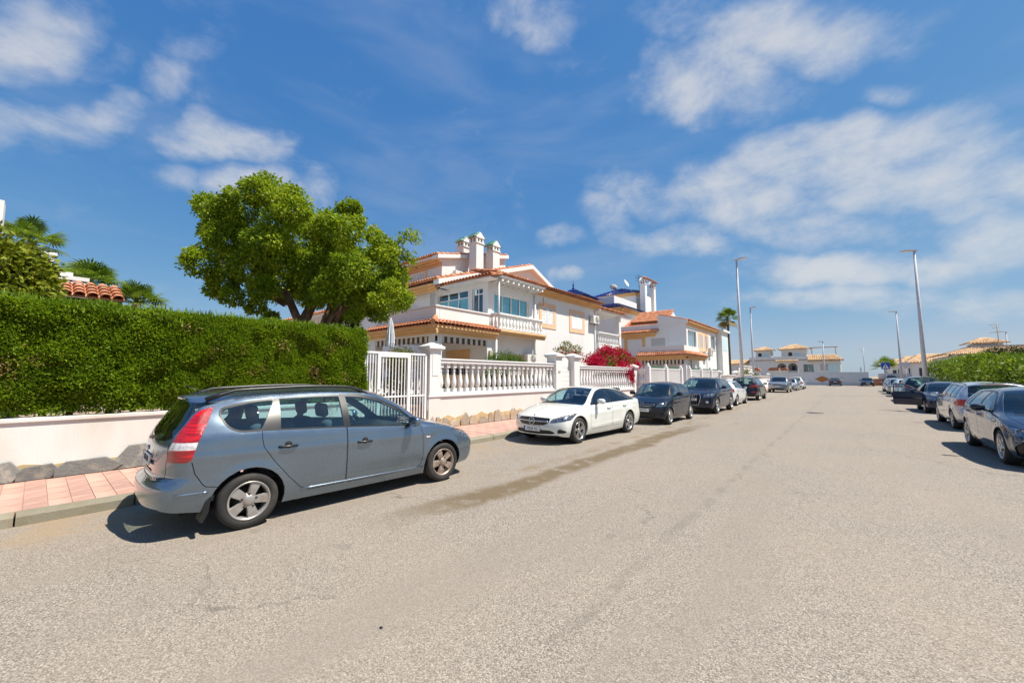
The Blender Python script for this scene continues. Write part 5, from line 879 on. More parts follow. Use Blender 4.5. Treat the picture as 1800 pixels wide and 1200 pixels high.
fan_palm('fan_palm', 'fan palm rising behind the white stepped chimney', (-18.5, 0.85, 0.86), 3.75, 30, 1.0, seed=5, dry=4)
fan_palm('fan_palm', 'tallest fan palm above the yellow green creeper', (-18.5, -0.35, 0.86), 4.8, 30, 0.9, seed=8, dry=3)
fan_palm('tall_palm', 'slender tall palm with bare trunk beside the street lamp', (-14.2, 70.5, 0), 11.0, 40, 1.9, 0.20, seed=12, dry=14)
fan_palm('tall_palm', 'squat palm behind the blue crossing sign', (6.0, 112, 0), 3.6, 26, 2.6, 0.25, seed=14, dry=0)
# creeper on a frame at the far left
shrub('creeper', 'dense yellow green creeper mound above the end of the hedge', (-12.6, -0.95, 0.9), [(0, 0, 2.35, 0.7, 0.95, 1.3), (0, 0.55, 2.9, 0.55, 0.55, 0.5), (0.1, -0.5, 3.0, 0.6, 0.6, 0.6), (0.15, 0.7, 2.1, 0.5, 0.5, 0.9)], 21000, 0.10, lf_ivy, 0.75, up=-0.2, cat='creeper', shell=0.6)
cp = MB(); cp.box((-16.6, -2.3, 4.0), (-16.0, -0.80, 6.1)); tag(cp.build('chimney_stack', m_white), 'white chimney corner at the far left edge above the creeper', 'chimney')
# bougainvillea and other garden plants
shrub('bougainvillea', 'brilliant magenta bougainvillea spilling over the balustrade', (-10.5, 21.5, 0.62), [(0, -0.9, 0.9, 0.6, 0.8, 0.5), (0.2, 0.6, 0.8, 0.5, 0.9, 0.5), (0.1, -1.2, 1.9, 0.7, 0.9, 0.5), (0, 0.3, 2.1, 0.75, 1.0, 0.55), (0.1, 1.4, 1.9, 0.7, 0.9, 0.5)], 6500, 0.09, lf_shrub, 0.6, extra=([(0, -1.7, 2.0, 0.55, 0.6, 0.38), (0.1, -0.9, 2.25, 0.6, 0.7, 0.45), (0, -0.1, 2.2, 0.65, 0.7, 0.5), (0.1, 0.7, 2.25, 0.6, 0.7, 0.45), (0, 1.5, 2.15, 0.6, 0.7, 0.4), (0.4, -0.4, 1.6, 0.5, 0.7, 0.45), (0.5, 0.5, 1.5, 0.5, 0.7, 0.5), (0.7, 0.6, 1.2, 0.3, 0.5, 0.35), (0.8, 0.8, 0.9, 0.2, 0.3, 0.25), (0.3, 2.1, 1.8, 0.5, 0.8, 0.42), (0.2, -2.3, 1.75, 0.5, 0.7, 0.4), (0.2, 2.7, 1.7, 0.4, 0.5, 0.3), (0, 1.0, 2.55, 0.35, 0.3, 0.25), (0, -2.2, 1.8, 0.3, 0.4, 0.25), (0.05, -0.6, 2.6, 0.3, 0.35, 0.2)], 15500, 0.085, lf_boug), cat='flowering shrub')
shrub('climbing_rose', 'sparse dark green shrub with a few red blooms behind the entrance pillars', (-11.6, 18.6, 0.9), [(0, -0.7, 2.1, 0.35, 0.5, 0.35), (0, -0.2, 2.4, 0.3, 0.4, 0.3), (0.1, 0.4, 1.9, 0.4, 0.4, 0.35), (0, 0.9, 2.3, 0.25, 0.35, 0.25), (0, -1.1, 1.7, 0.3, 0.35, 0.3)], 1700, 0.09, lf_olive, 0.5, extra=([(0.1, -0.6, 1.8, 0.4, 0.7, 0.4), (0.2, 0.6, 1.8, 0.4, 0.6, 0.3)], 420, 0.09, lf_boug))
shrub('tall_bush', 'feathery light green bush above the balustrade near the bay window', (-10.9, 12.4, 0.9), [(0, -0.5, 1.3, 0.3, 0.5, 0.45), (0, 0.2, 1.35, 0.3, 0.5, 0.5), (0, 0.9, 1.3, 0.3, 0.5, 0.4)], 4200, 0.11, lf_shrub, 0.18, up=0.9)
shrub('round_bush', 'rounded olive bush behind the bar gate', (-11.0, 7.55, 0.9), [(0, 0, 1.35, 0.55, 0.45, 0.42), (-0.4, 0.1, 1.3, 0.4, 0.35, 0.35), (0, 0, 0.7, 0.4, 0.3, 0.5)], 4200, 0.06, lf_olive, 0.5)
hedge_spots = [(-10.25, 8.5, 0.35), (-10.25, 10.7, 0.55), (-10.2, 11.5, 0.5), (-10.25, 12.5, 0.4), (-10.25, 13.3, 0.45), (-10.2, 16.8, 0.5), (-10.25, 19.6, 0.4)]
for i, (x, y, s) in enumerate(hedge_spots):
    shrub('border_plant', ['small plant behind the first balusters', 'leafy geranium in the middle of the main balustrade', 'geranium leaning through the main balustrade', 'trailing plant right of the geraniums', 'tall sprig beside the entrance pillars', 'geranium behind the far balustrade by its pillar', 'thin plant behind the middle of the far balustrade'][i], (x, y, 0.9), [(0.1, 0, s, 0.22, 0.35, s), (0.2, 0.15, s * 0.7, 0.2, 0.3, s * 0.6)], int(900 * s / 0.4), 0.07, lf_shrub, 0.6, extra=([(0.15, 0, s * 1.1, 0.15, 0.3, s * 0.5)], 14, 0.06, lf_boug) if i in (1, 2, 5) else None, cat='plant')
bk = MB(); bk.box((-10.75, 8.1, 0.9), (-10.6, 14.1, 1.75)); tag(bk.build('reed_screen', mat('brown reed screen', (0.16, 0.10, 0.06), 0.9, var=0.3, scale=30, stretch=(1, 6, 0.3), col2=(0.30, 0.20, 0.12))), 'brown reed screen behind the main row of balusters', 'screen')
for i, (x, y) in enumerate(((-11.6, 7.55), (-12.3, 7.5), (-10.7, 7.55))): shrub('potted_plant', ['flowering plant on the side balustrade behind the gate', 'green plant deeper along the side balustrade', 'purple flowered plant beside the corner pillar'][i], (x, y, 1.1), [(0, 0, 0.45, 0.18, 0.15, 0.35)], 420, 0.07, lf_shrub, 0.5, cat='plant', extra=([(0, 0, 0.65, 0.12, 0.1, 0.15)], 10, 0.07, lf_boug) if i != 1 else None)
shrub('street_shrub', 'small olive green shrub beside the white street walls', (-10.2, 60, 0.9), [(0, 0, 0.9, 0.9, 1.2, 0.8), (0.3, 1.6, 0.7, 0.8, 1.0, 0.6)], 3200, 0.13, lf_olive)
# lime shrubs along the far side of the road
for i, (x, y, s, h, m) in enumerate(((7.6, 31, 1.5, 2.3, lf_lime), (7.6, 35, 1.6, 2.6, lf_lime), (7.8, 39.5, 1.7, 2.8, lf_lime), (7.9, 44, 1.8, 2.9, lf_lime), (8.0, 49, 1.8, 3.1, lf_lime), (7.6, 54, 1.5, 3.2, lf_lime), (7.4, 27.5, 1.4, 2.1, lf_lime))):
    bl = [(0, 0, h * 0.5, s, s * 1.5, h * 0.5)] + [(rng.uniform(-.8, .5) * s, rng.uniform(-1.4, 1.4) * s, h * rng.uniform(0.6, 0.92), s * 0.45, s * 0.5, h * 0.2) for _ in range(9)]
    shrub('lime_shrub', ['lime green shrub at the near end of the far side planting', 'lime green shrub behind the silver estate roof', 'third lime green shrub of the far side planting', 'bushy lime shrub in the middle of the far side planting', 'lime green shrub below the long tiled roof', 'last lime green shrub beside the tall lamp post', 'nearest lime shrub behind the slate blue hatchback'][i], (x, y, 0.1), bl, 9000, 0.16, m, 0.5, shell=0.5, group='shrubs across the road')
shrub('dark_conifer', 'dark spreading conifer above the lime shrubs', (8.7, 47, 0.1), [(0, 0, 3.2, 0.8, 0.8, 0.5), (0.9, 0.5, 3.4, 0.8, 0.6, 0.4), (1.8, 0.6, 3.3, 0.9, 0.7, 0.5), (2.6, 0.9, 3.6, 0.7, 0.6, 0.3), (0.6, 0, 2.6, 1.2, 0.9, 0.5), (2.0, 0, 2.7, 1.2, 0.9, 0.5)], 5200, 0.22, lf_dark, 0.2, cat='tree')
# ---------------------------------------------------------------- street furniture
m_pole = mat('galvanised grey paint', (0.50, 0.51, 0.54), 0.65, 0.0, var=0.05)
def lamp(label, loc, h, armdir, head=0.9):
    T = thing('street_lamp', label, 'street lamp', loc, 0, 'street lamps'); p = MB(); p.tube([(0, 0, 0), (0, 0, h * 0.5), (0, 0, h)], [0.17, 0.125, 0.075], 14); p.build('pole', m_pole, T, fix=False); b = MB(); b.box((-0.22, -0.22, 0), (0.22, 0.22, 0.05)); b.build('base_plate', m_pole, T)
    a = Vector((math.cos(armdir), math.sin(armdir), 0)); M = Matrix.Translation((0, 0, h)) @ Matrix.Rotation(armdir, 4, 'Z') @ Matrix.Rotation(R(-8), 4, 'Y'); s = MB(); s.prism([(-0.18, 0.0), (-0.15, 0.10), (head * 0.5, 0.14), (head, 0.06), (head, 0.0)], -0.17, 0.17, 'y', M); o = s.build('lamp_head', m_pole, T, bevel=0.02); q = MB(); q.prism([(0.15, -0.02), (head * 0.92, -0.02), (head * 0.92, -0.002), (0.15, -0.002)], -0.12, 0.12, 'y', M); q.build('lamp_glass', m_clear, o); d = MB(); d.box((-0.05, -0.178, 0.5), (0.05, -0.165, 0.9)); d.build('service_door', m_pole, T)
    return T
lamp('tall street lamp on the pavement beyond the parked cars on the villa side', (-7.75, 43.6, 0.13), 12.9, R(0)); lamp('tall grey street lamp rising from the lime shrubs across the road', (4.95, 47.6, 0.13), 12.2, R(180))
lamp('thin distant street lamp behind the tall palm', (-10.6, 68, 0.0), 11.8, R(0)); lamp('distant street lamp beside the yield sign', (6.3, 85, 0.0), 11.6, R(180)); lamp('small far lamp above the long tiled roof', (22.3, 112, 0), 9.6, R(180), 1.3); lamp('slim lamp post in front of the end villa', (-3.4, 99, 0), 8.4, R(180), 0.8)
def sign_post(T, h, x=0, y=0): p = MB(); p.tube([(x, y, 0), (x, y, h)], 0.035, 8); p.build('post', m_pole, T)
CS = thing('crossing_sign', 'square blue pedestrian crossing sign on a post', 'road sign', (3.35, 62, 0)); sign_post(CS, 3.25, 0, 0.05)
b_ = MB(); b_.box((-0.36, -0.012, 2.5), (0.36, 0.012, 3.25)); PN = b_.build('panel', mat('traffic sign blue', (0.015, 0.06, 0.42), 0.4), CS, bevel=0.008); b_ = MB(); b_.prism([(-0.27, 2.6), (0.27, 2.6), (0, 3.12)], -0.018, -0.013); b_.build('white_triangle', m_plate, PN)
b_ = MB(); b_.lathe([(0.001, 0), (0.04, 0), (0.04, 0.004)], 10, Matrix.Translation((0.0, -0.02, 2.97)) @ Matrix.Rotation(R(90), 4, 'X')); b_.tube([(0, -0.021, 2.94), (0.0, -0.021, 2.8), (-0.08, -0.021, 2.64)], 0.022, 5); b_.tube([(0, -0.021, 2.8), (0.07, -0.021, 2.64)], 0.02, 5); b_.tube([(0, -0.021, 2.9), (0.09, -0.021, 2.82)], 0.014, 5); b_.build('walking_figure', m_ink, PN, fix=False)
YS = thing('yield_sign', 'back of a grey triangular yield sign on a post', 'road sign', (5.0, 62, 0)); sign_post(YS, 3.2, 0, 0.04); b_ = MB(); b_.prism([(-0.42, 3.25), (0.42, 3.25), (0.06, 2.55), (-0.06, 2.55)], -0.012, 0.012); b_.build('panel', m_pole, YS, bevel=0.006)
FA = thing('mast_aerial', 'thin aerial mast against the sky beyond the end wall', 'aerial', (3.0, 120, 0)); p = MB(); p.tube([(0, 0, 0), (0, 0, 8.2)], 0.08, 6)
for z in (7.9, 7.3): p.tube([(-0.5, 0, z), (0.5, 0, z)], 0.05, 4)
p.build('mast', m_pole, FA, fix=False)
# closed parasol behind the gate
PU = thing('closed_parasol', 'closed white garden parasol behind the bar gate', 'parasol', (-13.2, 8.55, 0.86)); p = MB(); p.tube([(0, 0, 0), (0, 0, 3.05)], 0.025, 8); p.build('pole', m_pole, PU); c = MB(); n = 10; prof = [(0.03, 3.02), (0.09, 2.85), (0.14, 2.5), (0.17, 2.1), (0.13, 1.95)]; vs = []
for r_, z in prof:
    for k in range(n * 2): a = math.pi * k / n; rr = r_ * (1.0 if k % 2 else 0.62); vs.append((rr * math.cos(a), rr * math.sin(a), z))
c.add(vs, [(i * 2 * n + k, i * 2 * n + (k + 1) % (2 * n), (i + 1) * 2 * n + (k + 1) % (2 * n), (i + 1) * 2 * n + k) for i in range(len(prof) - 1) for k in range(2 * n)]); c.build('folded_canopy', mat('white parasol cloth', (0.62, 0.66, 0.72), 0.85), PU)
ST = thing('road_stone', 'small dark pebble lying on the asphalt near the viewer', 'pebble', (-2.52, 1.62, 0.0)); s = MB(); s.lathe([(0.001, 0.009), (0.008, 0.007), (0.012, 0.003), (0.009, 0.0)], 7, Matrix.Scale(1.3, 4, (1, 0, 0))); s.build('pebble', m_ink, ST)
# ---------------------------------------------------------------- cars
from mathutils.bvhtree import BVHTree
def proj(v, view): return (v.x, v.z) if view in 'Ss' else (v.y, v.z) if view in 'FRfr' else (v.x, v.y)
def faceok(f, view, L):
    n = f.normal; c = f.calc_center_median()
    if view == 'S': return n.y > 0.2
    if view == 's': return n.y > 0.03
    if view == 'f': return n.x < -0.03 and c.x < 0.4 * L
    if view == 'r': return n.x > 0.03 and c.x > 0.6 * L
    if view == 'F': return n.x < -0.12 and c.x < 0.4 * L
    if view == 'R': return n.x > 0.12 and c.x > 0.6 * L
    return n.z > 0.25
def cut(bm, poly, view, L):
    xs = [q[0] for q in poly]; ys = [q[1] for q in poly]; e = 0.01; bb = (min(xs) - e, max(xs) + e, min(ys) - e, max(ys) + e)
    cand = {}
    def put(f):
        P = [proj(v.co, view) for v in f.verts]
        a, b, c, d = min(p[0] for p in P), max(p[0] for p in P), min(p[1] for p in P), max(p[1] for p in P)
        if a < bb[1] and b > bb[0] and c < bb[3] and d > bb[2]: cand[f] = (a, b, c, d)
    for f in bm.faces:
        if faceok(f, view, L): put(f)
    for i in range(len(poly)):
        a = poly[i - 1]; b = poly[i]
        if abs(a[0] - b[0]) + abs(a[1] - b[1]) < 1e-5: continue
        lo = (min(a[0], b[0]), max(a[0], b[0]), min(a[1], b[1]), max(a[1], b[1]))
        d = (b[0] - a[0], b[1] - a[1]); ln = math.hypot(*d); nn = (-d[1] / ln, d[0] / ln); fs = []
        for f, k in cand.items():
            if not f.is_valid or k[0] > lo[1] + 1e-4 or k[1] < lo[0] - 1e-4 or k[2] > lo[3] + 1e-4 or k[3] < lo[2] - 1e-4: continue
            s = [(p[0] - a[0]) * nn[0] + (p[1] - a[1]) * nn[1] for p in (proj(v.co, view) for v in f.verts)]
            if min(s) < -1e-4 and max(s) > 1e-4: fs.append(f)
        if not fs: continue
        geom = set(fs)
        for f in fs: geom.update(f.edges); geom.update(f.verts)
        no = Vector((nn[0], 0, nn[1])) if view in 'Ss' else Vector((0, nn[0], nn[1])) if view in 'FRfr' else Vector((nn[0], nn[1], 0))
        co = Vector((a[0], 0, a[1])) if view in 'Ss' else Vector((0, a[0], a[1])) if view in 'FRfr' else Vector((a[0], a[1], 0))
        r = bmesh.ops.bisect_plane(bm, geom=list(geom), dist=1e-5, plane_co=co, plane_no=no)
        for g in r['geom']:
            if isinstance(g, bmesh.types.BMFace): g.normal_update(); put(g)
        for f in fs:
            if f.is_valid: put(f)
def thick(pts, w):
    """open polyline -> thin polygon"""
    P = [Vector(p) for p in pts]; A = []; B = []
    for i, p in enumerate(P):
        d = (P[min(i + 1, len(P) - 1)] - P[max(i - 1, 0)]).normalized(); n = Vector((-d.y, d.x)) * w / 2
        A.append(tuple(p + n)); B.append(tuple(p - n))
    return A + B[::-1]
def seat_mb(mb, x, y, z, w, back=0.62, rake=0.32, head=True):
    """seat cushion, raked back and headrest; the car's nose is towards -x"""
    def pad(c, d, rot=0.0, r=0.05):
        bm = bmesh.new(); bmesh.ops.create_cube(bm, size=1.0); bmesh.ops.scale(bm, vec=d, verts=bm.verts)
        bmesh.ops.bevel(bm, geom=list(bm.edges), offset=min(r, min(d) * 0.45), segments=3, affect='EDGES', profile=0.5)
        M = Matrix.Translation(c) @ Matrix.Rotation(rot, 4, 'Y'); bm.transform(M); bm.verts.index_update()
        mb.add([v.co[:] for v in bm.verts], [[v.index for v in f.verts] for f in bm.faces], True); bm.free()
    pad((x - 0.22, y, z), (0.5, w, 0.16)); pad((x + 0.05 + math.sin(rake) * back / 2, y, z + 0.05 + back / 2), (0.14, w * 0.96, back), rake, 0.06)
    if head:
        hs = (0,) if w < 0.7 else (-w / 3, w / 3)
        for k in hs: pad((x + 0.03 + math.sin(rake) * (back + 0.1), y + k, z + back + 0.17), (0.1, 0.27, 0.19), rake * 0.5, 0.045)
def wheel_meshes(key, Rw, width, style, rim_r, mrim):
    """tyre, rim and hub meshes round local y (outer side = +y)"""
    T = Matrix.Rotation(-math.pi / 2, 4, 'X')            # local z -> +y
    w = width / 2; t = MB(); k = rim_r
    t.lathe([(k, -w * 0.85), (k + 0.012, -w), (k + (Rw - k) * 0.55, -w * 1.04), (Rw - 0.018, -w * 0.93), (Rw - 0.004, -w * 0.75), (Rw, 0), (Rw - 0.004, w * 0.75), (Rw - 0.018, w * 0.93), (k + (Rw - k) * 0.55, w * 1.04), (k + 0.012, w), (k, w * 0.85)], 48, T)
    tyre = t.mesh('tyre', m_rub)
    r = MB(); r.lathe([(k - 0.02, -w * 0.8), (k - 0.012, w * 0.6), (k + 0.004, w * 0.95), (k + 0.006, w * 1.0), (k - 0.008, w * 1.0), (k - 0.022, w * 0.8), (k - 0.03, w * 0.3)], 40, T)
    n, wi, wo, dep, split = style
    for i in range(n):
        a0 = 2 * math.pi * i / n + math.pi / 2
        def arm(off0, off1, wi, wo):
            rr = [0.045, k * 0.3, k * 0.65, k - 0.012]; hh = [w * dep * 0.9, w * dep, w * dep * 0.98 + 0.006, w * 0.86]
            vs = []
            for q, h, u in zip(rr, hh, (0, 0.25, 0.6, 1)):
                hwid = (wi + (wo - wi) * u) / 2; oo = off0 + (off1 - off0) * u
                for sy in (-1, 1):
                    for dz in (0, -0.022):
                        lx, ly = q, sy * hwid * (0.82 if dz == 0 else 1.0) + oo
                        vs.append(T @ Vector((lx * math.cos(a0) - ly * math.sin(a0), lx * math.sin(a0) + ly * math.cos(a0), h + dz)))
            fs = []
            for j in range(3):
                b = j * 4; c = b + 4
                fs += [(b, c, c + 2, b + 2), (b + 1, b, c, c + 1)[::-1], (b + 2, b + 3, c + 3, c + 2)[::-1]]
            r.add(vs, fs)
        if split: arm(-0.008, -split, wi * 0.5, wo * 0.5); arm(0.008, split, wi * 0.5, wo * 0.5)
        else: arm(0, 0, wi, wo)
    r.lathe([(0.085 if style[2] > 0.1 else 0.062, w * dep - 0.03), (0.06, w * dep + 0.002), (0.03, w * dep + 0.01), (0.0005, w * dep + 0.011)], 20, T)
    rim = r.mesh('rim', mrim)
    bm = bmesh.new(); bm.from_mesh(rim); bmesh.ops.recalc_face_normals(bm, faces=bm.faces); bm.to_mesh(rim); bm.free()
    h = MB(); h.lathe([(0.0005, 0.01), (k * 0.72, 0.01), (k * 0.72, -0.01), (k - 0.02, -0.03)], 28, T)
    for i in range(5):
        a = 2 * math.pi * (i + 0.5) / 5; h.lathe([(0.012, 0.0), (0.011, w * dep + 0.008), (0.0005, w * dep + 0.012)], 8, T @ Matrix.Translation((0.075 * math.cos(a), 0.075 * math.sin(a), 0)))
    hub = h.mesh('wheel', m_darkrim)
    return hub, tyre, rim

def make_car(name, label, S, loc, rz, group=None, cat='car', open_door=False):
    L, hw = S['L'], S['hw']; lod = S.get('lod', 0); sg = S.get('seg', (64, 44, 30)[lod])
    N1, N2, N3 = ((20, 10, 11), (15, 8, 8), (11, 6, 6))[lod]
    f_zt = pchip(*zip(*S['zt'])); f_zs = pchip(*zip(*S['zs'])); f_zr = pchip(*zip(*S['zr'])); f_wr = pchip(*zip(*S['wr'])); f_ws = pchip(*zip(*S['ws'])); f_zb = pchip(*zip(*S['zb']))
    f_pf = pchip(*zip(*S['pf'])); f_pr = pchip(*zip(*S['pr']))
    xc, xh = S['xc'], S['xh']                              # cowl and windscreen header stations
    xs = sorted(set([round(L * (i + 0.5) / sg, 4) for i in range(sg) if 0.10 < L * (i + 0.5) / sg < L - 0.10 and min(abs(L * (i + 0.5) / sg - xc), abs(L * (i + 0.5) / sg - xh)) > 0.012] + [xc, xh] + S.get('xtra', [])))
    rad = S.get('rad', 0.09); nr = (6, 5, 4)[lod]; ends = [rad * (1 - math.cos(math.pi / 2 * i / nr)) for i in range(nr)]
    st = [(d, rad - math.sqrt(max(0, rad * rad - (rad - d) ** 2))) for d in ends] + [(x, 0.0) for x in xs if rad < x < L - rad] + [(L - d, rad - math.sqrt(max(0, rad * rad - (rad - d) ** 2))) for d in ends[::-1]]
    side = pchip(*zip(*S.get('side', [(0, -0.085), (0.1, -0.05), (0.3, -0.012), (0.55, 0.0), (0.8, -0.008), (0.93, -0.018), (1, -0.04)])))
    sect = []
    for x, ins in st:
        zb, zs, zr, zt, ws, wr = (float(f(x)) for f in (f_zb, f_zs, f_zr, f_zt, f_ws, f_wr)); ws *= hw
        zr = max(zr, zs + 0.012); zt = max(zt, zr + 0.006); wr = min(wr, ws - 0.045)
        s = np.linspace(0, 1, N1 + 1)[:-1] ** 0.85; y1 = ws + side(s); z1 = zb + (zs - zb) * s
        t = np.linspace(0, 1, N2 + 1)[:-1]; ya = ws + float(side(1.0)); hgt = zr - zs
        y2 = ya + (wr - ya) * t + min(0.03, hgt * 0.09) * np.sin(np.pi * t); z2 = zs + hgt * t
        u = np.linspace(0, 1, N3 + 1) ** 1.25; pw = S.get('crown', 2.4)
        y3 = wr * (1 - u); z3 = zr + (zt - zr) * (1 - (1 - u) ** pw)
        y = np.concatenate([y1, y2, y3]); z = np.concatenate([z1, z2, z3])
        if ins > 0:
            zc = (zb + zt) / 2; hz = (zt - zb) / 2
            y = y * (1 - ins / ws); z = zc + (z - zc) * (1 - ins * S.get('radz', 0.6) / hz)
        sect.append((x, y, z))
    N = N1 + N2 + N3 + 1
    ff, fr, bf, br, cb = S.get('ff', 0.95), S.get('fr', 0.9), S.get('bowf', 0.26), S.get('bowr', 0.16), S.get('cowl', 0.14)
    creases = S.get('crease', [])
    def deform(x, y, z):
        x = np.broadcast_to(np.asarray(x, float), np.shape(y)).copy(); yn = np.abs(y) / hw
        bell = np.clip((x - (xc - 0.75)) / 0.75, 0, 1) * np.clip((xh + 0.9 - x) / 0.9, 0, 1); bell = bell * bell * (3 - 2 * bell)
        x2 = x - cb * (1 - yn ** 2) * bell * np.clip((z - 0.7) / 0.2, 0, 1)
        x2 = x2 + (f_pf(z) + bf * yn ** S.get('bpf', 3.2)) * np.clip(1 - x / ff, 0, 1) ** 1.4
        x2 = x2 - (f_pr(z) + br * yn ** S.get('bpr', 3.2)) * np.clip(1 - (L - x) / fr, 0, 1) ** S.get('rexp', 1.4)
        y2 = y.copy()
        for (xa, za, xb, zb_, amp, wid) in creases:
            zl = za + (zb_ - za) * np.clip((x2 - xa) / (xb - xa), 0, 1); w = np.clip((x2 - xa) / 0.3, 0, 1) * np.clip((xb - x2) / 0.3, 0, 1)
            y2 = y2 + amp * w * np.exp(-((z - zl) / wid) ** 2) * (yn > 0.6) * np.where(z < zl, 1.0, np.exp(-np.clip(z - zl, 0, 1) / 0.02))
        for xw in (S['xf'], S['xr']):                       # flared wheel arches
            d = np.hypot(x2 - xw, z - S['R'] * 0.98); y2 = y2 + S.get('flare', 0.016) * np.exp(-((d - S['R'] - 0.06) / 0.06) ** 2) * (yn > 0.72) * (z < S['R'] * 2.6)
        return np.stack([x2, y2, z], -1)
    bm = bmesh.new(); lay = bm.faces.layers.int.new('g'); rows = []
    for x, y, z in sect: rows.append([bm.verts.new(p) for p in deform(x, y, z)])
    r0 = N1 + N2
    pil = 1
    def quad(a, b, c, d, g=0):
        vs = []
        for v in (a, b, c, d):
            if v not in vs: vs.append(v)
        if len(vs) > 2:
            try: f = bm.faces.new(vs); f[lay] = g; f.smooth = True
            except ValueError: pass
    sx = [q[0] for q in sect]
    for i in range(len(rows) - 1):
        xm = (sx[i] + sx[i + 1]) / 2
        for j in range(N - 1):
            g = 0
            if j >= r0 and xc < xm < xh: g = 1 if j >= r0 + pil else 2
            quad(rows[i][j], rows[i + 1][j], rows[i + 1][j + 1], rows[i][j + 1], g)
    K = (9, 7, 5)[lod]
    for end in (0, -1):
        x, y, z = sect[end]; cols = [rows[end]]
        for k in range(1, K + 1):
            t = k / K; cols.append([bm.verts.new(p) for p in deform(x, y * (1 - t), z)])
        for k in range(K):
            for j in range(N - 1):
                q = (cols[k][j], cols[k][j + 1], cols[k + 1][j + 1], cols[k + 1][j]); quad(*(q if end == -1 else q[::-1]))
    bmesh.ops.remove_doubles(bm, verts=bm.verts, dist=2e-4)
    bmesh.ops.recalc_face_normals(bm, faces=bm.faces)
    s = sum(f.normal.y * f.calc_area() for f in bm.faces)
    if s < 0: bmesh.ops.reverse_faces(bm, faces=bm.faces)
    bm.normal_update()
    # --- outlines cut into the shell
    Ra = S['R'] + S.get('archgap', 0.045); zw = S['R']
    arch = [[(xw + Ra * math.cos(2 * math.pi * i / 26), zw + Ra * math.sin(2 * math.pi * i / 26)) for i in range(26)] for xw in (S['xf'], S['xr'])]
    feats = [('_hole', 'S', p) for p in arch] + list(S['feats'])
    for c, v, p in feats:
        if v == 'B': cut(bm, p[0], 's', L); cut(bm, p[1], p[2].lower(), L)
        else: cut(bm, p, v, L)
    bm.normal_update()
    cls = {}
    def bb_(p): return (min(q[0] for q in p), max(q[0] for q in p), min(q[1] for q in p), max(q[1] for q in p))
    boxes = [(c, v, p) + (bb_(p) if v != 'B' else (bb_(p[0]), bb_(p[1]), 0, 0)) for c, v, p in feats]
    for f in bm.faces:
        c = f.calc_center_median(); n = f.normal; k = None
        for (cn, v, p, a, b, d, e) in boxes:
            if v == 'B':
                q, w = (c.x, c.z), (c.y, c.z)
                if a[0] <= q[0] <= a[1] and a[2] <= q[1] <= a[3] and inpoly(q[0], q[1], p[0]) and inpoly(w[0], w[1], p[1]): k = cn; break
                continue
            q = proj(c, v)
            if a <= q[0] <= b and d <= q[1] <= e and faceok(f, v, L) and inpoly(q[0], q[1], p): k = cn; break
        if k is None: k = ('body', 'windscreen', 'a_pillar')[f[lay]]
        if k == 'a_pillar': k = 'body'
        cls.setdefault(k, []).append(f)
    # --- the car
    T = thing(name, label, cat, loc, rz, group); X0 = L / 2
    paint = S['paint']; mats = {'body': paint, 'door': paint, 'glass': g_side, 'windscreen': g_front, 'trim': m_trim, 'gap': m_gap, 'rear_window': g_rear, 'tail_lamp': m_red, 'tail_lamp_clear': m_clear, 'tail_lamp_dark': m_redd, 'headlamp': m_lampin, 'grille': m_grille, 'intake': m_grille, 'quarter_glass': g_side, 'rear_glass': g_side, 'bumper_insert': m_trim, 'cladding': m_trim, 'chrome_strip': m_chrome, 'high_brake_lamp': m_redd}
    mats.update(S.get('mats', {}))
    ofs = {'gap': -0.007, 'glass': -0.003, 'rear_glass': -0.003, 'quarter_glass': -0.003, 'rear_window': -0.002, 'windscreen': -0.002, 'tail_lamp': 0.004, 'tail_lamp_clear': 0.004, 'tail_lamp_dark': 0.004, 'headlamp': -0.012, 'intake': -0.03, 'grille': -0.012, 'chrome_strip': 0.003, 'cladding': 0.006, 'trim': 0.001}
    ofs.update(S.get('ofs', {}))
    both = {'body', 'windscreen', 'gap', 'rear_window', 'grille', 'intake', 'bumper_insert', 'cladding', 'high_brake_lamp'} | set(S.get('both', ()))
    body = None; objs = {}
    def piece(nm, faces, m, off, sides, parent, flip=False):
        idx = {}; co = []; no = []; fs = []
        for f in faces:
            for v in f.verts:
                if v not in idx:
                    idx[v] = len(co); n = v.normal.copy()
                    if abs(v.co.y) < 1e-4: n.y = 0; n.normalize()
                    p = v.co + n * off
                    if abs(v.co.y) < 1e-4: p.y = 0
                    co.append((p.x - X0, p.y, p.z)); no.append(n)
            fs.append([idx[v] for v in f.verts])
        V = []; Fc = []; Nn = []
        for sd in sides:
            k = len(V); V += [(a, b * sd, c) for a, b, c in co]; Nn += [(n.x, n.y * sd, n.z) for n in no]
            Fc += [[i + k for i in (f if sd > 0 else f[::-1])] for f in fs]
        if flip: Fc = [f[::-1] for f in Fc]; Nn = [(-a, -b, -c) for a, b, c in Nn]
        me = bpy.data.meshes.new(nm); me.from_pydata(V, [], Fc); me.materials.append(m); me.polygons.foreach_set('use_smooth', [True] * len(Fc))
        me.normals_split_custom_set_from_vertices(Nn); me.update(); return link(nm, me, parent)
    def pname(k): return {'front_door': 'door', 'rear_door': 'door', 'glass': 'window', 'rear_glass': 'window', 'quarter_glass': 'window', 'gap': 'panel_gap', 'trim': 'window_trim', 'tail_lamp_clear': 'reversing_lamp', 'tail_lamp_dark': 'brake_lamp'}.get(k, k)
    mats['front_door'] = mats['rear_door'] = paint
    body = piece('body', cls.pop('body'), paint, 0.0, (1, -1), T)
    order = sorted(cls, key=lambda k: (0 if 'door' in k else 1, k)); door_o = {}
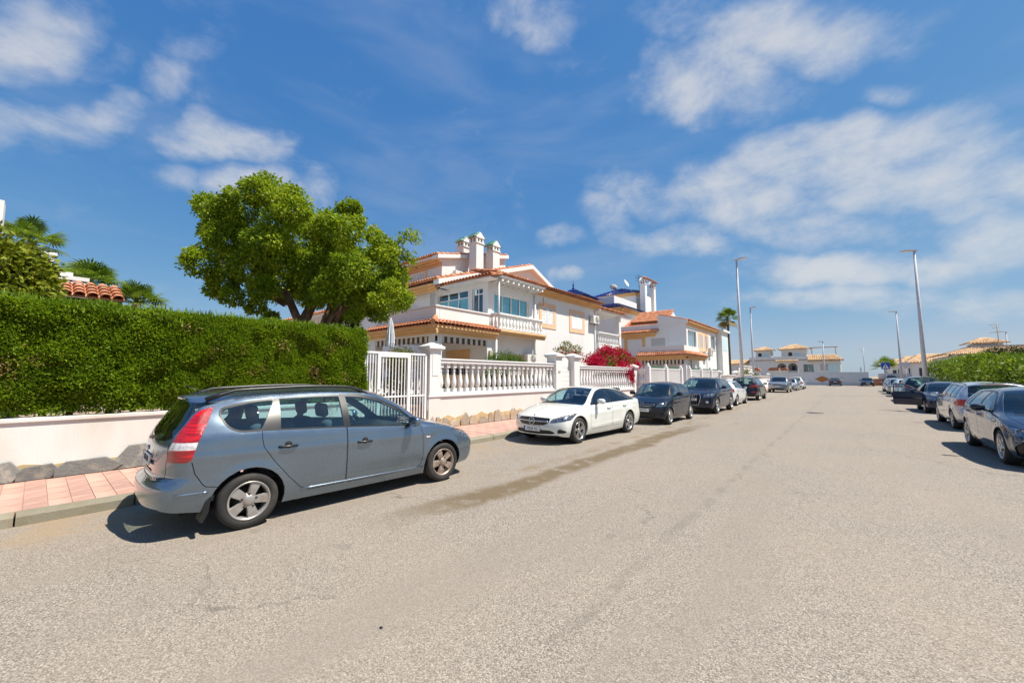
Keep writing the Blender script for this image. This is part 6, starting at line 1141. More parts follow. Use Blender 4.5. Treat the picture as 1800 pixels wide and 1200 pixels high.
    for k in order:
        if k == '_hole': continue
        if k in both: objs[k] = piece(pname(k), cls[k], mats[k], ofs.get(k, 0), (1, -1), T)
        else:
            for sd in (1, -1):
                par = T
                if k == 'glass': par = door_o.get(('front_door', sd), T)
                if k == 'rear_glass': par = door_o.get(('rear_door', sd), T)
                o = piece(pname(k), cls[k], mats[k], ofs.get(k, 0), (sd,), par)
                objs[(k, sd)] = o
                if 'door' in k: door_o[(k, sd)] = o
    # cabin lining, floor pan and wheel housings
    keep = [f for k in cls for f in cls[k] if k in ('front_door', 'rear_door', 'trim', 'gap')] + [f for f in bm.faces if f.is_valid and not any(f in cls[k] for k in ())] if False else None
    lin = [f for f in bm.faces if f.calc_center_median().z > 0.42 and 0.9 < f.calc_center_median().x < L - 0.04]
    skip = set()
    for k in ('_hole', 'glass', 'rear_glass', 'quarter_glass', 'windscreen', 'rear_window'): skip.update(cls.get(k, []))
    if lod < 2: piece('cabin_lining', [f for f in lin if f not in skip], m_lin, -0.03, (1, -1), T, True)
    hole = set(cls.get('_hole', [])); lip = MB(); arch_mb = MB()
    for e in bm.edges:
        lf = e.link_faces
        if len(lf) == 2 and ((lf[0] in hole) != (lf[1] in hole)):
            a, b = e.verts[0].co, e.verts[1].co
            for sd in (1, -1):
                P = [(a.x - X0, a.y * sd, a.z), (b.x - X0, b.y * sd, b.z)]
                lip.add(P + [(b.x - X0, (b.y - 0.03) * sd, b.z), (a.x - X0, (a.y - 0.03) * sd, a.z)], [(0, 1, 2, 3)], True)
                arch_mb.add([(a.x - X0, (a.y - 0.03) * sd, a.z), (b.x - X0, (b.y - 0.03) * sd, b.z), (b.x - X0, (hw - 0.36) * sd, b.z), (a.x - X0, (hw - 0.36) * sd, a.z)], [(0, 1, 2, 3)], True)
    lip.build('wheel_arch_lip', S.get('lip', paint), T, fix=False); arch_mb.build('wheel_housing', m_gap, T, fix=False)
    zb0 = float(f_zb(L / 2)) + 0.03; fl = MB(); fl.box((-L / 2 + 0.35, -hw + 0.3, zb0), (L / 2 - 0.3, hw - 0.3, zb0 + 0.03)); fl.box((S['xf'] + 0.45 - X0, -hw + 0.1, zb0 + 0.002), (S['xr'] - 0.45 - X0, hw - 0.1, zb0 + 0.028))
    fl.build('floor_pan', m_gap, T)
    bvh = BVHTree.FromBMesh(bm)
    def ysurf(x, z):
        h = bvh.ray_cast(Vector((x, 3, z)), Vector((0, -1, 0)))[0]; return h.y if h else hw
    def xsurf(y, z, front=True):
        h = bvh.ray_cast(Vector((-3 if front else L + 3, max(y, 1e-3), z)), Vector((1 if front else -1, 0, 0)))[0]; return h.x if h else (0 if front else L)
    # seats, dashboard, steering wheel
    if lod < 2:
        xs0 = S.get('seatx', xh + 0.42); zse = S.get('seatz', 0.50); sm = S.get('seat', m_seat)
        for k, (x, y, w) in enumerate(((xs0, -0.37, 0.5), (xs0, 0.37, 0.5), (xs0 + 0.86, 0, 1.2))):
            mb = MB(); seat_mb(mb, x - X0, y, zse + (0.02 if k == 2 else 0), w, back=0.56); mb.build('seat' if k < 2 else 'rear_bench', sm, T, fix=False)
        d = MB(); zd = float(f_zs(xc + 0.2)) - 0.015
        d.prism([(xc - 0.02 - X0, zd - 0.02), (xc + 0.3 - X0, zd + 0.015), (xc + 0.52 - X0, zd - 0.02), (xc + 0.6 - X0, zd - 0.14), (xc + 0.5 - X0, zd - 0.4), (xc - X0, zd - 0.4)], -hw + 0.12, hw - 0.12)
        d.build('dashboard', S.get('dash', m_trim), T, bevel=0.02)
        sw = MB(); M = Matrix.Translation((xc + 0.72 - X0, -0.37, zd - 0.02)) @ Matrix.Rotation(R(-65), 4, 'Y')
        sw.tube([M @ Vector((0.18 * math.cos(t * math.pi / 8), 0.18 * math.sin(t * math.pi / 8), 0)) for t in range(17)], 0.015, 6)
        sw.tube([M @ Vector((0, -0.17, 0)), M @ Vector((0, 0.17, 0))], 0.02, 6); sw.tube([M @ Vector((0, 0, 0)), M @ Vector((0, 0, -0.3))], 0.03, 6); sw.build('steering_wheel', m_trim, T, fix=False)
        rv = MB(); rv.cbox((xh - 0.22 - X0 - cb, 0, float(f_zt(xh)) - 0.13), (0.03, 0.22, 0.06)); rv.build('rear_view_mirror', m_trim, T, bevel=0.01)
    # wheels
    hub, tyre, rim = wheel_meshes(name, S['R'], S.get('tw', 0.205), S.get('spoke', (5, 0.05, 0.09, 0.75, 0)), S.get('rr', S['R'] * 0.66), S.get('rim', m_alloy))
    rim2 = None
    if 'rim_front' in S: rim2 = rim.copy(); rim2.materials.clear(); rim2.materials.append(S['rim_front'])
    for xw in (S['xf'], S['xr']):
        for sd in (1, -1):
            o = link('wheel', hub, T, (xw - X0, sd * (hw - 0.015 - S.get('tw', 0.205) / 2), S['R'])); a = rng.random() * 6
            o.rotation_euler = (0, a, 0 if sd > 0 else math.pi)
            link('tyre', tyre, o); link('rim', rim2 if (rim2 and xw == S['xf']) else rim, o)
    # mirrors, handles, wipers
    xm, zm = S['mirror']; ym = ysurf(xm, zm - 0.03)
    for sd in (1, -1):
        mb = MB(); n = 14; rings = []
        sz = S.get('msize', (0.085, 0.115, 0.075)); c = Vector((xm - X0, sd * (ym + sz[1] + 0.035), zm + 0.035))
        for i in range(9):
            th = math.pi * i / 8; rr = math.sin(th) ** 0.55; xo = -math.cos(th) * sz[0]; xo = min(xo, sz[0] * 0.35)
            rings.append([(c.x + xo, c.y + sz[1] * rr * math.copysign(abs(math.cos(q)) ** 0.75, math.cos(q)), c.z + sz[2] * rr * math.copysign(abs(math.sin(q)) ** 0.75, math.sin(q))) for q in (2 * math.pi * k / n for k in range(n))])
        vs = [p for r_ in rings for p in r_]; fs = [(i * n + k, i * n + (k + 1) % n, (i + 1) * n + (k + 1) % n, (i + 1) * n + k) for i in range(8) for k in range(n)]
        mb.add(vs, fs, True); mo = mb.build('wing_mirror', S.get('mirror_mat', paint), T)
        st_ = MB(); st_.tube([(xm - X0 - 0.01, sd * (ym - 0.04), zm - 0.03), (xm - X0 - 0.01, sd * (ym + 0.07), zm - 0.015)], [0.03, 0.022], 8); st_.build('mirror_stalk', m_trim, mo)
        mg = MB(); mg.prism([(c.y + sz[1] * 0.85 * math.cos(q), c.z + sz[2] * 0.82 * math.sin(q)) for q in (2 * math.pi * k / 16 for k in range(16))], c.x + sz[0] * 0.35, c.x + sz[0] * 0.4, 'x'); mg.build('mirror_glass', m_mirror, mo)
        for di, (xh_, zh_) in enumerate(S.get('handles', [])):
            par = door_o.get((('front_door', 'rear_door')[di], sd), T); y0 = ysurf(xh_, zh_); w = 0.105; hm = MB()
            hm.tube([(xh_ - w - X0, sd * (y0 - 0.004), zh_), (xh_ - w * 0.75 - X0, sd * (y0 + 0.028), zh_ + 0.002), (xh_ - X0, sd * (ysurf(xh_, zh_) + 0.034), zh_ + 0.004), (xh_ + w * 0.8 - X0, sd * (y0 + 0.028), zh_ + 0.004), (xh_ + w - X0, sd * (y0 - 0.004), zh_ + 0.003)], [0.012, 0.015, 0.016, 0.016, 0.013], 8)
            hm.build('handle', S.get('handle_mat', paint), par)
            if S.get('cup'):
                cm = MB(); cm.lathe([(0.001, 0.004), (0.04, 0.004), (0.043, -0.004)], 16, Matrix.Translation((xh_ - X0, sd * (y0 + 0.003), zh_ + 0.018)) @ Matrix.Rotation(-sd * math.pi / 2, 4, 'X')); cm.build('handle_recess', m_gap, par)
    zz = float(f_zt(xc)) + 0.015
    if lod < 2:
        for yy in (-0.5, 0.12):
            wp = MB(); P = []
            for k in range(7):
                y = yy + 0.5 * k / 6; h = bvh.ray_cast(Vector((xc + 0.02 - cb * (1 - (y / hw) ** 2), abs(y) + 1e-3, 3)), Vector((0, 0, -1)))[0]
                if h: P.append((h.x - X0, y, h.z + 0.018))
            if len(P) > 2: wp.tube(P, 0.008, 5); wp.build('wiper', m_trim, T, fix=False)
    bm.free() if not S.get('keepbm') else None
    return T, dict(ysurf=ysurf, xsurf=xsurf, X0=X0, doors=door_o, bvh=bvh, objs=objs, zt=f_zt, zs=f_zs, zr=f_zr)
def plate(T, A, txt, z, front, w=0.52, h=0.11, tilt=0.0, blue=True, inset=0.012, dy=0.0):
    """number plate standing on the bumper or tailgate"""
    x = A['xsurf'](0.02, z, front) - A['X0']; s = -1 if front else 1
    M = Matrix.Translation((x + s * inset, dy, z)) @ Matrix.Rotation(s * R(tilt), 4, 'Y')
    p = MB(); p.cbox((0, 0, 0), (0.012, w, h)); p.v = [tuple(M @ Vector(v)) for v in p.v]; o = p.build('number_plate', m_plate, T)
    B = Matrix(((0, 0, s, 0.008 * s), (s, 0, 0, 0), (0, 1, 0, 0), (0, 0, 0, 1)))
    if blue:
        e = MB(); e.cbox((0.0015 * s, -s * (w / 2 - 0.024), 0), (0.012, 0.044, h * 0.96)); e.v = [tuple(M @ Vector(v)) for v in e.v]; e.build('country_band', m_eu, o)
    text_mesh(txt, h * 0.82, 'lettering', m_ink, o, M @ B @ Matrix.Translation((0.022 if blue else 0, 0, 0)) @ Matrix.Scale(0.8, 4, (1, 0, 0)), 0.001)
    return o
def side_windows(f_zr, f_zs, spans, top=0.05, bot=0.018, n=10):
    """window outlines between the waistline and the roof edge; spans: (x0, x1, lean0, lean1): lean shifts the pillar's top"""
    out = []
    for x0, x1, l0, l1 in spans:
        lo = []; hi = []
        for i in range(n + 1):
            t = i / n; xb = x0 + (x1 - x0) * t; xt = (x0 + l0) + (x1 + l1 - x0 - l0) * t
            zb_, zt_ = float(f_zs(xb)) + bot, float(f_zr(xt)) - top
            if zt_ > zb_ + 0.012 or i in (0, n): lo.append((xb, zb_)); hi.append((xt, max(zt_, zb_ + 0.004)))
        out.append(lo + hi[::-1])
    return out
def P_(*a): return list(a)
p_grey = mat('steel blue grey car paint', (0.19, 0.245, 0.31), 0.27, 0.85, var=0.03, scale=2, coat=1.0, rvar=0.03, croug=0.01)
def estate_spec():
    S = dict(L=4.475, hw=0.8875, R=0.306, xf=0.86, xr=3.60, paint=p_grey, xc=1.10, xh=1.98, rr=0.208, archgap=0.062, tw=0.2, lod=0)
    S['zb'] = [(0, 0.24), (0.5, 0.21), (1.4, 0.185), (3.0, 0.195), (3.9, 0.235), (4.475, 0.30)]
    S['ws'] = [(0, 0.93), (0.5, 0.965), (1.2, 0.99), (2.2, 1.0), (3.4, 0.995), (4.0, 0.965), (4.475, 0.90)]
    S['zs'] = [(0, 0.70), (0.4, 0.80), (1.1, 0.92), (1.5, 0.945), (2.4, 1.01), (3.3, 1.055), (4.0, 1.085), (4.475, 1.09)]
    S['zr'] = [(0, 0.72), (0.4, 0.825), (1.05, 0.945), (1.22, 0.98), (1.55, 1.19), (1.9, 1.37), (2.25, 1.46), (2.8, 1.485), (3.5, 1.465), (4.1, 1.42), (4.475, 1.385)]
    S['wr'] = [(0, 0.68), (0.6, 0.74), (1.1, 0.755), (1.5, 0.685), (1.95, 0.605), (2.4, 0.585), (3.6, 0.575), (4.475, 0.555)]
    S['zt'] = [(0, 0.735), (0.3, 0.835), (0.7, 0.915), (1.10, 0.975), (1.5, 1.235), (1.98, 1.475), (2.3, 1.53), (2.7, 1.55), (3.4, 1.535), (4.1, 1.495), (4.475, 1.46)]
    S['pf'] = [(0.2, 0.10), (0.3, 0.03), (0.45, 0.0), (0.58, 0.01), (0.68, 0.06), (0.76, 0.14)]
    S['pr'] = [(0.22, 0.07), (0.34, 0.02), (0.44, 0.0), (0.565, 0.012), (0.60, 0.075), (0.64, 0.098), (0.74, 0.085), (0.92, 0.085), (1.04, 0.12), (1.24, 0.235), (1.43, 0.335), (1.455, 0.30), (1.47, 0.27)]
    S['bowr'] = 0.24; S['bpr'] = 2.8; S['fr'] = 1.05; S['rad'] = 0.10; S['radz'] = 0.35
    S['crease'] = [(1.0, 0.80, 4.3, 0.86, 0.010, 0.06), (1.3, 0.36, 3.1, 0.40, 0.010, 0.05)]
    S['mirror'] = (1.52, 0.985); S['handles'] = [(2.24, 0.80), (3.22, 0.86)]; S['handle_mat'] = m_trim; S['cup'] = True; S['mirror_mat'] = p_grey
    S['rim'] = m_hubcap; S['rim_front'] = m_dusty; S['spoke'] = (5, 0.07, 0.125, 0.86, 0)
    f_zr = pchip(*zip(*S['zr'])); f_zs = pchip(*zip(*S['zs']))
    wf, wr_ = side_windows(f_zr, f_zs, [(1.36, 2.44, 0.02, -0.01), (2.53, 3.30, -0.01, -0.03)], top=0.055)
    wq = rounded([(3.50, 1.085), (3.335, 1.408), (3.60, 1.385), (3.86, 1.325), (3.885, 1.27), (3.82, 1.14), (3.72, 1.088)], [0.03, 0.03, 0.1, 0.05, 0.06, 0.08, 0.06], 2)
    S['feats'] = [('glass', 'S', wf), ('rear_glass', 'S', wr_), ('quarter_glass', 'S', wq),
        ('trim', 'S', [(1.31, 0.935), (1.6, 1.205), (1.9, 1.355), (2.2, 1.44), (2.8, 1.452), (3.33, 1.428), (3.49, 1.065), (2.5, 1.016)]),
        ('trim', 'S', offset(wq, 0.022))]
    fd = [(1.30, 0.934), (1.27, 0.78), (1.26, 0.50), (1.29, 0.35), (1.38, 0.29), (2.46, 0.29), (2.485, 0.35), (2.487, 1.016), (2.49, 1.455), (2.2, 1.448), (1.9, 1.365), (1.6, 1.215)]
    rd = [(2.492, 0.35), (2.50, 0.295), (2.95, 0.295), (3.06, 0.35), (3.20, 0.50), (3.36, 0.70), (3.48, 0.88), (3.50, 0.98), (3.50, 1.06), (3.345, 1.435), (2.8, 1.46), (2.494, 1.46)]
    S['feats'] += [('front_door', 'S', offset(fd, -0.005)), ('rear_door', 'S', offset(rd, -0.005)), ('gap', 'S', offset(fd, 0.002)), ('gap', 'S', offset(rd, 0.002))]
    # tail lamp, side part then rear part: red, clear band, red
    def lamp_s(z): return float(np.interp(z, [0.80, 0.83, 1.0, 1.2, 1.40], [4.17, 4.13, 4.085, 4.00, 3.915]))
    for c, za, zb in (('tail_lamp', 0.80, 0.925), ('tail_lamp_clear', 0.925, 1.0), ('tail_lamp', 1.0, 1.385)):
        zz = np.linspace(za, zb, 5); yi = lambda z: float(np.interp(z, [0.80, 1.0, 1.2, 1.40], [0.61, 0.645, 0.655, 0.607]))
        S['feats'] += [(c, 'B', ([(lamp_s(z), z) for z in zz] + [(4.7, zb), (4.7, za)], [(yi(z), z) for z in zz] + [(1.0, zb), (1.0, za)], 'R'))]
    S['feats'] = [f for f in S['feats'] if f[0].startswith('tail')] + [f for f in S['feats'] if not f[0].startswith('tail')]
    S['feats'] += [('high_brake_lamp', 'R', [(-0.01, 1.432), (0.16, 1.430), (0.16, 1.452), (-0.01, 1.454)]),
        ('rear_window', 'R', [(-0.01, 1.00), (0.50, 1.01), (0.60, 1.04), (0.635, 1.15), (0.585, 1.40), (-0.01, 1.42)]),
        ('gap', 'R', thick([(0.0, 0.61), (0.45, 0.61), (0.56, 0.63), (0.59, 0.69), (0.615, 0.88), (0.61, 1.0)], 0.009)),
        ('intake', 'R', rounded([(-0.01, 0.66), (0.22, 0.66), (0.22, 0.69), (-0.01, 0.69)], 0.01, 2)),
        ('bumper_insert', 'R', rounded([(-0.01, 0.225), (0.52, 0.23), (0.46, 0.325), (-0.01, 0.345)], 0.03, 2)),
        ('gap', 'S', thick([(4.0, 0.53), (4.03, 0.56), (4.10, 0.68), (4.13, 0.80)], 0.008)), ('gap', 'S', thick([(3.9, 0.515), (4.0, 0.53)], 0.007)),
        ('gap', 'S', thick([(1.16, 0.44), (1.20, 0.36), (1.22, 0.31)], 0.008)),
        ('headlamp', 'B', ([(0.70, 0.825), (0.50, 0.81), (-0.1, 0.74), (-0.1, 0.58), (0.40, 0.665)], [(0.50, 0.60), (0.95, 0.60), (0.95, 0.85), (0.60, 0.76)], 'F')),
        ('grille', 'F', [(-0.01, 0.60), (0.42, 0.60), (0.46, 0.675), (-0.01, 0.69)]), ('intake', 'F', [(-0.01, 0.29), (0.55, 0.29), (0.5, 0.42), (-0.01, 0.43)]),
        ('gap', 'T', thick([(1.18, 0.735), (0.8, 0.715), (0.45, 0.67), (0.26, 0.55)], 0.009))]
    S['ofs'] = {'bumper_insert': -0.004, 'high_brake_lamp': 0.006, 'intake': -0.02}
    return S
def build_estate(loc, rz):
    S = estate_spec()
    T, A = make_car('estate_car', 'steel blue grey estate car with roof rails and tall red tail lamp by the hedge', S, loc, rz)
    X0 = A['X0']
    for sd in (1, -1):                                         # roof rails
        rl = MB(); P = []
        for k in range(15):
            x = 2.05 + 1.95 * k / 14; z = float(A['zr'](x)); lift = 0.075 * min(1, k / 2.0, (14 - k) / 2.0); P.append((x - X0, sd * (0.565 - 0.012 * k / 14), z + 0.005 + lift))
        rl.tube(P, [0.026] * 2 + [0.018] * 11 + [0.026] * 2, 8); rl.build('roof_rail', m_trim, T, fix=False)
        for xx in (3.97, 0.56): # mud flap and side repeater
            pass
        mf = MB(); y = 0.86; mf.prism([(3.955 - X0, 0.42), (4.0 - X0, 0.36), (4.04 - X0, 0.18), (4.015 - X0, 0.165), (3.965 - X0, 0.27)], sd * 0.66, sd * (y - 0.005)); mf.build('mud_flap', m_trim, T)
        rp = MB(); y = A['ysurf'](1.17, 0.745); rp.cbox((1.17 - X0, sd * y, 0.745), (0.07, 0.012, 0.026)); rp.build('side_repeater', m_clear, T, bevel=0.005)
        ml = MB(); P = [(x - X0, sd * (A['ysurf'](x, 0.475) + 0.004), 0.475) for x in np.linspace(3.98, 4.26, 8)]; ml.tube(P, 0.012, 6); ml.build('bumper_moulding', p_grey, T, fix=False)
        sl = MB(); P = [(x - X0, sd * (A['ysurf'](x, 0.30) + 0.003), 0.30 + 0.012 * (x - 1.3)) for x in np.linspace(1.25, 3.05, 14)]; sl.tube(P, 0.012, 6); sl.build('sill_moulding', p_grey, T, fix=False)
    # spoiler lip, wiper, aerial, badge and plate
    wi = MB(); P = [(A['xsurf'](abs(y), z, False) - X0 + 0.012, y, z) for y, z in ((0.0, 1.01), (0.12, 1.035), (0.28, 1.04), (0.42, 1.035))]; wi.tube(P, [0.016, 0.011, 0.009, 0.007], 6); wi.build('rear_wiper', m_trim, T, fix=False)
    an = MB(); an.tube([(3.95 - X0, 0, 1.495), (3.99 - X0, 0, 1.535), (4.12 - X0, 0, 1.60)], [0.018, 0.008, 0.003], 6); an.build('aerial', m_trim, T, fix=False)
    x = A['xsurf'](0.01, 0.90, False) - X0; bd = MB(); bd.tube([(x + 0.008, 0.045 * math.cos(t * math.pi / 10), 0.90 + 0.025 * math.sin(t * math.pi / 10)) for t in range(21)], 0.005, 5); bd.tube([(x + 0.008, -0.022, 0.92), (x + 0.008, -0.016, 0.88)], 0.004, 5); bd.tube([(x + 0.008, 0.016, 0.92), (x + 0.008, 0.022, 0.88)], 0.004, 5); bd.tube([(x + 0.008, -0.018, 0.897), (x + 0.008, 0.018, 0.903)], 0.004, 5); bd.build('maker_badge', m_chrome, T, fix=False)
    B = Matrix(((0, 0, 1, 0), (1, 0, 0, 0), (0, 1, 0, 0), (0, 0, 0, 1)))
    x = A['xsurf'](0.42, 0.84, False) - X0; text_mesh('i30cw', 0.075, 'model_lettering', m_chrome, T, Matrix.Translation((x + 0.006, 0.40, 0.83)) @ Matrix.Rotation(R(18), 4, 'Z') @ B, 0.003)
    x = A['xsurf'](0.42, 0.60, False) - X0; text_mesh('CRDi', 0.05, 'engine_lettering', m_chrome, T, Matrix.Translation((x + 0.006, 0.40, 0.612)) @ Matrix.Rotation(R(18), 4, 'Z') @ B, 0.003)
    plate(T, A, '9186 GWR', 0.79, False, tilt=-4)
    return T
def paintm(name, col, metal=0.0, rough=0.25, spec=0.5): return mat(name, col, rough, metal, var=0.03, scale=2, coat=1.0, rvar=0.04, spec=spec, croug=0.01)
def gen(L, hw, H, xf, xr, R, xc, xh, nose, cowl, b0, b1, rfr, rake, paint, zb=0.2, wroof=0.58, spans=(), lod=1, top=0.055, trimm=True, deck=None, doors=True, tl=None, hl=None, **kw):
    """car body from its main measures: nose and cowl height, waistline b0..b1, roof height at the rear rfr, rake of the rear window"""
    S = dict(L=L, hw=hw, R=R, xf=xf, xr=xr, paint=paint, xc=xc, xh=xh, lod=lod)
    S['zb'] = [(0, zb + 0.03), (0.5, zb), (L * 0.5, zb - 0.01), (xr + 0.4, zb + 0.03), (L, zb + 0.08)]
    S['ws'] = [(0, 0.93), (0.5, 0.97), (1.2, 0.99), (L * 0.5, 1.0), (xr, 0.995), (L - 0.4, 0.965), (L, 0.91)]
    hs = cowl - 0.05
    S['zs'] = [(0, nose - 0.03), (0.4, nose + 0.055), (xc, hs), (xc + 0.4, b0), (L * 0.6, (b0 + b1) / 2), (L - 0.5, b1), (L, b1)]
    if deck:
        xd0, xd1, zd = deck
        S['zr'] = [(0, nose - 0.01), (0.4, nose + 0.08), (xc, hs + 0.025), (xc + 0.12, hs + 0.05), ((xc + xh) / 2 + 0.05, (hs + H) / 2 + 0.01), (xh, H - 0.10), (xh + 0.35, H - 0.055), (xd0, H - 0.085), ((xd0 + xd1) / 2, (H + b1) / 2 - 0.05), (xd1, b1 + 0.03), (L, b1 - 0.02)]
        S['zt'] = [(0, nose), (0.3, nose + 0.085), (xc * 0.65, cowl - 0.05), (xc, cowl), ((xc + xh) / 2, (cowl + H) / 2 + 0.02), (xh, H - 0.06), (xh + 0.35, H - 0.012), (xh + 0.75, H), (xd0, H - 0.035), ((xd0 + xd1) / 2, (H + zd) / 2 + 0.01), (xd1, zd), (L, zd - 0.03)]
    else:
        S['zr'] = [(0, nose - 0.01), (0.4, nose + 0.08), (xc, hs + 0.025), (xc + 0.12, hs + 0.05), ((xc + xh) / 2 + 0.05, (hs + H) / 2 + 0.01), (xh, H - 0.10), (xh + 0.35, H - 0.06), (xr - 0.3, H * 0.5 + rfr * 0.5 - 0.06), (L, rfr - 0.07)]
        S['zt'] = [(0, nose), (0.3, nose + 0.085), (xc * 0.65, cowl - 0.05), (xc, cowl), ((xc + xh) / 2, (cowl + H) / 2 + 0.02), (xh, H - 0.06), (xh + 0.35, H - 0.012), (xh + 0.75, H), (xr - 0.3, H * 0.45 + rfr * 0.55), (L, rfr)]
    if kw.get('slope'):
        S['zt'] = S['zt'][:8] + kw['slope']; S['zr'] = S['zr'][:7] + [(x, z - 0.06) for x, z in kw['slope']]
    kw.pop('slope', None)
    S['wr'] = [(0, hw - 0.21), (0.6, hw - 0.14), (xc, hw - 0.13), ((xc + xh) / 2, hw - 0.2), (xh, wroof + 0.02), (xh + 0.5, wroof), (L - 0.8, wroof - 0.01), (L, wroof - 0.03)]
    if deck: S['wr'] = S['wr'][:-2] + [(deck[0], wroof - 0.01), (deck[1], hw - 0.15), (L, hw - 0.2)]
    S['pf'] = [(zb, 0.10), (zb + 0.1, 0.03), (0.45, 0.0), (nose - 0.14, 0.012), (nose - 0.05, 0.06), (nose + 0.03, 0.14)]
    zt_ = deck[2] if deck else rfr
    S['pr'] = [(zb, 0.08), (zb + 0.12, 0.02), (0.48, 0.0), (0.60, 0.015), (0.66, 0.06), (0.75, 0.07), (b1 - 0.1, 0.085)] + ([(zt_, 0.05)] if deck else [(b1 + 0.03, 0.13), (rfr - 0.05, rake), (rfr, rake - 0.05)])
    S['bowr'] = 0.20; S['bpr'] = 2.8; S['fr'] = 1.05; S['radz'] = 0.4; S['bowf'] = 0.30; S['bpf'] = 2.6
    S['mirror'] = (xc + 0.48, b0 + 0.05); S['msize'] = (0.085, 0.115, 0.075)
    S['rr'] = R * 0.69; S['archgap'] = 0.05
    f_zr = pchip(*zip(*S['zr'])); f_zs = pchip(*zip(*S['zs']))
    W = side_windows(f_zr, f_zs, spans, top=top, n=8); names = ('glass', 'rear_glass', 'quarter_glass'); F = []
    for n, w in zip(names, W): F.append((n, 'S', w))
    allx = (spans[0][0] - 0.05, spans[-1][1] + 0.05, spans[0][2], spans[-1][3]); F.append(('trim', 'S', side_windows(f_zr, f_zs, [allx], top=top - 0.02, bot=0.002, n=14)[0]))
    if doors:
        bx = (spans[0][1] + spans[1][0]) / 2; xa = spans[0][0] - 0.06; ze = zb + 0.11
        def up(x): return float(f_zr(x)) - 0.022
        xe = xr - R * 0.35 if kw.get('cut_arch', True) else spans[1][1] + 0.03
        fd = [(xa, float(f_zs(xa)) + 0.004), (xa - 0.04, b0 - 0.2), (xa - 0.04, ze + 0.12), (xa + 0.03, ze + 0.02), (bx - 0.03, ze + 0.02), (bx - 0.006, ze + 0.06), (bx - 0.006, up(bx))] + [(x, up(x)) for x in np.linspace(bx - 0.15, xa + 0.2, 5)]
        rd = [(bx + 0.006, ze + 0.06), (bx + 0.03, ze + 0.02), (xr - R - 0.18, ze + 0.02), (xr - R - 0.06, ze + 0.10), (xr - R * 0.75, ze + 0.36), (xe, b1 - 0.16), (spans[1][1] + 0.05, b1 - 0.01), (spans[1][1] + spans[1][3] + 0.03, up(spans[1][1] + spans[1][3])), ((bx + spans[1][1]) / 2, up((bx + spans[1][1]) / 2)), (bx + 0.006, up(bx))]
        g = 0.006 if lod == 0 else 0.008
        F += [('front_door', 'S', offset(fd, -g)), ('rear_door', 'S', offset(rd, -g))]
        if lod < 2: F += [('gap', 'S', offset(fd, 0.001)), ('gap', 'S', offset(rd, 0.001))]
        S['handles'] = [(bx - 0.2, (b0 + b1) / 2 - 0.13), (min(spans[1][1] - 0.06, xr - 0.3), (b0 + b1) / 2 - 0.11)]
    if hl: F = [('headlamp', 'B', (hl[0], hl[1], 'F'))] + F
    if tl: F = [('tail_lamp', 'B', (tl[0], tl[1], 'R'))] + F
    S['feats'] = kw.pop('pre', []) + F + kw.pop('feats', [])
    kw.pop('cut_arch', None); S.update(kw); return S
def lens(A, T, o, key):
    """clear cover over the headlamp bowls"""
    for sd in (1, -1):
        q = A['objs'].get((key, sd))
        if q is None: continue
        me = q.data.copy(); me.materials.clear(); me.materials.append(g_lamp); c = link('lamp_lens', me, q)
        n = [v.normal.copy() for v in me.vertices]
        for v, k in zip(me.vertices, n): v.co += k * 0.014
def bowls(A, T, pts, r=0.05, m=None):
    for (y, z) in pts:
        x = A['xsurf'](y, z, True) - A['X0']
        for sd in (1, -1):
            b = MB(); b.lathe([(r * 0.2, 0.03), (r * 0.7, 0.018), (r, -0.002), (r * 1.05, -0.004), (r * 1.05, 0.02)], 14, Matrix.Translation((x + 0.008, y * sd, z)) @ Matrix.Rotation(R(90), 4, 'Y')); q = A['objs'].get(('headlamp', sd)); b.build('lamp_bowl', m or m_chrome, q or T)
def bar(T, A, name, pts, r, m, front=True, n=6, lift=0.0):
    """trim strip that follows the nose or tail: pts (y, z), mirrored when y > 0 only"""
    mb = MB(); s = -1 if front else 1
    mb.tube([(A['xsurf'](abs(y), z, front) - A['X0'] + s * lift, y, z) for y, z in pts], r, n); return mb.build(name, m, T, fix=False)

p_white = paintm('off white car paint', (0.72, 0.73, 0.68)); p_black = paintm('black car paint', (0.006, 0.007, 0.010), 0, 0.4, 0.1); p_navy = paintm('dark navy car paint', (0.008, 0.015, 0.04), 0, 0.4, 0.1)
p_blueblk = paintm('blue black car paint', (0.005, 0.009, 0.022), 0, 0.4, 0.1); p_silver = paintm('silver car paint', (0.52, 0.53, 0.55), 0.6, 0.3); p_slate = paintm('slate blue car paint', (0.05, 0.075, 0.125), 0.65); p_pure = paintm('white car paint', (0.72, 0.73, 0.74)); p_dsil = paintm('grey silver car paint', (0.25, 0.27, 0.30), 0.7, 0.3); p_char = paintm('charcoal car paint', (0.035, 0.038, 0.042), 0.4)

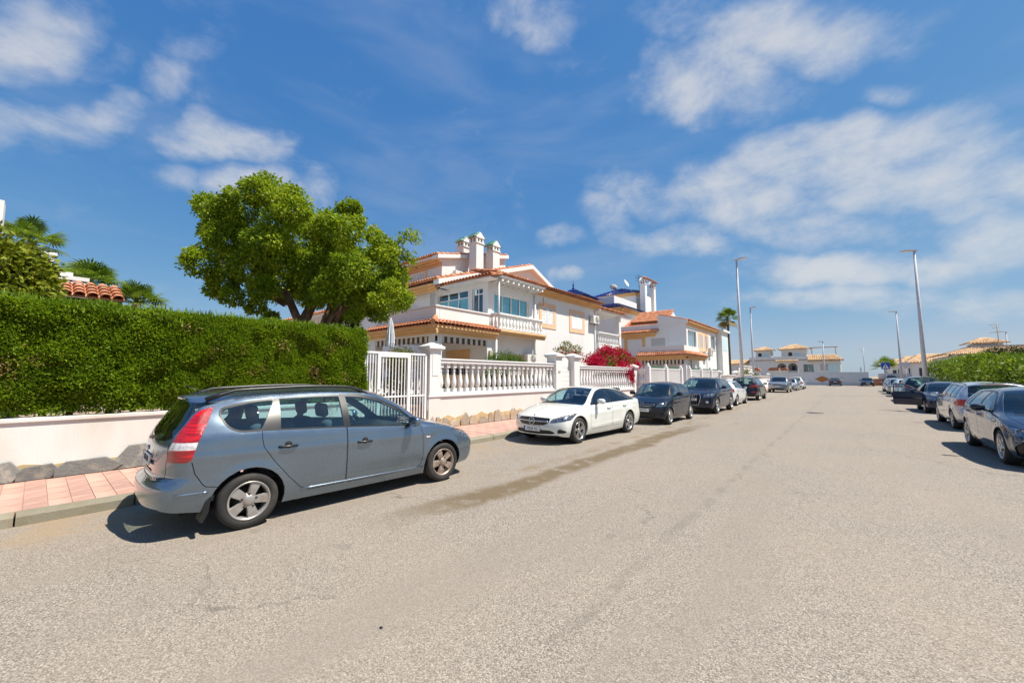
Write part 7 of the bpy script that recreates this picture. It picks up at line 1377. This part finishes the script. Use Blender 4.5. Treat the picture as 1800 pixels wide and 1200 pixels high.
def build_shooting_brake(loc, rz):
    S = gen(4.63, 0.8885, 1.435, 0.87, 3.57, 0.325, 1.27, 2.12, 0.705, 0.955, 0.935, 0.985, 1.16, 0.30, p_white, slope=[(3.05, 1.405), (3.5, 1.335), (4.0, 1.22), (4.63, 1.08)], zb=0.175, wroof=0.56, lod=0, top=0.05,
        spans=[(1.50, 2.50, 0.02, -0.02), (2.58, 3.42, -0.02, -0.04), (3.46, 4.0, -0.03, -0.10)],
        hl=([(0.78, 0.76), (0.62, 0.765), (-0.1, 0.70), (-0.1, 0.50), (0.5, 0.60)], [(0.50, 0.545), (0.60, 0.545), (0.80, 0.58), (0.95, 0.65), (0.95, 0.80), (0.84, 0.755), (0.70, 0.70), (0.55, 0.635)]),
        pre=[('grille', 'F', rounded([(-0.01, 0.47), (0.36, 0.485), (0.475, 0.55), (0.50, 0.635), (0.46, 0.66), (-0.01, 0.675)], 0.03, 2)),
             ('intake', 'F', rounded([(-0.01, 0.265), (0.56, 0.275), (0.62, 0.30), (0.52, 0.365), (-0.01, 0.375)], 0.04, 2)),
             ('side_intake', 'F', rounded([(0.66, 0.29), (0.80, 0.30), (0.83, 0.345), (0.72, 0.405), (0.67, 0.37)], 0.03, 2))],
        feats=[('gap', 'T', thick([(1.30, 0.745), (0.9, 0.725), (0.55, 0.66), (0.40, 0.55)], 0.008))],
        mats={'rear_glass': g_dark, 'quarter_glass': g_dark, 'side_intake': m_grille}, ofs={'side_intake': -0.025}, crease=[(1.1, 0.72, 4.2, 0.80, 0.014, 0.09), (1.3, 0.36, 3.2, 0.44, 0.012, 0.06)], spoke=(5, 0.05, 0.075, 0.8, 0.028), rim=m_alloy, mirror_mat=p_white, tw=0.225, bowf=0.36, crown=2.0, seat=m_seat)
    S['zt'][1] = (0.3, 0.805)
    T, A = make_car('shooting_brake_car', 'cream white sporty estate car with star emblem grille parked nose towards the viewer', S, loc, rz); X0 = A['X0']
    lens(A, T, None, 'headlamp'); bowls(A, T, [(0.64, 0.60), (0.75, 0.635)], 0.035)
    for k, pts in enumerate(([(0.56, 0.60), (0.66, 0.655), (0.78, 0.70), (0.845, 0.735)],)):
        for sd in (1, -1):
            mb = MB(); mb.tube([(A['xsurf'](y, z) - X0 - 0.004, y * sd, z) for y, z in pts], 0.008, 5); mb.build('running_light', m_clear, A['objs'][('headlamp', sd)], fix=False)
    ys = np.linspace(-0.46, 0.46, 17)
    for dz in (0.0, ): bar(T, A, 'grille_bar', [(y, 0.578) for y in ys], 0.017, m_chrome, lift=0.004)
    for z in (0.515, 0.545, 0.61, 0.64):
        for i in range(17):
            y = -0.42 + 0.84 * i / 16
            if abs(y) > 0.085: q = MB(); q.cbox((A['xsurf'](abs(y), z) - X0 + 0.004, y, z), (0.008, 0.028, 0.009)); q.build('grille_stud', m_dsg, T, fix=False)
    bar(T, A, 'chrome_lip', [(y, 0.245) for y in np.linspace(-0.66, 0.66, 25)], 0.009, m_chrome, lift=0.0)
    # three-pointed star in its ring
    x = A['xsurf'](0.01, 0.578) - X0 - 0.012; e = MB(); e.tube([(x, 0.086 * math.cos(t * math.pi / 16), 0.578 + 0.086 * math.sin(t * math.pi / 16)) for t in range(33)], 0.009, 6)
    for k in range(3):
        a = math.pi / 2 + k * 2 * math.pi / 3; d = Vector((0, math.cos(a), math.sin(a))); n = Vector((0, -math.sin(a), math.cos(a))); c = Vector((x, 0, 0.578))
        e.add([c + n * 0.02, c - n * 0.02, c + d * 0.082, c + Vector((-0.014, 0, 0)), c + n * 0.02 * 0 + d * 0.0 + Vector((0.006, 0, 0))], [(0, 2, 3), (2, 1, 3), (0, 4, 2), (4, 1, 2)])
    e.build('star_emblem', m_chrome, T, fix=False)
    hd = MB(); hd.lathe([(0.024, 0), (0.022, 0.004), (0.001, 0.005)], 14, Matrix.Translation((A['xsurf'](0.01, 0.70) - X0 - 0.002, 0, 0.715)) @ Matrix.Rotation(R(-60), 4, 'Y')); hd.build('bonnet_badge', m_chrome, T)
    plate(T, A, 'AO·LK 342', 0.385, True, inset=0.01)
    return T
m_dsg = mat('dark chrome stud', (0.22, 0.22, 0.23), 0.3, 0.8)
def build_city_car(loc, rz):
    S = gen(3.595, 0.80, 1.485, 0.675, 3.075, 0.285, 0.88, 1.60, 0.80, 0.985, 0.97, 1.06, 1.44, 0.28, p_blueblk, zb=0.18, wroof=0.52, lod=0,
        spans=[(1.05, 1.93, 0.02, -0.01), (2.0, 2.66, -0.01, -0.06), (2.72, 3.02, -0.06, -0.1)],
        hl=([(0.60, 0.865), (0.4, 0.86), (-0.1, 0.83), (-0.1, 0.60), (0.4, 0.66)], [(0.47, 0.63), (0.62, 0.635), (0.90, 0.70), (0.90, 0.90), (0.75, 0.83), (0.52, 0.745)]),
        pre=[('grille', 'F', rounded([(-0.01, 0.655), (0.44, 0.645), (0.48, 0.70), (0.44, 0.735), (0.16, 0.715), (-0.01, 0.71)], 0.02, 2)), ('intake', 'F', rounded([(-0.01, 0.27), (0.42, 0.28), (0.50, 0.42), (-0.01, 0.44)], 0.04, 2)), ('side_intake', 'F', rounded([(0.56, 0.36), (0.68, 0.36), (0.70, 0.46), (0.60, 0.46)], 0.03, 2))],
        feats=[('gap', 'T', thick([(0.98, 0.655), (0.6, 0.625), (0.34, 0.50)], 0.008))],
        mats={'side_intake': m_grille}, ofs={'side_intake': -0.02}, crease=[(0.95, 0.86, 3.3, 0.93, 0.010, 0.05)], spoke=(7, 0.03, 0.055, 0.85, 0), rim=m_alloy, tw=0.175, seat=m_seat2, dash=m_lin, mirror_mat=p_blueblk)
    T, A = make_car('city_car', 'small dark navy hatchback with a chrome bowed grille behind the cream white estate', S, loc, rz)
    lens(A, T, None, 'headlamp'); bowls(A, T, [(0.60, 0.70), (0.70, 0.745)], 0.045)
    bar(T, A, 'grille_bar', [(y, 0.655 + 0.035 * (abs(y) / 0.44) ** 2 + 0.012 * math.exp(-(y / 0.1) ** 2)) for y in np.linspace(-0.45, 0.45, 17)], 0.009, m_chrome, lift=0.006)
    bar(T, A, 'grille_trim', [(y, 0.712 + 0.022 * (abs(y) / 0.44) ** 2) for y in np.linspace(-0.45, 0.45, 17)], 0.007, m_chrome, lift=0.006)
    x = A['xsurf'](0.01, 0.745) - A['X0']; b = MB(); b.tube([(x - 0.006, 0.055 * math.cos(t * math.pi / 10), 0.75 + 0.026 * math.sin(t * math.pi / 10)) for t in range(21)], 0.006, 5); b.build('oval_badge', m_chrome, T, fix=False)
    plate(T, A, '1866 MCN', 0.515, True)
    return T
def build_big_suv(loc, rz):
    S = gen(4.63, 0.94, 1.655, 0.88, 3.69, 0.365, 1.20, 2.05, 0.93, 1.10, 1.10, 1.16, 1.58, 0.40, p_navy, zb=0.24, wroof=0.62, lod=0,
        spans=[(1.42, 2.42, 0.02, -0.01), (2.50, 3.32, -0.01, -0.05), (3.38, 3.98, -0.06, -0.15)],
        hl=([(0.75, 0.955), (0.5, 0.95), (-0.1, 0.92), (-0.1, 0.70), (0.5, 0.80)], [(0.52, 0.755), (0.95, 0.79), (1.0, 0.95), (0.80, 0.925), (0.54, 0.895)]),
        pre=[('grille', 'F', rounded([(-0.01, 0.42), (0.30, 0.42), (0.37, 0.60), (0.40, 0.82), (0.35, 0.90), (-0.01, 0.90)], 0.03, 2)), ('side_intake', 'F', rounded([(0.50, 0.43), (0.76, 0.46), (0.80, 0.60), (0.52, 0.62)], 0.03, 2))],
        feats=[('gap', 'T', thick([(1.30, 0.79), (0.8, 0.76), (0.45, 0.66)], 0.009))],
        mats={'side_intake': m_grille}, ofs={'side_intake': -0.02}, crease=[(1.0, 0.98, 4.2, 1.02, 0.012, 0.06)], spoke=(5, 0.06, 0.09, 0.8, 0.02), rim=m_alloy, tw=0.235, rr=0.26)
    T, A = make_car('suv_car', 'dark navy SUV with a deep chrome framed grille and silver five spoke wheels', S, loc, rz)
    lens(A, T, None, 'headlamp'); bowls(A, T, [(0.64, 0.83), (0.78, 0.855)], 0.05)
    bar(T, A, 'grille_frame', [(0.0, 0.91), (0.36, 0.905), (0.41, 0.82), (0.38, 0.60), (0.31, 0.415), (0.0, 0.41), (-0.31, 0.415), (-0.38, 0.60), (-0.41, 0.82), (-0.36, 0.905), (0.0, 0.91)], 0.014, m_chrome, lift=0.008)
    for y in (-0.24, -0.16, -0.08, 0, 0.08, 0.16, 0.24): bar(T, A, 'grille_bar', [(y, z) for z in np.linspace(0.44, 0.88, 6)], 0.006, m_dsg, lift=-0.002)
    for sd in (1, -1):
        f = MB(); x = A['xsurf'](0.66, 0.55) - A['X0']; f.tube([(x - 0.004, sd * (0.66 + 0.065 * math.cos(t * math.pi / 8)), 0.55 + 0.05 * math.sin(t * math.pi / 8)) for t in range(17)], 0.009, 5); f.lathe([(0.001, 0.01), (0.05, 0.0)], 12, Matrix.Translation((x, sd * 0.66, 0.55)) @ Matrix.Rotation(R(-90), 4, 'Y')); f.build('fog_lamp', m_chrome, T, fix=False)
        rl = MB(); rl.tube([(x_ - A['X0'], sd * 0.60, float(A['zr'](x_)) + 0.01 + 0.05 * min(1, k / 1.5, (11 - k) / 1.5)) for k, x_ in enumerate(np.linspace(2.1, 4.2, 12))], 0.016, 6); rl.build('roof_rail', m_trim, T, fix=False)
    # four linked rings
    x = A['xsurf'](0.01, 0.80) - A['X0'] - 0.012; e = MB()
    for k in range(4): e.tube([(x, (k - 1.5) * 0.062 + 0.042 * math.cos(t * math.pi / 9), 0.80 + 0.042 * math.sin(t * math.pi / 9)) for t in range(19)], 0.006, 5)
    e.build('ring_emblem', m_chrome, T, fix=False); plate(T, A, '4382 HKM', 0.66, True)
    return T
def build_white_hatch(loc, rz):
    S = gen(4.27, 0.90, 1.46, 0.87, 3.50, 0.32, 1.22, 2.0, 0.72, 0.97, 0.95, 1.03, 1.41, 0.36, p_pure, zb=0.19, lod=1, spans=[(1.42, 2.35, 0.02, -0.01), (2.42, 3.2, -0.01, -0.08), (3.28, 3.62, -0.1, -0.2)],
        tl=([(3.92, 0.80), (4.6, 0.80), (4.6, 0.98), (3.98, 0.99)], [(0.52, 0.80), (1, 0.80), (1, 1.0), (0.58, 0.98)]),
        feats=[('rear_window', 'R', [(-0.01, 1.05), (0.55, 1.06), (0.50, 1.35), (-0.01, 1.37)]), ('bumper_insert', 'R', [(-0.01, 0.2), (0.55, 0.24), (0.5, 0.38), (-0.01, 0.38)])], crease=[(1.0, 0.80, 4.0, 0.88, 0.012, 0.05)], mirror_mat=m_trim, mats={'quarter_glass': g_dark, 'rear_glass': g_dark})
    T, A = make_car('white_hatchback', 'white hatchback seen from behind between the navy SUV and the black one', S, loc, rz); plate(T, A, '7350 KLC', 0.72, False)
    return T
def suv_rear(name, label, loc, rz, paint, H=1.66, lamp=m_redd, txt='2094 LPT', lod=1, L=4.48):
    S = gen(L, 0.925, H, 0.87, 3.54, 0.355, 1.15, 1.98, 0.90, 1.08, 1.07, 1.14, H - 0.06, 0.36, paint, zb=0.25, wroof=0.60, lod=lod, spans=[(1.36, 2.36, 0.02, -0.01), (2.44, 3.28, -0.01, -0.06), (3.36, 3.85, -0.08, -0.2)],
        tl=([(3.95, 0.92), (4.7, 0.92), (4.7, 1.09), (3.98, 1.10)], [(0.42, 0.94), (1, 0.92), (1, 1.11), (0.46, 1.07)]),
        feats=[('rear_window', 'R', [(-0.01, 1.14), (0.58, 1.15), (0.56, 1.30), (0.50, H - 0.11), (-0.01, H - 0.10)]), ('bumper_insert', 'R', [(-0.01, 0.25), (0.7, 0.27), (0.72, 0.52), (-0.01, 0.52)]), ('brake_reflector', 'R', [(0.55, 0.56), (0.78, 0.56), (0.78, 0.63), (0.55, 0.63)]), ('cladding', 'S', [(0.1, 0.2), (4.5, 0.2), (4.5, 0.36), (0.1, 0.36)])],
        mats={'rear_glass': g_dark, 'quarter_glass': g_dark, 'brake_reflector': m_redd, 'tail_lamp': lamp}, ofs={'brake_reflector': 0.003}, crease=[(1.0, 0.92, 4.0, 0.98, 0.012, 0.05)], rr=0.24, tw=0.225, spoke=(5, 0.05, 0.08, 0.8, 0.02))
    T, A = make_car(name, label, S, loc, rz); plate(T, A, txt, 0.82, False)
    for sd in (1, -1):
        rl = MB(); rl.tube([(x_ - A['X0'], sd * 0.585, float(A['zr'](x_)) + 0.01 + 0.045 * min(1, k / 1.5, (11 - k) / 1.5)) for k, x_ in enumerate(np.linspace(2.05, 4.05, 12))], 0.016, 6); rl.build('roof_rail', m_trim, T, fix=False)
    an = MB(); an.prism([(3.95 - A['X0'], H - 0.06), (4.1 - A['X0'], H - 0.07), (4.08 - A['X0'], H + 0.03)], -0.012, 0.012); an.build('fin_aerial', paint, T)
    return T, A
def front_car(name, label, loc, rz, paint, L=4.35, hw=0.89, H=1.47, R=0.315, nose=0.74, suv=False, txt='5127 JFD', lod=1, deck=None, **kw):
    z0 = nose - 0.10; zb = 0.24 if suv else 0.18; b0 = nose + 0.20
    S = gen(L, hw, H, 0.85, L - 0.92, R, 1.14, 1.96, nose, nose + 0.215, b0, b0 + 0.06, H - 0.05, 0.34, paint, zb=zb, lod=lod, wroof=hw - 0.31, deck=deck, spans=[(1.34, 2.30, 0.02, -0.01), (2.38, 3.12, -0.01, -0.08), (3.2, 3.5, -0.1, -0.18)] if not deck else [(1.34, 2.30, 0.02, -0.01), (2.38, 3.15, -0.01, -0.20)],
        hl=([(0.62, nose + 0.06), (-0.1, nose + 0.01), (-0.1, z0 - 0.09), (0.5, z0 + 0.02)], [(0.46, z0 - 0.05), (0.95, z0 - 0.02), (0.95, nose + 0.1), (0.52, z0 + 0.06)]),
        pre=[('grille', 'F', rounded([(-0.01, z0 - 0.08), (0.38, z0 - 0.08), (0.44, z0 + 0.045), (-0.01, z0 + 0.05)], 0.02, 2)), ('intake', 'F', rounded([(-0.01, zb + 0.08), (0.6, zb + 0.09), (0.54, zb + 0.22), (-0.01, zb + 0.23)], 0.03, 2))],
        tl=([(L - 0.42, b0 - 0.16), (L + 0.2, b0 - 0.16), (L + 0.2, b0 + 0.02), (L - 0.35, b0 + 0.02)], [(0.52, b0 - 0.16), (1, b0 - 0.16), (1, b0 + 0.02), (0.56, b0 + 0.02)]),
        crease=[(1.0, b0 - 0.16, L - 0.3, b0 - 0.09, 0.011, 0.05)], **kw)
    T, A = make_car(name, label, S, loc, rz); lens(A, T, None, 'headlamp'); bowls(A, T, [(0.58, z0 + 0.01), (0.70, z0 + 0.03)], 0.045)
    bar(T, A, 'grille_bar', [(y, z0 - 0.01) for y in np.linspace(-0.40, 0.40, 13)], 0.012, m_chrome, lift=0.006); bar(T, A, 'grille_trim', [(y, z0 + 0.05) for y in np.linspace(-0.42, 0.42, 13)], 0.008, m_chrome, lift=0.004)
    plate(T, A, txt, z0 - 0.16, True)
    return T, A
def rear_car(name, label, loc, rz, paint, L=4.3, hw=0.89, H=1.47, R=0.315, txt='3648 DZB', lod=2, deck=None, lampz=(0.78, 0.95), lampy=0.5, **kw):
    b0 = 0.95
    rw = [] if deck else [('rear_window', 'R', [(-0.01, b0 + 0.1), (0.56, b0 + 0.1), (0.51, H - 0.12), (-0.01, H - 0.10)])]
    S = gen(L, hw, H, 0.86, L - 0.86, R, 1.16, 1.98, 0.73, 0.955, b0, b0 + 0.07, H - 0.06, 0.34, paint, zb=0.2, lod=lod, wroof=hw - 0.31, deck=deck, spans=[(1.36, 2.30, 0.02, -0.01), (2.38, 3.12, -0.01, -0.08), (3.2, 3.55, -0.1, -0.18)] if not deck else [(1.36, 2.30, 0.02, -0.01), (2.38, 3.15, -0.01, -0.20)],
        tl=([(L - 0.44, lampz[0]), (L + 0.2, lampz[0]), (L + 0.2, lampz[1]), (L - 0.36, lampz[1])], [(lampy, lampz[0] + 0.02), (1, lampz[0]), (1, lampz[1] + 0.02), (lampy + 0.05, lampz[1])]),
        feats=rw, crease=[(1.0, b0 - 0.16, L - 0.3, b0 - 0.09, 0.011, 0.05)], **kw)
    T, A = make_car(name, label, S, loc, rz); plate(T, A, txt, 0.72, False)
    return T, A
def build_estate_silver(loc, rz):
    S = gen(4.50, 0.905, 1.52, 0.86, 3.57, 0.318, 1.12, 1.98, 0.74, 0.98, 0.96, 1.03, 1.48, 0.34, p_silver, zb=0.2, wroof=0.60, lod=0, spans=[(1.34, 2.36, 0.02, -0.01), (2.44, 3.25, -0.01, -0.04), (3.33, 3.98, -0.05, -0.12)],
        pre=[('tail_lamp', 'B', ([(3.86, 0.86), (4.0, 0.80), (4.7, 0.74), (4.7, 0.99), (3.9, 0.97)], rounded([(0.30, 0.785), (0.55, 0.765), (1.0, 0.765), (1.0, 1.02), (0.62, 0.985), (0.42, 0.89)], 0.04, 2), 'R'))],
        feats=[('rear_window', 'R', rounded([(-0.7, 1.05), (0.61, 1.05), (0.60, 1.12), (0.55, 1.40), (0.2, 1.425), (-0.7, 1.43)], 0.04, 2)), ('gap', 'R', thick([(0.0, 0.645), (0.62, 0.655)], 0.009)), ('gap', 'R', thick([(0.30, 0.78), (0.24, 0.70), (0.20, 0.655)], 0.006))],
        mats={'rear_window': glass('pale rear window', (0.5, 0.66, 0.66))}, crease=[(1.0, 0.82, 4.2, 0.88, 0.010, 0.05)], spoke=(7, 0.035, 0.06, 0.85, 0), seat=m_seat2)
    T, A = make_car('silver_estate_car', 'silver estate car with broad red tail lamps parked across the road', S, loc, rz)
    plate(T, A, '0613 DVF', 0.80, False); X0 = A['X0']
    an = MB(); an.tube([(3.95 - X0, 0, 1.485), (3.99 - X0, 0, 1.515), (4.05 - X0, 0, 1.52)], [0.03, 0.015, 0.006], 6); an.build('aerial', m_trim, T, fix=False)
    hb = MB(); hb.cbox((4.19 - X0, 0, 1.455), (0.03, 0.36, 0.022)); hb.build('high_brake_lamp', m_redd, T)
    for sd in (1, -1):
        rl = MB(); rl.tube([(x_ - X0, sd * 0.57, float(A['zr'](x_)) + 0.012 + 0.02 * min(1, k / 1.5, (11 - k) / 1.5)) for k, x_ in enumerate(np.linspace(2.05, 4.0, 12))], 0.013, 6); rl.build('roof_rail', m_trim, T, fix=False)
    return T
def build_near_right(loc, rz):
    S = gen(4.40, 0.905, 1.475, 0.88, 3.60, 0.33, 1.20, 2.02, 0.72, 0.97, 0.955, 1.03, 1.42, 0.38, p_slate, zb=0.18, wroof=0.58, lod=0, spans=[(1.42, 2.40, 0.02, -0.01), (2.48, 3.28, -0.01, -0.10), (3.36, 3.62, -0.12, -0.2)],
        hl=([(0.78, 0.79), (0.62, 0.79), (-0.1, 0.73), (-0.1, 0.52), (0.5, 0.63)], [(0.50, 0.60), (0.62, 0.575), (0.95, 0.64), (0.95, 0.84), (0.80, 0.76), (0.55, 0.69)]),
        pre=[('grille', 'F', rounded([(-0.01, 0.50), (0.42, 0.50), (0.47, 0.60), (-0.01, 0.66)], 0.03, 2)), ('intake', 'F', rounded([(-0.01, 0.22), (0.50, 0.22), (0.56, 0.30), (0.46, 0.42), (-0.01, 0.43)], 0.03, 2)), ('side_intake', 'F', rounded([(0.60, 0.22), (0.80, 0.24), (0.84, 0.40), (0.74, 0.52), (0.60, 0.46)], 0.03, 2))],
        feats=[('gap', 'T', thick([(1.25, 0.76), (0.85, 0.74), (0.5, 0.66), (0.36, 0.5)], 0.008))], mats={'side_intake': m_grille}, ofs={'side_intake': -0.02}, crease=[(1.0, 0.80, 4.1, 0.88, 0.018, 0.06), (1.2, 0.40, 3.2, 0.44, 0.012, 0.06)], spoke=(5, 0.055, 0.085, 0.8, 0.024), tw=0.225, rr=0.235, mirror_mat=p_blueblk, crown=2.1)
    T, A = make_car('slate_hatchback', 'glossy slate blue hatchback cut off by the edge of the view', S, loc, rz)
    lens(A, T, None, 'headlamp'); bowls(A, T, [(0.64, 0.655), (0.76, 0.68)], 0.045)
    for sd in (1, -1):
        b = MB(); b.tube([(A['xsurf'](y, z) - A['X0'] - 0.004, y * sd, z) for y, z in ((0.59, 0.20), (0.585, 0.47), (0.74, 0.535), (0.85, 0.41), (0.82, 0.23))], 0.009, 5); b.build('intake_trim', m_chrome, T, fix=False)
    plate(T, A, '2281 MDH', 0.46, True)
    return T
def build_open_door(loc, rz):
    T, A = front_car('open_door_hatchback', 'dark navy hatchback with its road side front door swung wide open', loc, rz, p_navy, L=4.25, H=1.44, lod=0)
    # swing the road side door: hinge at the foot of the windscreen pillar
    sd = 1 if SWING_SIDE > 0 else -1; X0 = A['X0']; hx = 1.27 - X0; hy = sd * 0.86; a = sd * R(-72) * -1
    M = Matrix.Translation((hx, hy, 0)) @ Matrix.Rotation(a, 4, 'Z') @ Matrix.Translation((-hx, -hy, 0))
    D = A['doors'][('front_door', sd)]; D.matrix_local = M
    c = D.data; inner = MB(); V = [v.co.copy() for v in c.vertices]
    inner.add([(v.x, v.y - sd * 0.09, v.z) for v in V], [tuple(p.vertices)[::-1] for p in c.polygons], True); inner.build('door_lining', m_trim, D, fix=False)
    # edge of the opened door
    bm = bmesh.new(); bm.from_mesh(c); e = MB()
    for q in bm.edges:
        if len(q.link_faces) == 1:
            u, w = q.verts[0].co, q.verts[1].co; e.add([u, w, (w.x, w.y - sd * 0.09, w.z), (u.x, u.y - sd * 0.09, u.z)], [(0, 1, 2, 3)])
    bm.free(); e.build('door_edge', m_trim, D, fix=False)
    for o in kids(T):
        if o.name.startswith('wing_mirror') and o.data.vertices[0].co.y * sd > 0: o.matrix_local = M
        if o.name.startswith('window_trim') and o.data.vertices[0].co.y * sd > 0:
            bm = bmesh.new(); bm.from_mesh(o.data); bmesh.ops.delete(bm, geom=[f for f in bm.faces if f.calc_center_median().x < 2.33 - X0], context='FACES'); bm.to_mesh(o.data); bm.free()
            fr = MB()
    pts = [(1.36, 0.945), (1.62, 1.13), (1.85, 1.27), (2.05, 1.335), (2.30, 1.352), (2.31, 0.96)]
    f = MB(); f.tube([(x - X0, sd * (0.845 - 0.62 * max(0, z - 0.94) * 0.6), z) for x, z in pts], 0.022, 6); f.build('window_frame', m_trim, D, fix=False)
    return T
SWING_SIDE = 1
# ---------------------------------------------------------------- parked and moving cars
build_estate((-6.06, 3.03, 0), R(-92.0))
build_shooting_brake((-6.10, 10.5, 0), R(87))
build_city_car((-5.65, 15.65, 0), R(90))
build_big_suv((-5.52, 21.5, 0), R(90))
build_white_hatch((-5.83, 27.5, 0), R(-90))
suv_rear('black_suv', 'black SUV with red lamps and roof rails seen from behind, ahead of the white hatchback', (-5.75, 34.3, 0), R(-90), p_black)
front_car('silver_suv', 'silver SUV facing the viewer near the second lamp post', (-5.65, 51.8, 0), R(90), p_dsil, L=4.57, hw=.91, H=1.68, R=.345, nose=.93, suv=True, txt='6471 HBN')
front_car('silver_hatchback', 'small silver hatchback tucked behind the silver SUV', (-5.5, 59.5, 0), R(90), p_silver, lod=2, txt='8025 FRG')
rear_car('white_van_car', 'white people carrier behind the small silver hatchback', (-5.3, 66, 0), R(-90), p_pure, H=1.62, lod=2)
rear_car('grey_saloon', 'charcoal saloon driving away near the end wall', (-1.75, 92.0, 0), R(-90), p_char, L=4.6, H=1.45, deck=(3.25, 3.95, 1.02), lampz=(0.76, 0.92), lampy=0.45, txt='1905 GXS')
front_car('black_saloon', 'black hatchback driving towards the viewer near the end of the street', (2.55, 93, 0), R(90), p_blueblk, lod=2, txt='4410 KRB')
build_near_right((3.10, 13.6, 0), R(90.5))
build_estate_silver((3.42, 20.65, 0), R(-90))
build_open_door((3.55, 28.2, 0), R(90))
suv_rear('dark_suv', 'dark SUV with a wide rear window beyond the open door car', (3.65, 38.6, 0), R(-90), p_blueblk, H=1.70, txt='3376 JVL')
rear_car('white_hatchback_far', 'white hatchback beyond the dark SUV across the road', (3.75, 47.5, 0), R(-90), p_pure, H=1.5, txt='5540 HLM')
front_car('grey_hatchback_far', 'grey hatchback facing the viewer beyond the white one across the road', (3.75, 53.5, 0), R(90), p_dsil, lod=2, txt='0927 GJC')
rear_car('silver_hatchback_far', 'silver hatchback with red lamps farthest along the far side row', (3.85, 61, 0), R(-90), p_silver, H=1.5, txt='7718 DKN')
suv_rear('dark_van', 'dark blue van parked beyond the crossing sign', (6.2, 104, 0), R(-90), p_navy, H=1.85, lod=2, txt='2260 FPD')
